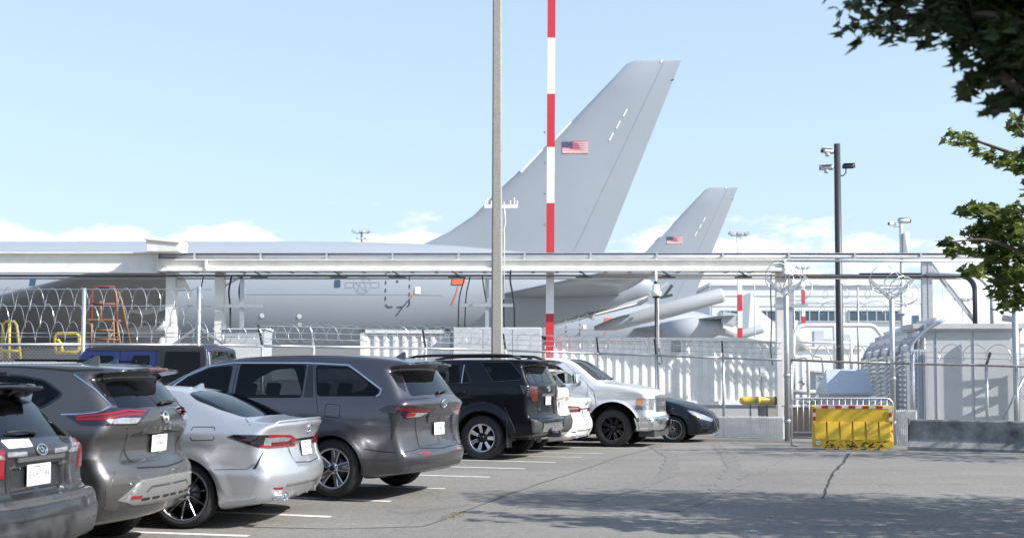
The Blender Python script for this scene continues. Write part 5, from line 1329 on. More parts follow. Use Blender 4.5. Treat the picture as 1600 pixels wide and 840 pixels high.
# square concrete lamp pole close to the cars
q = at(776.5, 560, 22.3); g0 = G(22.3)
r = empty('concrete_pole', (q.x, 22.3, g0), 0, 'tall square grey concrete pole rising behind the black SUV', 'pole')
pb = MB(); H_ = 13.5
for i, (z, w) in enumerate(((0, .235), (H_, .135))): pb.v += [(-w / 2 * .72, -w / 2, z), (w / 2 * .72, -w / 2, z), (w / 2, -w / 2 * .72, z), (w / 2, w / 2 * .72, z), (w / 2 * .72, w / 2, z), (-w / 2 * .72, w / 2, z), (-w / 2, w / 2 * .72, z), (-w / 2, -w / 2 * .72, z)]
for k in range(8): pb.f.append((k, (k + 1) % 8, 8 + (k + 1) % 8, 8 + k)); pb.sm.append(False)
pb.build('shaft', M_conc, r)
MB().tube([(.13, .0, 3.0), (.145, 0, 4.2), (.135, 0, 4.35), (.165, 0, 4.5), (.135, 0, 4.9)], .009, 6).build('conduit', M_white, r)
# aerial bar on a slim mast behind it
q = at(776, 312, 33.6)
r = empty('aerial_array', (q.x + .12, 34.95, -.12), 0, 'white aerial bar with upright rods behind the concrete pole', 'aerial')
zz_ = q.z + .12
MB().tube([(0, 0, 0), (0, 0, zz_)], .035, 8).build('mast', M_white, r)
MB().box((.0, -.02, zz_), (1.02, .07, .10)).build('cross_bar', M_white, r)
for dx in (-.48, -.42, -.30, .28, .40, .49): MB().tube([(dx, -.02, zz_), (dx, -.02, zz_ + (.26 if dx in (-.42, .40) else .17))], .020, 8).build('rod', M_white, r)
def striped(name, px, Y, w, bands, label, pyb, lean=0, topd=None):
    """square mast painted in red and white bands; bands = [(py_top, py_bottom, red?)]"""
    q = at(px, pyb, Y); r = empty(name, (q.x, Y, G(Y)), 0, label, 'striped pole')
    mb = MB(); zt = at(px, bands[0][0], Y).z - G(Y)
    for (a, b, red) in bands:
        z1 = at(px, a, Y).z - G(Y); z0 = max(0, at(px, b, Y).z - G(Y))
        MB().bar((lean * z0, 0, z0), (lean * z1, 0, z1), w).build('red_band' if red else 'white_band', M_red if red else M_white, r)
    return r
r = striped('warning_mast', 858, 35.0, .235, [(-110, -26, 0), (-26, 61, 1), (61, 148, 0), (148, 231, 1), (231, 318, 0), (318, 404, 1), (404, 490, 0), (490, 576, 1), (576, 680, 0)], 'tall red and white banded mast rising just right of the concrete pole', 560, .007)
for k in range(9): MB().box((-.13, -.02, 1.5 + k * .95), (.05, .03, .05)).build('step_peg', M_greysteel, r)
r2 = striped('warning_mast', 1157, 70, .26, [(368, 460, 0), (460, 486, 1), (486, 512, 0), (512, 540, 1), (540, 600, 0)], 'slim white mast with red bands and floodlights on top, beyond the long container', 600)
zt = at(1157, 368, 70).z - G(70)
def floods(r, zt, pts, s=1.):
    MB().bar((min(p[0] for p in pts), 0, zt), (max(p[0] for p in pts), 0, zt), .07 * s).build('cross_arm', M_galv, r)
    for x, tilt in pts:
        M_ = Matrix.Translation((x, -.1 * s, zt + .12 * s)) @ Matrix.Rotation(tilt, 4, 'Y')
        MB().box((0, 0, 0), (.34 * s, .3 * s, .2 * s), M_).box((0, -.16 * s, 0), (.26 * s, .03 * s, .14 * s), M_).build('floodlight', M_greysteel, r)
floods(r2, zt, [(-.5, .5), (0, 0), (.45, -.3)], .95)
r3 = striped('warning_mast', 1257, 75, .2, [(432, 452, 0), (452, 480, 1), (480, 494, 0), (494, 505, 1), (505, 534, 0), (534, 552, 1), (552, 566, 0), (566, 592, 1), (592, 640, 0)], 'thin red and white mast between the bridge column and the black camera pole', 640)
floods(r3, at(1257, 420, 75).z - G(75), [(-.35, .4), (.0, 0), (.35, -.3)], .7)
MB().tube([(0, 0, at(1257, 432, 75).z - G(75)), (0, 0, at(1257, 420, 75).z - G(75))], .04, 6).build('top_tube', M_white, r3)
def flood_mast(px, py, Y, label, pts, s, ra=.06):
    q = at(px, py, Y); r = empty('floodlight_mast', (q.x, Y, G(Y)), 0, label, 'floodlight mast'); zt = q.z - G(Y)
    MB().tube([(0, 0, 0), (0, 0, zt)], ra, 8).build('mast', M_galv, r); floods(r, zt, pts, s); return r
r4 = flood_mast(565, 364, 120, 'distant floodlight mast peeping over the fuselage left of the concrete pole', [(-.8, .5), (0, 0), (.75, -.3)], 1.3, .1)
floods(r4, at(565, 374, 120).z - G(120), [(-.4, .3), (.4, -.3)], .9)
flood_mast(1504, 470, 140, 'tiny distant floodlight mast between the bent pipes', [(-.8, .3), (0, 0), (.8, -.3)], 1.6, .08)
for px, py, Y, lb in ((1037, 355, 90, 'thin whip aerial in front of the far tail fin'), (1178, 372, 72, 'thin bare pole right of the floodlit white mast'), (1303, 380, 80, 'thin aerial rod just left of the black camera pole'), (1109, 432, 90, 'thin upright rod in front of the terminal below the far fin'), (1473, 455, 60, 'slender rod between bridge support and braces')):
    q = at(px, py, Y); tag(MB().tube([(0, 0, 0), (0, 0, q.z - G(Y))], [.05, .02], 6).build('aerial_rod', M_greysteel), lb, 'rod'); bpy.context.scene.collection.objects[-1].location = (q.x, Y, G(Y))
# camera poles
def camera_unit(parent, c, face, m=M_white, s=1., dome=True):
    M_ = Matrix.Translation(c) @ Matrix.Rotation(face, 4, 'Z')
    h = MB(); h.lathe([(.0, -.20 * s), (.06 * s, -.19 * s), (.075 * s, -.15 * s), (.075 * s, .12 * s), (.05 * s, .17 * s), (0, .18 * s)], 16, M_ @ Matrix.Rotation(R(90), 4, 'Y'))
    o_ = h.build('camera', m, parent)
    MB().box((.02 * s, 0, .085 * s), (.36 * s, .17 * s, .015), M_).build('sun_shield', m, o_)
    MB().lathe([(.058 * s, .0), (.058 * s, .02 * s), (0, .02 * s)], 12, M_ @ Matrix.Translation((.18 * s, 0, 0)) @ Matrix.Rotation(R(90), 4, 'Y')).build('lens', M_black, o_)
    return o_
q = at(1312.5, 575, 36.5); zt = at(1310, 225, 36.5).z - G(36.5)
r = lathe_pole('camera_pole', Vector((q.x, 36.5, G(36.5))), zt, .125, .10, M_dark, 'tall dark grey camera pole in the right half with three cameras near its top', 'camera pole')
for py, dx, fc, s in ((237, -.32, R(200), 1.1), (263, -.36, R(160), 1.1)):
    z = at(1310, py, 36.5).z - G(36.5)
    MB().tube([(-.09, 0, z + .02), (-.2, 0, z + .05), (dx * .8, -.02, z + .02)], .022, 6).build('arm', M_dark, r)
    camera_unit(r, (dx, -.05, z), fc, M_galv, s)
    MB().lathe([(0, -.06), (.07, -.04), (.075, .03), (.05, .06), (0, .07)], 14, Matrix.Translation((dx - .02, -.12, z - .13))).build('illuminator', M_greysteel, r)
z = at(1310, 260, 36.5).z - G(36.5)
MB().tube([(.08, 0, z - .30), (.2, 0, z - .29), (.27, 0, z - .2), (.28, 0, z - .05)], .02, 6).build('arm', M_dark, r); camera_unit(r, (.36, 0, z), R(-12), M_dark, 1.0)
MB().box((.13, -.05, at(1310, 440, 36.5).z - G(36.5)), (.22, .12, .14)).build('equipment_box', M_white, r)
q = at(1410, 490, 42); zt = at(1410, 345, 42).z - G(42)
r = lathe_pole('camera_pole', Vector((q.x, 42, G(42))), zt, .075, .06, M_greysteel, 'shorter slim grey camera pole to the right with a white tube on its shaft', 'camera pole')
camera_unit(r, (.12, 0, zt), R(10), M_galv, 1.2); camera_unit(r, (-.33, 0, zt - .12), R(200), M_white, .8)
MB().bar((-.3, 0, zt - .22), (0, 0, zt - .22), .04).build('arm', M_galv, r)
MB().lathe([(0, 0), (.12, .02), (.12, .95), (0, .97)], 14, Matrix.Translation((.16, -.05, zt - 1.4))).build('white_tube', M_white, r)
MB().lathe([(.16, 0), (.12, .12), (.05, .25), (0, .26)], 14, Matrix.Translation((.0, -.02, at(1410, 490, 42).z - G(42)))).build('white_dome', M_white, r)
# hanging dome camera with its dark post
q = at(1025, 455, 34.0); r = empty('dome_camera', q, 0, 'white dome camera hanging under the pipe bridge right of the tail', 'security camera')
MB().tube([(0, 0, .0), (0, 0, .62)], .035, 8).build('drop_pipe', M_white, r); MB().tube([(0, 0, .22), (0, 0, .30)], .05, 8).build('collar', M_black, r)
MB().lathe([(0, -.21), (.09, -.20), (.12, -.15)], 16).build('dome', M_black, r)
MB().lathe([(.12, -.15), (.155, -.14), (.155, .0), (.11, .02), (.10, .18), (.03, .22), (0, .22)], 16).build('housing', M_white, r)
q = at(1026, 620, 33.2); r = empty('cable_post', (q.x, 33.2, G(33.2)), 0, 'slim black post with a loose cable below the dome camera', 'post')
zt = at(1026, 466, 33.2).z - G(33.2)
MB().tube([(0, 0, 0), (0, 0, zt)], .045, 8).build('post', M_dark, r); MB().tube([(.06, -.02, .2), (.06, -.02, zt - .6), (.05, -.02, zt)], .016, 6).build('conduit', M_white, r)
zc = at(1026, 560, 33.2).z - G(33.2); MB().tube([(.06, -.03, zc + .3), (.12, -.03, zc + .1), (.16, -.03, zc - .1), (.10, -.03, zc - .18), (.05, -.03, zc - .1)], .014, 6).build('loose_cable', M_dark, r)
# service stands with trays behind the bridge
def stand(px, Y, w, pys, label):
    q = at(px, 560, Y); r = empty('service_stand', (q.x, Y, G(Y)), 0, label, 'stand')
    MB().bar((0, 0, 0), (0, 0, at(px, 436, Y).z - G(Y)), .11).build('upright', M_galv, r)
    for py in pys: MB().box((0, -.06, at(px, py, Y).z - G(Y)), (w, .10, .09)).build('cross_arm', M_galv, r)
stand(761, 34.6, 1.65, (477, 531), 'galvanised stand with two cross arms hidden partly by the concrete pole')
stand(377, 34.6, 1.25, (478,), 'galvanised stand with one thin cross arm by the two hanging hoses')
stand(1236, 34.3, 1.0, (478,), 'galvanised stand with a cross arm beside the right bridge column')

# ---- terminal and small buildings
M_term = mat('terminal_white', (.62, .64, .66), .6, noise=.05, nscale=.4)
M_win = mat('window_blue_glass', (.03, .07, .11), .05, spec=.9)
def box_building(name, px0, px1, pyt, Y, depth, label, m):
    a = at(px0, pyt, Y); b = at(px1, pyt, Y)
    r = empty(name, ((a.x + b.x) / 2, Y, G(Y)), 0, label, 'building'); w = b.x - a.x; h = a.z - G(Y)
    MB().box((0, depth / 2, h / 2), (w, depth, h)).build('wall', m, r); return r, w, h
Yt = 150
r, w, h = box_building('terminal_building', 1112, 1416, 446, Yt, 34, 'large white terminal building with a strip of blue windows, far right', M_term)
MB().box((0, 17, h + .2), (w + .6, 34.6, .4)).build('roof_edge', M_term, r)
for py in (462, 478, 508, 540): MB().box((0, -.02, at(0, py, Yt).z - G(Yt)), (w, .08, .10)).build('panel_joint', M_greysteel, r)
cx_ = r.location.x
for a_, b_ in ((1127, 1213), (1236, 1309), (1327, 1412)):
    x0, x1 = (a_ - 800) / 1800 * Yt - cx_, (b_ - 800) / 1800 * Yt - cx_; z0, z1 = at(0, 502, Yt).z - G(Yt), at(0, 485, Yt).z - G(Yt)
    wd = MB().box(((x0 + x1) / 2, -.04, (z0 + z1) / 2), (x1 - x0, .12, z1 - z0)).build('window', M_win, r)
    n = int((b_ - a_) / 13)
    mb = MB()
    for k in range(n + 1): mb.box((x0 + (x1 - x0) * k / n, -.13, (z0 + z1) / 2), (.14, .08, z1 - z0))
    mb.box(((x0 + x1) / 2, -.12, z0), (x1 - x0, .2, .15)).box(((x0 + x1) / 2, -.12, z1), (x1 - x0, .2, .15)); mb.build('window_frame', M_greysteel, wd)
r, w, h = box_building('terminal_wing', 1416, 1440, 448, 158, 20, 'narrow set back wing at the right end of the terminal', M_term)
for k in range(4): MB().box((-w / 2 + 1.2, -.03, 3 + k * 2.2), (.9, .1, 1.4)).build('window', M_win, r)
r, w, h = box_building('service_building', 1236, 1345, 545, 60, 8, 'low white service building behind the gate with a dark window', M_white)
wd = MB().box((at(1276, 590, 60).x - r.location.x, -.03, at(0, 592, 60).z - G(60)), (.74, .08, .50)).build('window', M_win, r); MB().box((at(1276, 590, 60).x - r.location.x, -.09, at(0, 592, 60).z - G(60)), (.04, .06, .50)).build('window_bar', M_greysteel, wd)
MB().box((0, 4, h + .06), (w + .3, 8.3, .12)).build('roof_slab', M_offwhite, r)
for k in range(5): MB().box((-w / 2 + .4 + k * .7, 1.5 + (k % 2), h + .35 + .1 * (k % 3)), (.5, .5, .5 + .2 * (k % 3))).build('roof_unit', M_greysteel, r)
# equipment shelter at the right
Ys = 30.2; g0 = G(Ys); a = at(1435, 513, Ys); b = at(1592, 513, Ys)
r = empty('equipment_shelter', ((a.x + b.x) / 2, Ys, g0), -R(4), 'pale grey windowless equipment shelter with flat overhanging roof at the right', 'shelter')
w = b.x - a.x; h = a.z - g0; M_shel = mat('shelter_panel', (.47, .49, .50), .6, noise=.07, nscale=2)
MB().box((0, .5, h / 2), (w, 1.0, h)).build('wall', M_shel, r)
MB().box((-.03, .5, h + .06), (w + .22, 1.25, .13)).box((-.03, .5, h - .03), (w + .10, 1.12, .06)).build('roof', mat('shelter_roof', (.50, .52, .53), .55, noise=.1), r)
for x in (-w / 2 + .03, -w / 2 + .48, .12): MB().box((x, -.012, h / 2), (.05 if x < -w / 2 + .1 else .012, .02, h - .1)).build('corner_trim' if x < -w / 2 + .1 else 'panel_joint', M_greysteel, r)
MB().tube([(-w / 2 + .16, -.04, .1), (-w / 2 + .16, -.04, h - .25)], .03, 8).build('downpipe', M_greysteel, r)
# small hut with pitched metal roof
Yh = 31.5; p0 = at(1296, 632, Yh); p1 = at(1360, 632, Yh); g0 = G(Yh)
r = empty('small_hut', ((p0.x + p1.x) / 2, Yh, g0), 0, 'small hut with pale blue pitched metal roof behind the yellow barrier', 'hut')
w = p1.x - p0.x; ze = at(0, 612, Yh).z - g0; zr = at(0, 576, Yh).z - g0
MB().box((0, .55, ze / 2), (w, 1.1, ze)).build('wall', M_shel, r)
e = .07; M_roofb = mat('pale_blue_metal_roof', (.46, .53, .60), .4, .2, noise=.06)
MB().add([(-w / 2 - e, -e, ze - .02), (w / 2 + e, -e, ze - .02), (w / 2 + e, .55, zr), (-w / 2 - e + .14, .55, zr), (-w / 2 - e, 1.17, ze - .02), (w / 2 + e, 1.17, ze - .02), (-w / 2 - e, -e, ze - .06), (w / 2 + e, -e, ze - .06), (-w / 2 - e, 1.17, ze - .06), (w / 2 + e, 1.17, ze - .06)],
         [(0, 1, 2, 3), (3, 2, 5, 4), (0, 3, 4), (1, 5, 2), (0, 6, 7, 1), (1, 7, 9, 5), (5, 9, 8, 4), (4, 8, 6, 0), (6, 8, 9, 7)]).build('roof', M_roofb, r)
# lattice blast screen, running away from the camera
r = empty('blast_screen', (at(1424, 600, 30.0).x, 30.0, G(30)), 0, 'open lattice steel blast screen with curved slatted top, seen end on beyond the gate', 'blast screen')
far = at(1352, 600, 40.0); dv = Vector((far.x - r.location.x, 10.0, 0)); dn = dv.normalized(); nx = Vector((-dn.y, dn.x, 0))
ztop = at(1424, 548, 30).z - G(30)
slat = MB(); M_scr = mat('screen_blue_grey', (.36, .41, .48), .5, .2, noise=.1)
nz = 15
for k in range(nz + 1): z = .25 + (ztop - .25) * k / nz; slat.bar((0, 0, z), dv + Vector((0, 0, z)), .012, .075)
slat.build('slats', M_scr, r)
rib = MB()
for k in range(46): p = dv * (k / 45); rib.bar(p + Vector((0, 0, .2)), p + Vector((0, 0, ztop + .02)), .012, .05, up=(dn.x, dn.y, 0))
rib.build('ribs', M_scr, r)
for k in range(5):                               # curved hood of five broad blades
    o1 = nx * (-.10 - .16 * k * (1 + .12 * k)) * -1; z = ztop + .10 + .175 * k
    MB().bar(nx * (-.05 - .06 * k * k * .6) + Vector((0, 0, z)), dv + nx * (-.05 - .06 * k * k * .6) + Vector((0, 0, z)), .06, .135).build('hood_blade', M_scr if k % 2 else mat('screen_pale', (.60, .62, .64), .5, .2), r)
for k in range(6):
    p = dv * (k / 5); pts = [p + nx * (.03 - .06 * j * j * .6 * .25) + Vector((0, 0, ztop - .05 + .0875 * j)) for j in range(11)]
    MB().tube(pts, .05, 6).build('hood_rib', M_scr, r)
for k in range(6): p = dv * (k / 5) + nx * .08; MB().bar(p, p + Vector((0, 0, ztop)), .1).build('post', M_galv, r)
MB().bar((.35, -.1, 0), (.35, -.1, ztop * .98), .07).build('post', M_galv, r)
sl2 = MB()
for k in range(nz + 1): z = .25 + (ztop - .25) * k / nz; sl2.bar((0, 0, z), (.42, .02, z), .06, .085)
for k in range(5): sl2.bar((.08 * k, -.02, .2), (.08 * k, -.02, ztop), .03, .05)
sl2.build('return_panel', M_scr, r)

# white pipework between the gate posts
rr = random.Random(11)
def pipes(name, label, paths, rad, m, cat='pipework'):
    r = None
    for i, P in enumerate(paths):
        pts = [at(*p) for p in P]
        if r is None: r = empty(name, (pts[0].x, pts[0].y, G(pts[0].y)), 0, label, cat); o = r.location.copy()
        Q = []
        for j in range(len(pts)):
            if 0 < j < len(pts) - 1:
                a, b, c = pts[j - 1], pts[j], pts[j + 1]; rd = .16
                p_, q_ = b + (a - b).normalized() * min(rd, (a - b).length * .45), b + (c - b).normalized() * min(rd, (c - b).length * .45)
                for t in (0, .25, .5, .75, 1): Q.append(p_ * (1 - t)**2 + b * 2 * t * (1 - t) + q_ * t * t)
            else: Q.append(pts[j])
        MB().tube([p - o for p in Q], rad if not isinstance(rad, list) else rad[i], 10).build('pipe', m, r)
    return r
r = pipes('fuel_pipework', 'white pipe frame with a long horizontal run above the gate area', [[(1238, 600, 38), (1240, 520, 38), (1252, 508, 38), (1365, 508, 38), (1382, 530, 38), (1384, 600, 38)], [(1305, 508, 38), (1306, 610, 38)], [(1245, 535, 37), (1330, 535, 37)], [(1250, 552, 37), (1252, 640, 37)], [(1330, 530, 37), (1330, 640, 37)]], [.07, .09, .035, .05, .05], M_white)
o = r.location
MB().lathe([(0, -.36), (.2, -.34), (.36, -.1), (.36, .25), (.2, .38), (0, .4)], 20, Matrix.Translation(at(1248, 532, 39) - o)).build('surge_tank', M_white, r)
r = pipes('valve_manifold', 'cluster of grey valve pipes low behind the gate left of the hut', [[(1236, 645, 33), (1238, 560, 33), (1262, 556, 33), (1264, 645, 33)], [(1232, 612, 33.4), (1292, 612, 33.4)], [(1248, 628, 33.2), (1290, 628, 33.2), (1292, 655, 33.2)], [(1270, 556, 33.3), (1285, 556, 33.3), (1288, 600, 33.3)]], [.05, .07, .055, .04], M_offwhite)
o = r.location
for k in range(9):
    c = at(1236 + 56 * rr.random(), 590 + 60 * rr.random(), 33.0) - o
    MB().lathe([(.0, -.05), (.11, -.05), (.11, -.02), (.05, -.01), (.05, .06), (.09, .06), (.09, .1), (0, .1)], 12, Matrix.Translation(c) @ Matrix.Rotation(rr.uniform(0, 3), 4, 'Y')).build('valve', rr.choice([M_greysteel, M_offwhite, M_galv]), r)
o = MB().box((0, .2, .4), (1.1, .4, .8)).build('timber_box', mat('rusty_brown', (.24, .15, .09), .8, noise=.3)); q = at(1262, 640, 31.5); o.location = (q.x, 31.5, G(31.5)); tag(o, 'low brownish box on the ground behind the crowd barrier', 'box')
MB().box((0, .2, .82), (1.2, .5, .05)).build('lid', M_offwhite, o)
o = MB().box((0, .6, .9), (2.6, 1.2, 1.8)).build('plant_unit', M_greysteel); q = at(1330, 560, 42); o.location = (q.x, 42, G(42)); tag(o, 'grey plant unit behind the hut, seen just above its roof', 'plant unit')
MB().box((0, .6, 1.83), (2.7, 1.3, .06)).build('roof', M_offwhite, o)
for k in range(4): MB().box((-.9 + .6 * k, -.01, 1.3), (.4, .02, .5)).build('louvre', M_dark, o)
# radome like white fairing left of the gate and distant service truck
o = MB().add([(0, 0, 0), (1.9, 0, 0), (1.9, 0, 1.0), (1.2, 0, .72), (.55, 0, 1.35), (.15, 0, 2.2), (0, 1.5, 0), (1.9, 1.5, 0), (1.9, 1.5, 1.0), (1.2, 1.5, .72), (.55, 1.5, 1.35), (.15, 1.5, 2.2)],
    [(0, 1, 2, 3, 4, 5), (11, 10, 9, 8, 7, 6), (0, 6, 7, 1), (1, 7, 8, 2), (2, 8, 9, 3), (3, 9, 10, 4), (4, 10, 11, 5), (5, 11, 6, 0)]).build('white_fairing', M_white)
o.scale = (2.3, 2.3, 2.0); q = at(1168, 540, 100); o.location = (q.x, 100, at(0, 532, 100).z - .2); tag(o, 'white notched fairing behind the right end of the long container', 'fairing')
MB().box((.9, .7, -1.2), (.5, .8, 2.4)).build('pylon', M_white, o)
# yellow and orange aircraft access stands behind the left fence
def tubeframe(name, label, segs, m, Y, rad=.03, cat='access stand'):
    pts = [[at(a, b, Y + c) for a, b, c in s] for s in segs]
    o = pts[0][0]; r = empty(name, (o.x, o.y, G(Y)), 0, label, cat)
    for s in pts:
        MB().tube([p - r.location for p in s], rad, 8).build('tube', m, r)
    return r
M_yel2 = mat('worn_yellow', (.50, .38, .05), .55, noise=.3, nscale=8)
M_or = mat('orange_red_paint', (.17, .048, .028), .5, noise=.2)
M_or2 = mat('faded_orange_paint', (.23, .12, .052), .5, noise=.2)
r = tubeframe('access_ladder', 'orange access ladder with a red guard frame behind the left fence', [[(141, 555, 0), (144, 455, 0), (147, 448, 0), (178, 448, 0), (181, 455, 0), (183, 530, 0)], [(143, 475, 0), (181, 475, 0)], [(142, 500, 0), (182, 500, 0)]], M_or, 27, .033)
for s in ([(144, 500, 0), (141, 550, 0)], [(158, 500, .3), (157, 470, .3)], [(182, 500, 0), (190, 552, 0)], [(184, 455, .6), (190, 470, .6), (204, 540, .6)], [(150, 516, 0), (180, 516, 0)], [(148, 530, 0), (186, 530, 0)], [(160, 545, 0), (176, 520, 0)], [(178, 560, 0), (178, 500, 0)]):
    MB().tube([at(a, b, 27 + c) - r.location for a, b, c in s], .03, 8).build('tube', M_or2, r)
MB().box(at(163, 500, 27.2) - r.location, (.62, .5, .05)).build('platform', M_or2, r)
tubeframe('work_stand', 'yellow tubular work stand at the far left edge behind the fence', [[(2, 560, 0), (5, 505, 0), (10, 502, 0), (22, 502, 0), (26, 508, 0), (32, 560, 0)], [(14, 560, .4), (15, 505, .4)], [(0, 548, 0), (30, 548, 0)]], M_yel2, 27, .035)
tubeframe('work_stand', 'yellow rounded guard frame left of the orange ladder', [[(87, 552, 0), (86, 525, 0), (90, 521, 0), (120, 521, 0), (124, 525, 0), (124, 546, 0), (120, 550, 0), (90, 550, 0)], [(90, 530, 0), (96, 538, 0), (97, 552, 0)]], M_yel2, 27, .04)

# ---- barriers by the gate
Yb = 25.3; pL = at(1267, 668, Yb); pR = at(1396, 668, 24.9)
r = empty('traffic_barrier', ((pL.x + pR.x) / 2, (Yb + 24.9) / 2, G(25.2)), math.atan2(24.9 - Yb, pR.x - pL.x), 'yellow plastic water-filled barrier with red and white tape and dark blotched base', 'barrier')
w = pR.x - pL.x; M_ybar = mat('barrier_yellow', (.72, .46, .035), .5, noise=.22, nscale=3.5, bump=.05, bscale=6)
hB = at(0, 632, Yb).z - G(Yb)
bd = MB(); dep = [(.10, .0), (.10, hB * .20), (.10, hB * .22)]
up = [(-w / 2, -.16), (w / 2, -.16), (w / 2, .16), (-w / 2, .16)]
z0, z1, z2, z3 = .05, hB * .20, hB * .60, hB
def ring_(z, d): return [(-w / 2, -d, z), (w / 2, -d, z), (w / 2, d, z), (-w / 2, d, z)]
vv = ring_(z0, .25) + ring_(z1, .25) + ring_(z2, .10) + ring_(z2 + .01, .15) + ring_(z3 - .03, .13) + ring_(z3, .11)
ff = [(3, 2, 1, 0)] + [(4 * i + k, 4 * i + (k + 1) % 4, 4 * i + 4 + (k + 1) % 4, 4 * i + 4 + k) for i in range(5) for k in range(4)] + [(20, 21, 22, 23)]
bd.add(vv, ff); b_ = bevel(bd.build('shell', M_ybar, r), .018, 2, 20)
np_ = 6; gw = .055
for s in (-1, 1):
    for k in range(np_):                         # lower front is six tapering panels with dark gaps between
        xa = -w / 2 + .03 + k * (w - .06) / np_ + gw / 2; xb = -w / 2 + .03 + (k + 1) * (w - .06) / np_ - gw / 2
        P = [(xa, s * .262, z1 + .02), (xb, s * .262, z1 + .02), (xb + .014, s * .165, z2 + .02), (xa - .014, s * .165, z2 + .02)]
        P += [(x, s * .05, z) for x, y, z in P]
        f = [(0, 1, 2, 3), (1, 0, 4, 5), (2, 1, 5, 6), (3, 2, 6, 7), (0, 3, 7, 4)]
        bevel(MB().add(P, f if s < 0 else [q[::-1] for q in f]).build('lower_panel', M_ybar, r), .008, 2)
M_tapew = mat('reflective_white', (.70, .72, .66), .35)
seg = 11
for k in range(seg):
    xa = -w / 2 + .06 + k * (w - .12) / seg
    MB().box((xa + (w - .12) / seg / 2, -.136, z3 - .045), ((w - .12) / seg, .006, .06)).build('tape_red' if k % 2 else 'tape_white', M_red if k % 2 else M_tapew, r)
for s in (-1, 1):
    for k in range(4):
        MB().box((s * (w / 2 - .05), -.154, z3 - .12 - k * .09), (.06, .012, .085)).build('tape_red' if k % 2 == (0 if s < 0 else 1) else 'tape_white', M_red if k % 2 == (0 if s < 0 else 1) else M_tapew, r)
MB().lathe([(.055, 0), (.055, .015), (.03, .02), (.03, .01), (0, .01)], 16, Matrix.Translation((-w / 2 + .12, -.25, z0 + .09)) @ Matrix.Rotation(R(90), 4, 'X')).build('drain_cap', M_tapew, r)
gr = mat('barrier_blotch', (.075, .06, .018), .9, noise=.5, nscale=9)  # random dark blotches low on the front face
gm = random.Random(5)
gb = MB()
for k in range(60):
    x = -w / 2 + .28 + gm.random() * (w - .42); z = z0 + .01 + .13 * gm.random() ** 1.6; ra, rb = gm.uniform(.012, .06), gm.uniform(.008, .026)
    gb.add([(x + ra * gm.uniform(.5, 1.1) * math.cos(t), -.2525 - .00012 * k, z + rb * gm.uniform(.5, 1.1) * math.sin(t)) for t in [2 * math.pi * q / 9 for q in range(9)]], [tuple(range(9))[::-1]])
gb.build('dark_blotches', gr, r)
for k in range(5): MB().box((-w / 2 + .35 + k * .28, 0, .025), (.16, .5, .05)).build('foot', M_ybar, r)
# crowd control barrier
Yc = 26.6; a = at(1237, 690, Yc); b = at(1396, 690, Yc)
r = empty('crowd_barrier', ((a.x + b.x) / 2, Yc, G(Yc)), 0, 'galvanised crowd control barrier standing right behind the yellow barrier', 'crowd barrier')
w = b.x - a.x; hz = at(0, 622, Yc).z - G(Yc); rd = .15
pts = [(-w / 2, 0, .0), (-w / 2, 0, hz - rd)] + [(-w / 2 + rd - rd * math.cos(t), 0, hz - rd + rd * math.sin(t)) for t in (R(30), R(60), R(90))] + [(w / 2 - rd + rd * math.sin(t), 0, hz - rd + rd * math.cos(t)) for t in (0, R(30), R(60), R(90))] + [(w / 2, 0, .0)]
MB().tube(pts, .022, 8).build('outer_frame', M_galv, r); MB().tube([(-w / 2, 0, .32), (w / 2, 0, .32)], .018, 8).build('lower_rail', M_galv, r)
for k in range(1, 17): x = -w / 2 + w * k / 17; MB().tube([(x, 0, .32), (x, 0, hz - .01)], .011, 6).build('bar', M_galv, r)
for x in (-w / 2 + .1, w / 2 - .1): MB().bar((x, -.25, .02), (x, .25, .02), .05, .02).build('foot', M_galv, r)
# jersey barrier
a = at(1424, 706, 24.7); b = at(1640, 716, 23.2); ang = math.atan2(b.y - a.y, b.x - a.x); L = (b - a).length
r = empty('concrete_barrier', (a.x, a.y, G(24.2)), ang, 'stained dark concrete road barrier in the shade at the right edge', 'concrete barrier')
hJ = at(0, 655, 24.7).z - G(24.5)
pf = [(-.30, 0), (-.30, .07), (-.16, .24), (-.09, hJ - .03), (-.07, hJ), (.07, hJ), (.09, hJ - .03), (.16, .24), (.30, .07), (.30, 0)]
M_jer = mat('stained_concrete', (.27, .27, .26), .9, noise=.75, nscale=2.6, bump=.3, bscale=30)
for k in range(2):
    x0 = k * (L * .95 + .02); x1 = x0 + L * .95
    v = [(x, y, z) for x in (x0, x1) for y, z in pf]; n = len(pf)
    MB().add(v, [tuple(range(n)), tuple(range(n, 2 * n))[::-1]] + [(i, n + i, n + (i + 1) % n, (i + 1) % n) for i in range(n)]).build('barrier_block', M_jer, r)
MB().tube([(-.02, -.1, .1), (-.02, -.1, hJ + .02)], .02, 6).build('connecting_pin', M_dark, r)

# galvanised pole with a bracket frame close in front of the shelter: its shadow falls on the wall
q = at(1588, 600, 29.66); r = empty('bracket_pole', (q.x, 29.66, G(29)), 0, 'galvanised pole with bracket arms standing against the pale shelter at the right edge', 'pole')
h = at(1588, 478, 29.66).z - G(29)
MB().tube([(0, 0, 0), (0, 0, h)], .075, 12).build('pole', M_galv, r)
MB().bar((0, -.02, h - .35), (-.28, .12, h - .30), .10, .16).build('top_bracket', M_galv, r)
for k, z in enumerate((1.45, 1.95, 2.42)):
    MB().bar((0, .05, z), (1.0, .02, z), .05, .10).build('bracket_arm', M_galv, r)
    MB().bar((.05, .05, z - .42), (.95, .02, z), .05, .08).build('bracket_stay', M_galv, r)
MB().bar((1.0, .02, .3), (1.0, .02, 2.5), .06).build('outer_upright', M_galv, r)
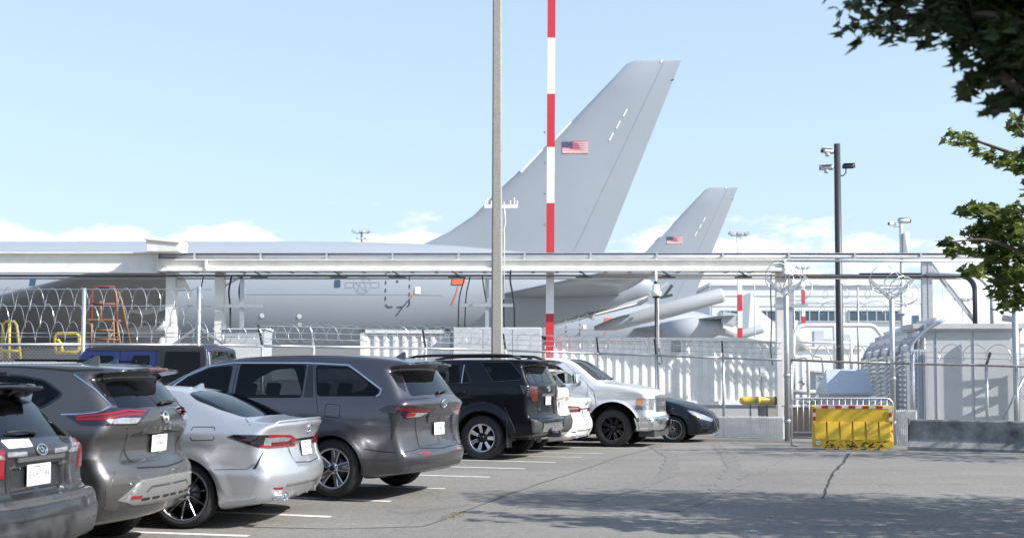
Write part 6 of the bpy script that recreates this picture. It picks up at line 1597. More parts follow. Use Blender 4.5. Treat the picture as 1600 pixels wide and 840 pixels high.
# ---------------------------------------------------------------- the two grey tanker aircraft
M_air = mat('aircraft_grey', (.280, .312, .350), .42, .0, noise=.05, nscale=.35, coat=.25)
M_airl = mat('aircraft_light_grey', (.36, .38, .40), .4, noise=.05, nscale=.5)
M_under2 = mat('aircraft_shaded_grey', (.15, .155, .16), .5, noise=.06, nscale=.4)  # aircraft grey darkened for the wings, underside shade put into the colour
M_mark = mat('marking_dark', (.05, .06, .07), .5)
M_flagr = mat('flag_red', (.50, .13, .15), .5); M_flagb = mat('flag_blue', (.06, .075, .12), .5)
M_edge = mat('bare_metal_edge', (.58, .62, .68), .3, .6)
M_faint = mat('faint_marking', (.258, .288, .323), .5)
M_cover = mat('orange_cover', (.62, .10, .03), .6)
YP = 51.7
def pxz(px, py, Y=YP): return ((px - 800) / 1800 * Y, EYE + (592 - py) / 1800 * Y)
def tanker(label):
    r = empty('tanker_aircraft', (0, YP, G(YP)), 0, label, 'aircraft', 'grey tanker aircraft on the apron'); g0 = G(YP)
    st = [(-36, 4.9, 1.2, 1.1), (-34, 4.9, 2.2, 2.0), (-31, 4.9, 2.66, 2.48), (-26, 4.9, 2.71, 2.51), (-9, 4.9, 2.71, 2.51), (-7, 4.93, 2.66, 2.45), (-5, 4.99, 2.55, 2.3), (-3, 5.10, 2.36, 2.1), (-1, 5.22, 2.08, 1.85), (1, 5.34, 1.74, 1.5), (3, 5.45, 1.32, 1.1), (4.6, 5.53, .95, .78), (5.7, 5.57, .62, .5), (6.2, 5.58, .42, .34), (6.35, 5.58, .2, .16)]
    X = np.linspace(-36, 6.35, 120); n = 48
    zc, rz, ry = (np.interp(X, [s[0] for s in st], [s[k] for s in st]) for k in (1, 2, 3))
    ker = np.ones(7) / 7
    sm_ = lambda a: np.concatenate([a[:3], np.convolve(a, ker, 'valid'), a[-3:]])
    zc, rz, ry = sm_(zc), sm_(rz), sm_(ry)
    v, f = [], []
    for i in range(len(X)):
        for k in range(n):
            a = 2 * math.pi * k / n; v.append((X[i], ry[i] * math.sin(a), zc[i] + rz[i] * math.cos(a)))
    for i in range(len(X) - 1):
        for k in range(n): f.append((i * n + k, (i + 1) * n + k, (i + 1) * n + (k + 1) % n, i * n + (k + 1) % n))
    f.append(tuple(range((len(X) - 1) * n, len(X) * n))[::-1])
    fu = mk('fuselage', v, f, M_air, r, True)
    def side(x, z, off=.012):
        i = np.interp
        c, a, b = i(x, X, zc), i(x, X, rz), i(x, X, ry)
        t = max(-1, min(1, (z - c) / a)); return Vector((x, -(b * math.sqrt(max(0, 1 - t * t)) + off), z))
    def decal(name, poly, m, parent=fu, off=.012):
        P = [side(x, z, off) for x, z in poly]; c = side(sum(p[0] for p in poly) / len(poly), sum(p[1] for p in poly) / len(poly), off)
        V = [tuple(p) for p in P] + [tuple(c)]
        return mk(name, V, [(i, (i + 1) % len(P), len(P)) for i in range(len(P))], m, parent)
    def dline(name, pts, w, m, dash=None, parent=fu):
        mb = MB()
        for (a, b) in zip(pts[:-1], pts[1:]):
            L = math.hypot(b[0] - a[0], b[1] - a[1]); k = max(1, int(L / (dash or .12)))
            for j in range(k):
                if dash and j % 2: continue
                t0, t1 = j / k, (j + 1) / k
                p, q = side(a[0] + (b[0] - a[0]) * t0, a[1] + (b[1] - a[1]) * t0), side(a[0] + (b[0] - a[0]) * t1, a[1] + (b[1] - a[1]) * t1)
                d = (q - p).normalized(); t = Vector((d.z, 0, -d.x)) * w / 2
                b0 = len(mb.v); mb.add([p + t, p - t, q - t, q + t], [(0, 1, 2, 3)])
        return mb.build(name, m, parent)
    # fin: airfoil sections between the surveyed leading and trailing edges
    LE = [(655, 383), (700, 362), (740, 335), (785, 290), (893, 188), (985, 91)]; TE = [(905, 470), (945, 393), (1067, 90)]
    le = [pxz(*p) for p in LE]; te = [pxz(*p) for p in TE]
    zs = [6.4, 7.3, 7.6, 8.04, 8.4, 8.81, 9.4, 10.1, 11.5, 13.03, 14.5, 15.7, 15.86]
    lz = [p[1] for p in le]; lx = [p[0] for p in le]; tz = [p[1] for p in te]; tx = [p[0] for p in te]
    v, f = [], []; m_ = 14
    for z in zs:
        a = float(np.interp(z, lz, lx)) if z >= lz[0] else lx[0] - .3
        if z > 15.8: a += .25
        b = float(np.interp(z, tz, tx)); c = b - a
        th = .095 * min(c, 6.5) * (1 if z < 15.8 else .4)
        for k in range(m_):
            t = k / (m_ - 1); s = t * t * (3 - 2 * t) if False else t ** 1.5
            yt = th * (2.969 * math.sqrt(s) - 1.26 * s - 3.516 * s**2 + 2.843 * s**3 - 1.036 * s**4) * .5
            v.append((a + c * s, -yt, z))
        for k in range(m_ - 2, 0, -1):
            s = (k / (m_ - 1)) ** 1.5
            yt = th * (2.969 * math.sqrt(s) - 1.26 * s - 3.516 * s**2 + 2.843 * s**3 - 1.036 * s**4) * .5
            v.append((a + c * s, yt, z))
    n2 = 2 * m_ - 2
    for i in range(len(zs) - 1):
        for k in range(n2): f.append((i * n2 + k, i * n2 + (k + 1) % n2, (i + 1) * n2 + (k + 1) % n2, (i + 1) * n2 + k))
    f.append(tuple(range((len(zs) - 1) * n2, len(zs) * n2)))
    fin_ = mk('tail_fin', v, f, M_air, r, True)
    e = fin_.modifiers.new('edge_split', 'EDGE_SPLIT'); e.split_angle = R(40)
    fy = -.34
    def fplate(name, poly, m, parent=fin_, y=-.33):
        P = [pxz(*p) for p in poly]
        def yy(x, z):
            a = float(np.interp(z, lz, lx)); b = float(np.interp(z, tz, tx)); s = max(.001, min(1, (x - a) / (b - a))); th = .095 * min(b - a, 6.5)
            return -(th * (2.969 * math.sqrt(s) - 1.26 * s - 3.516 * s**2 + 2.843 * s**3 - 1.036 * s**4) * .5) - .02
        k = len(P); V = [(x, yy(x, z), z) for x, z in P]
        V += [(x, q + .02, z) for x, q, z in V]
        return mk(name, V, [tuple(range(k)), tuple(range(k, 2 * k))[::-1]] + [(i, k + i, k + (i + 1) % k, (i + 1) % k) for i in range(k)], m, parent)
    # bare leading edge strip, white chevrons, hinge line
    for a, b in ((893, 860), (848, 812)): fplate('edge_panel', [(a, 185 + (893 - a) * .97), (a + 1, 189 + (893 - a) * .97), (b + 3, 189 + (893 - b) * .97 + 2), (b, 185 + (893 - b) * .97 + 2)], M_white)
    for k in range(3):
        x = 980 - 11 * k; y = 168 + 19 * k; fplate('white_dash', [(x, y), (x + 2, y), (x - 4, y + 12), (x - 6.2, y + 12)], M_white)
    fplate('tip_mark', [(1036, 89.5), (1039, 89.5), (1036, 94), (1034, 94)], M_white)
    def fline(a, b, w=.03):
        V = []
        for k in range(25):
            px = a[0] + (b[0] - a[0]) * k / 24; py = a[1] + (b[1] - a[1]) * k / 24; x, z = pxz(px, py)
            A = float(np.interp(z, lz, lx)); B = float(np.interp(z, tz, tx)); q = max(.001, min(1, (x - A) / (B - A))); th = .095 * min(B - A, 6.5)
            y = -(th * (2.969 * math.sqrt(q) - 1.26 * q - 3.516 * q**2 + 2.843 * q**3 - 1.036 * q**4) * .5) - .006
            d = Vector((b[0] - a[0], -(b[1] - a[1]))).normalized() * w / 2; V += [(x - d.y, y, z + d.x), (x + d.y, y, z - d.x)]
        return mk('panel_joint', V, [(2 * k, 2 * k + 1, 2 * k + 3, 2 * k + 2) for k in range(24)], M_faint, fin_)
    fline((1040, 92), (897, 392), .045)
    fplate('static_wick', [(1052, 120), (1056, 119), (1056, 120.5), (1052, 121.5)], M_dark)
    # flag: base, red stripes, canton with light dots
    x0, x1, y0, y1 = 879, 919, 219, 239
    fl = fplate('flag', [(x0, y0), (x1, y0), (x1, y1), (x0, y1)], M_white)
    bump_ = lambda o, d: o.data.transform(Matrix.Translation((0, d, 0)))
    for k in range(7):
        ya = y0 + (y1 - y0) * (2 * k) / 13; yb = y0 + (y1 - y0) * (2 * k + 1) / 13
        bump_(fplate('stripe', [(x0 if k > 3 else x0 + 16, ya), (x1, ya), (x1, yb), (x0 if k > 3 else x0 + 16, yb)], M_flagr, fl), -.002)
    cn = fplate('canton', [(x0, y0), (x0 + 16, y0), (x0 + 16, y0 + 20 * 7 / 13), (x0, y0 + 20 * 7 / 13)], M_flagb, fl); bump_(cn, -.003)
    stm = MB()
    for i in range(9):
        for j in range(6 if i % 2 == 0 else 5):
            x, z = pxz(x0 + 1.3 + (j + (.5 if i % 2 else 0)) * 2.68, y0 + .9 + i * 1.13)
            base = cn.data.vertices[0].co; P = [(x + .022 * math.cos(t) * (1 if q % 2 else .45), 0, z + .022 * math.sin(t) * (1 if q % 2 else .45)) for q, t in enumerate([math.pi / 2 + math.pi * (q + 1) / 5 for q in range(10)])]
            yb = float(np.interp(x, [cn.data.vertices[0].co.x, cn.data.vertices[1].co.x], [cn.data.vertices[0].co.y, cn.data.vertices[1].co.y])) - .002
            stm.add([(p[0], yb, p[2]) for p in P], [tuple(range(10))])
    stm.build('stars', M_white, fl)
    # tail planes
    def surface(name, rl, rt, tl, tt, th, m, parent=r):
        """tapered lifting surface from root (leading, trailing) to tip (leading, trailing)"""
        v, f = [], []; K = 10
        for s in np.linspace(0, 1, 6):
            a = Vector(rl).lerp(Vector(tl), s); b = Vector(rt).lerp(Vector(tt), s); c = (b - a).length
            for k in range(K):
                t = (k / (K - 1)) ** 1.4; h = th * c * (2.969 * math.sqrt(t) - 1.26 * t - 3.516 * t**2 + 2.843 * t**3 - 1.036 * t**4) * .5; p = a.lerp(b, t); v.append((p.x, p.y, p.z + h))
            for k in range(K - 2, 0, -1):
                t = (k / (K - 1)) ** 1.4; h = th * c * (2.969 * math.sqrt(t) - 1.26 * t - 3.516 * t**2 + 2.843 * t**3 - 1.036 * t**4) * .5; p = a.lerp(b, t); v.append((p.x, p.y, p.z - h))
        n3 = 2 * K - 2
        for i in range(5):
            for k in range(n3): f.append((i * n3 + k, i * n3 + (k + 1) % n3, (i + 1) * n3 + (k + 1) % n3, (i + 1) * n3 + k))
        f += [tuple(range(n3))[::-1], tuple(range(5 * n3, 6 * n3))]
        if tl[1] > rl[1]: f = [q[::-1] for q in f]
        return mk(name, v, f, m, parent, True)
    for s in (-1, 1):
        surface('tailplane', (-1.0, s * 1.0, 5.05), (4.75, s * .6, 5.15), (4.7 if s < 0 else 5.6, s * 8.4, 5.72), (6.0 if s < 0 else 7.4, s * 8.4, 5.76), .06, M_under2 if False else M_air)
    # near wing and its flap track fairings
    def W(px, py, Y): x, z = pxz(px, py, Y); return (x, Y - YP, z)
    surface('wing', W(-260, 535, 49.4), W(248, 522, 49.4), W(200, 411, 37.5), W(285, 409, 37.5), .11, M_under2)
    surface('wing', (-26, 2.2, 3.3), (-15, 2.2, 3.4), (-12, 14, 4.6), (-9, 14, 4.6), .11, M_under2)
    for pa, pb, Y, rad in (((150, 500), (275, 513), 47.5, .5), ((165, 470), (270, 478), 44, .42), ((60, 528), (215, 545), 48.6, .6)):
        a, b = Vector(W(*pa, Y)), Vector(W(*pb, Y)); d = b - a
        MB().tube([a, a + d * .25, a + d * .6, a + d * .85, b], [.05, rad * .8, rad, rad * .5, .03], 14).build('flap_fairing', M_airl, r)
    # refuelling boom under the tail
    def Q(px, py, y=-.1): x, z = pxz(px, py); return Vector((x, y, z))
    MB().tube([Q(800, 518), Q(900, 494), Q(1000, 470), Q(1012, 466)], [.16, .2, .2, .12], 12).build('boom_strut', M_airl, r)
    MB().bar(Q(835, 516, -.3), Q(995, 474, -.3), .12, .07).build('boom_rail', M_white, r)
    for px in (880, 900, 925): MB().bar(Q(px, 506 - (px - 880) * .25, -.35), Q(px + 5, 501 - (px - 880) * .25, -.35), .14, .1).build('boom_clamp', M_white, r)
    bm_ = MB().tube([Q(930, 512, .5), Q(960, 506, .5), Q(1050, 482, .5), Q(1130, 460, .5), Q(1134, 459, .5)], [.10, .28, .36, .33, .28], 20).build('boom_tube', M_airl, r)
    MB().bar(Q(908, 486, -.4), Q(927, 500, -.4), .18, .12).build('boom_latch', M_airl, r)
    for a, b, c_ in (((1012, 462), (1042, 443), M_greysteel), ((1030, 466), (1048, 462), M_mark), ((1036, 463), (1048, 447), M_mark)):
        MB().bar(Q(*a, -.6), Q(*b, -.6), .26, .12).build('ruddervator', c_, r)
    # markings on the near side
    D = lambda px, py: pxz(px, py, YP - 2.3)
    def dot(px, py, rad, m, nm='fuel_cap'):
        x, z = D(px, py); decal(nm, [(x + rad * math.cos(t), z + rad * math.sin(t)) for t in [2 * math.pi * k / 14 for k in range(14)]], m)
    for px, py in ((410, 493), (468, 494), (468, 507)): dot(px, py, .10, M_white)
    for px, py in ((527, 443), (51, 440)):
        x, z = D(px, py); decal('window', [(x - .11, z - .17), (x + .11, z - .17), (x + .13, z - .1), (x + .13, z + .12), (x + .1, z + .17), (x - .1, z + .17), (x - .13, z + .12), (x - .13, z - .1)], M_win)
    dot(620, 439, .055, M_win, 'porthole')
    x0, z0 = D(602, 425); x1, z1 = D(639, 479)
    dline('door_outline', [(x0, z0), (x0, z1 + .1), (x0 + .1, z1), (x1 - .1, z1), (x1, z1 + .1), (x1, z0)], .055, M_mark, .17)
    cx, cz = D(566, 445); rr_ = .36
    ring_pts = [(cx + rr_ * math.cos(t), cz + rr_ * math.sin(t)) for t in [2 * math.pi * k / 24 for k in range(25)]]
    rd = dline('roundel', ring_pts, .025, M_faint)
    dline('star', [(cx + rr_ * .95 * math.sin(t), cz + rr_ * .95 * math.cos(t)) for t in [4 * math.pi * k / 5 for k in range(6)]], .022, M_faint, parent=rd)
    for s in (-1, 1): dline('bar', [(cx + s * rr_, cz + .11), (cx + s * rr_ * 2, cz + .11), (cx + s * rr_ * 2, cz - .11), (cx + s * rr_, cz - .11)], .022, M_faint, parent=rd)
    a = D(380, 460); b = D(690, 460); dline('skin_joint', [a, b], .02, M_faint)
    # covers and streamers
    x, z = D(716, 437); decal('intake_cover', [(x - .28, z - .16), (x + .26, z - .16), (x + .26, z + .25), (x - .25, z + .25)], M_cover, off=.05)
    dline('streamer', [D(716, 443), D(711, 460), D(704, 476)], .05, M_cover)
    x, z = D(652, 453); decal('static_port_cover', [(x - .12, z - .15), (x + .12, z - .15), (x + .12, z + .15), (x - .12, z + .15)], M_white, off=.03)
    dline('streamer', [D(648, 456), D(640, 466)], .045, M_cover); dline('streamer', [D(640, 466), D(628, 480), D(618, 493)], .045, M_mark)
    # nose and main gear so the aircraft stands on the apron
    for gx, gy in ((-30, 0), (-14.5, -4.0), (-14.5, 4.0)):
        g_ = MB().tube([(gx, gy, .5), (gx, gy, 3.2)], .16, 10).build('undercarriage_leg', M_airl, r)
        for dx in ((-.6, .6) if gx > -20 else (0,)):
            for dy in (-.4, .4): MB().lathe([(0, -.18), (.35, -.18), (.55, -.12), (.58, 0), (.55, .12), (.35, .18), (0, .18)], 20, Matrix.Translation((gx + dx, gy + dy, .58)) @ Matrix.Rotation(R(90), 4, 'X')).build('gear_wheel', M_rub if 'M_rub' in globals() else M_dark, g_)
    # shift root-local heights: root stands on the apron
    for c in r.children: c.location.z -= g0
    return r
pl = tanker('large grey tanker aircraft with tall swept fin and flag, nearest the fence')
def copy_tree(o, parent=None):
    c = o.copy(); COL.objects.link(c); c.parent = parent
    for ch in list(o.children): copy_tree(ch, c)
    return c
p2 = copy_tree(pl); p2.location = (9.37, 86.4, G(86)); p2['label'] = 'farther grey tanker aircraft whose smaller fin stands right of the big fin'
# a third, partly hidden tail behind the second aircraft
tl3 = empty('aircraft_tail_cone', (at(1120, 520, 80).x, 80, G(80)), 0, 'white aircraft tail piece with folded flap just above the container, left of the slim mast', 'aircraft part')
o_ = tl3.location
qq = lambda px, py, y=80: at(px, py, y) - o_
MB().tube([qq(1040, 530), qq(1085, 516), qq(1125, 510), qq(1148, 522)], [1.2, .95, .6, .25], 20).build('tail_cone', M_airl, tl3)
MB().add([qq(1128, 498, 79), qq(1146, 500, 79), qq(1152, 520, 79), qq(1130, 512, 79), qq(1128, 498, 79.3), qq(1146, 500, 79.3), qq(1152, 520, 79.3), qq(1130, 512, 79.3)], [(0, 3, 2, 1), (4, 5, 6, 7), (0, 1, 5, 4), (1, 2, 6, 5), (2, 3, 7, 6), (3, 0, 4, 7)]).build('folded_flap', M_white, tl3)
MB().bar(qq(1128, 495, 79), qq(1150, 499, 79), .14, .8).build('flap_edge', M_greysteel, tl3)
MB().tube([qq(1120, 560), qq(1120, 530)], .3, 8).build('prop_stand', M_greysteel, tl3)
# ---------------------------------------------------------------- fences
def mesh_mat():
    m = bpy.data.materials.new('chain_link_wire'); m.use_nodes = True; t = m.node_tree; b = t.nodes['Principled BSDF']
    b.inputs['Base Color'].default_value = (.50, .52, .53, 1); b.inputs['Metallic'].default_value = .4; b.inputs['Roughness'].default_value = .45
    uv = t.nodes.new('ShaderNodeUVMap'); sp = t.nodes.new('ShaderNodeSeparateXYZ'); t.links.new(uv.outputs[0], sp.inputs[0])
    def M(op, a, b_=None):
        n = t.nodes.new('ShaderNodeMath'); n.operation = op
        for i, x in enumerate((a, b_)):
            if x is None: continue
            if isinstance(x, (int, float)): n.inputs[i].default_value = x
            else: t.links.new(x, n.inputs[i])
        return n.outputs[0]
    k = 1 / .075
    u = M('MULTIPLY', M('ADD', sp.outputs[0], sp.outputs[1]), k); v = M('MULTIPLY', M('SUBTRACT', sp.outputs[0], sp.outputs[1]), k)
    g = lambda x: M('LESS_THAN', M('ABSOLUTE', M('SUBTRACT', M('FRACT', x), .5)), .050)
    a = M('MAXIMUM', g(u), g(v))
    tr = t.nodes.new('ShaderNodeBsdfTransparent'); mx_ = t.nodes.new('ShaderNodeMixShader')
    t.links.new(a, mx_.inputs[0]); t.links.new(tr.outputs[0], mx_.inputs[1]); t.links.new(b.outputs[0], mx_.inputs[2])
    t.links.new(mx_.outputs[0], t.nodes['Material Output'].inputs[0])
    return m
M_mesh = mesh_mat()
M_razor = mat('razor_wire', (.50, .52, .54), .3, .7)
M_slat = mat('white_privacy_slat', (.70, .70, .69), .5, noise=.1, nscale=5)
M_rust = mat('weathered_rail', (.36, .33, .31), .6, .4, noise=.4, nscale=10)
def netting(name, pts, z0, z1, parent, o):
    """chain link sheet along plan points with per-point top heights"""
    v, f, uvs = [], [], []; s = 0
    for i, p in enumerate(pts):
        if i: s += (Vector((p[0], p[1])) - Vector((pts[i - 1][0], pts[i - 1][1]))).length
        zb = G(p[1]) + z0; zt = z1[i]
        v += [(p[0] - o.x, p[1] - o.y, zb - o.z), (p[0] - o.x, p[1] - o.y, zt - o.z)]; uvs += [(s, zb), (s, zt)]
    f = [(2 * i, 2 * i + 2, 2 * i + 3, 2 * i + 1) for i in range(len(pts) - 1)]
    ob = mk(name, v, f, M_mesh, parent); ul = ob.data.uv_layers.new(name='UVMap')
    for lp in ob.data.loops: ul.data[lp.index].uv = uvs[lp.vertex_index]
    return ob
def coil(name, A, B, rad, pitch, parent, o, ph=0, wr=.0066, squash=1., barbs=True, tilt=.25):
    A, B = Vector(A), Vector(B); d = (B - A); L = d.length; d.normalize(); u = Vector((0, 0, 1)); w = d.cross(u)
    n = int(L / pitch * 16); pts = []; rg = random.Random(int(A.x * 100) + 5)
    jit = [rg.uniform(-.12, .12) for _ in range(int(L / pitch) + 3)]
    for i in range(n + 1):
        t = i / 16; a = 2 * math.pi * t + ph; j = jit[int(t)]
        pts.append(A + d * (L * i / n) + u * (rad * squash * (1 + j * .5) * math.cos(a)) + w * (rad * math.sin(a)) + d * (tilt * pitch * math.sin(a)) - o)
    mb = MB().tube(pts, wr, 4)
    return mb.build(name, M_razor, parent)
def fence(name, label, plan, parts):
    pass
# ---- left fence: behind the parked cars
Lp = [(-120, 538, 23.2), (130, 538, 23.6), (310, 538.5, 24.6), (410, 540, 25.6), (490, 541, 26.4), (665, 544, 29.0), (790, 547, 31.8), (935, 552, 32.6), (1025, 555, 32.2), (1130, 559, 31.4), (1222, 562, 30.3)]
top = [at(*p) for p in Lp]
o = Vector((top[0].x, top[0].y, 0))
fl_ = empty('chain_link_fence', o, 0, 'long chain link fence with razor wire behind the parked cars', 'fence')
def fr(p): return p - o
for i in range(len(top) - 1):
    MB().tube([fr(top[i]), fr(top[i + 1])], .03, 8).build('top_rail', M_galv, fl_)
netting('mesh', top, .02, [p.z for p in top], fl_, o)
for i, p in enumerate(top[:-1]):
    tall = {1: 450, 2: 447}.get(i)
    zt = at(Lp[i][0], tall, Lp[i][2]).z if tall else p.z + .02
    MB().tube([fr(Vector((p.x, p.y, G(p.y)))), fr(Vector((p.x, p.y, zt)))], .045 if tall else .035, 8).build('post', M_galv, fl_)
    if not tall and i > 2: MB().bar(fr(Vector((p.x, p.y, p.z))), fr(Vector((p.x - .06, p.y - .16, p.z + .46))), .04).build('barb_arm', M_dark if i != 4 else M_galv, fl_)
for s_ in (-1, 1):
    p = at(310, 510, 24.6); q = at(310 + s_ * 38, 537, 24.6); MB().bar(fr(p), fr(q), .05).build('brace', M_galv, fl_)
# strands of wire
for py0, py1, xa, xb in ((452, 452, -120, 330), (478, 478, -120, 330), (520, 520, -120, 410), (526, 526, -120, 410)):
    a, b = at(xa, py0, 23.4), at(xb, py1, 24.8); MB().tube([fr(a), fr(b)], .008, 4).build('wire_strand', M_razor, fl_)
for k, dz in enumerate((.16, .30, .44)):
    pts = [fr(Vector((p.x - .02 * (k + 1), p.y - .05 * (k + 1), p.z + dz))) for p in top[3:]]
    MB().tube(pts, .008, 4).build('wire_strand', M_razor, fl_)
# razor coils
for py, rad, ph in ((467, .235, 0), (493, .235, 2), (519, .22, 4)):
    a, b = at(-60, py, 23.3), at(322, py, 24.6); coil('razor_coil', a, b, rad, .285, fl_, o, ph)
for (xa, ya, Ya, xb, yb, Yb_, rad) in ((322, 520, 24.8, 410, 522, 25.6, .2), (410, 520, 25.5, 665, 522, 29.0, .21), (665, 524, 29, 790, 526, 31.7, .24), (800, 532, 31.9, 1025, 538, 32.1, .2), (1025, 540, 32.1, 1222, 545, 30.4, .2)):
    coil('razor_coil', at(xa, ya, Ya), at(xb, yb, Yb_), rad, .36, fl_, o, 1)
# privacy slats low on the last bay
a, b = at(1118, 650, 31.3), at(1224, 650, 30.1); n_ = 40; sl = MB()
for k in range(n_):
    p = a.lerp(b, k / (n_ - 1)); zb = G(p.y) + .02; sl.box((p.x - o.x, p.y - .03 - o.y, (zb + p.z) / 2 + random.uniform(-.01, .01)), (.038, .012, p.z - zb))
sl.build('privacy_slats', M_slat, fl_)
# ---- gate posts with forked tops
def gate_post(px, pyt, Y, w, label, arms=True):
    q = at(px, pyt, Y); r = empty('gate_post', (q.x, Y, G(Y)), 0, label, 'post'); h = q.z - G(Y)
    MB().tube([(0, 0, 0), (0, 0, h), (0, 0, h + .02)], [w, w, w * .5], 12).build('post', M_galv, r)
    if arms:
        for s in (-1, 1): MB().bar((0, 0, h), (s * .52, 0, h + .48), .07).build('arm', M_galv, r)
        rg = random.Random(px)
        for c, rd in (((-.16, h + .50), .36), ((.30, h + .22), .36), ((.12, h + .40), .28)):
            n = 40; pts = [(c[0] + rd * math.cos(t) + rg.uniform(-.015, .015), .10 * math.sin(2 * t), c[1] + rd * math.sin(t) * .95) for t in [2 * math.pi * k / n for k in range(n)]]
            MB().tube(pts, .012, 5, closed=True).build('razor_loop', M_razor, r)
    for z in (.5, h * .45): MB().lathe([(w + .012, -.04), (w + .02, -.03), (w + .02, .03), (w + .012, .04)], 12, Matrix.Translation((0, 0, z))).build('hinge_band', M_galv, r)
    return r
gate_post(1228, 462, 29.2, .068, 'thick galvanised gate post with forked razor wire top at the left of the gate')
gate_post(1393, 468, 27.6, .060, 'galvanised gate post with forked razor wire top behind the yellow barrier right end')
# ---- gate and right fence
Rp = [(1236, 562, 29.0), (1310, 565, 28.2), (1391, 567, 27.7)]
tg = [at(*p) for p in Rp]; o2 = Vector((tg[0].x, tg[0].y, 0))
gt = empty('mesh_gate', o2, 0, 'chain link gate between the two forked gate posts', 'gate')
MB().tube([p - o2 for p in tg], .028, 8).build('top_rail', M_rust, gt); netting('mesh', tg, .08, [p.z for p in tg], gt, o2)
for p in (tg[0], tg[2]): MB().tube([Vector((p.x, p.y, G(p.y) + .06)) - o2, p - o2], .025, 8).build('upright', M_galv, gt)
MB().tube([Vector((p.x, p.y, G(p.y) + .10)) - o2 for p in tg], .025, 8).build('bottom_rail', M_galv, gt)
coil('razor_coil', tg[0] + Vector((0, -.1, .2)), tg[2] + Vector((0, -.1, .2)), .19, .45, gt, o2, 2, .009)
Rf = [(1397, 567, 27.5), (1425, 568, 27.3), (1541, 570.5, 26.7), (1588, 572, 26.4), (1760, 578, 25.4)]
tf = [at(*p) for p in Rf]; o3 = Vector((tf[0].x, tf[0].y, 0))
rf = empty('chain_link_fence', o3, 0, 'chain link fence with rusty top rail in front of the pale equipment shelter', 'fence')
MB().tube([p - o3 for p in tf], .028, 8).build('top_rail', M_rust, rf); netting('mesh', tf, .02, [p.z for p in tf], rf, o3)
for i, (px, pt, w_) in enumerate(((1425, 553, .055), (1541, 571, .035), (1588, 572, .035))):
    p = tf[i + 1]; zt = at(px, pt, p.y).z; MB().tube([Vector((p.x, p.y, G(p.y))) - o3, Vector((p.x, p.y, zt)) - o3], w_, 10).build('post', M_galv, rf)
p = tf[2]; MB().bar(p - o3, p - o3 + Vector((.06, -.1, .30)), .045).build('barb_arm', M_dark, rf)
q = at(1566, 655, 26.5); MB().tube([q - o3, at(1600, 590, 26.5) - o3], .03, 6).build('brace', M_galv, rf)
for k, dz in enumerate((.15, .28)):
    MB().tube([t_ - o3 + Vector((0, -.05, dz)) for t_ in tf], .007, 4).build('wire_strand', M_razor, rf)
coil('razor_coil', tf[1] + Vector((0, -.1, .28)), tf[3] + Vector((0, -.1, .30)), .20, .50, rf, o3, 2, .010)
a, b = at(1400, 640, 27.4), at(1431, 640, 27.1); sl = MB()
for k in range(11):
    p = a.lerp(b, k / 10); zb = G(p.y) + .02; sl.box((p.x - o3.x, p.y - .03 - o3.y, (zb + p.z) / 2), (.035, .012, p.z - zb))
sl.build('privacy_slats', M_slat, rf)
# far strand fences above the gate area
for k, (py, Y) in enumerate(((449, 41), (474, 41))):
    a, b = at(1240, py, Y), at(1440, py, Y)
    r = empty('razor_wire_line', a, 0, ['upper razor wire line strung before the terminal windows', 'lower razor wire line strung before the terminal windows'][k], 'razor wire', 'razor wire lines beyond the gate')
    MB().tube([(0, 0, 0), b - a], .016, 5).build('strand', M_razor, r)
    coil('coil', a + Vector((0, 0, -.15)), b + Vector((0, 0, -.15)), .24, .75, r, a, k, .010)
    for t in (0, .5, 1): MB().tube([(b - a) * t, (b - a) * t + Vector((0, 0, G(Y) - a.z))], .03, 6).build('post', M_galv, r)
# ---------------------------------------------------------------- maples at the right
def leaf_mat(name, c1, c2, trans):
    m = bpy.data.materials.new(name); m.use_nodes = True; t = m.node_tree; b = t.nodes['Principled BSDF']
    b.inputs['Roughness'].default_value = .5; b.inputs['Specular IOR Level'].default_value = .35
    tcn = t.nodes.new('ShaderNodeTexCoord'); n = t.nodes.new('ShaderNodeTexNoise'); n.inputs['Scale'].default_value = 4.5; n.inputs['Detail'].default_value = 3
    t.links.new(tcn.outputs['Object'], n.inputs['Vector'])
    r_ = t.nodes.new('ShaderNodeValToRGB'); r_.color_ramp.elements[0].position = .35; r_.color_ramp.elements[0].color = (*c1, 1); r_.color_ramp.elements[1].position = .68; r_.color_ramp.elements[1].color = (*c2, 1)
    t.links.new(n.outputs[0], r_.inputs[0]); t.links.new(r_.outputs[0], b.inputs['Base Color'])
    tl = t.nodes.new('ShaderNodeBsdfTranslucent'); t.links.new(r_.outputs[0], tl.inputs['Color'])
    mx_ = t.nodes.new('ShaderNodeMixShader'); mx_.inputs[0].default_value = trans
    t.links.new(b.outputs[0], mx_.inputs[1]); t.links.new(tl.outputs[0], mx_.inputs[2]); t.links.new(mx_.outputs[0], t.nodes['Material Output'].inputs[0])
    return m
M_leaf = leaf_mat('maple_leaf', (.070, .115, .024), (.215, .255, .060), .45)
M_leafd = leaf_mat('maple_leaf_shaded', (.022, .040, .012), (.045, .070, .018), .12)  # same leaf darkened, the shade of the crown put into its colour
M_bark = mat('maple_bark', (.11, .085, .065), .9, noise=.3, nscale=9, bump=.4, bscale=24)
LOBE = [(0, 0), (.28, -.10), (.20, .14), (.52, .30), (.26, .42), (.20, .60), (0, 1.0), (-.20, .60), (-.26, .42), (-.52, .30), (-.20, .14), (-.28, -.10)]
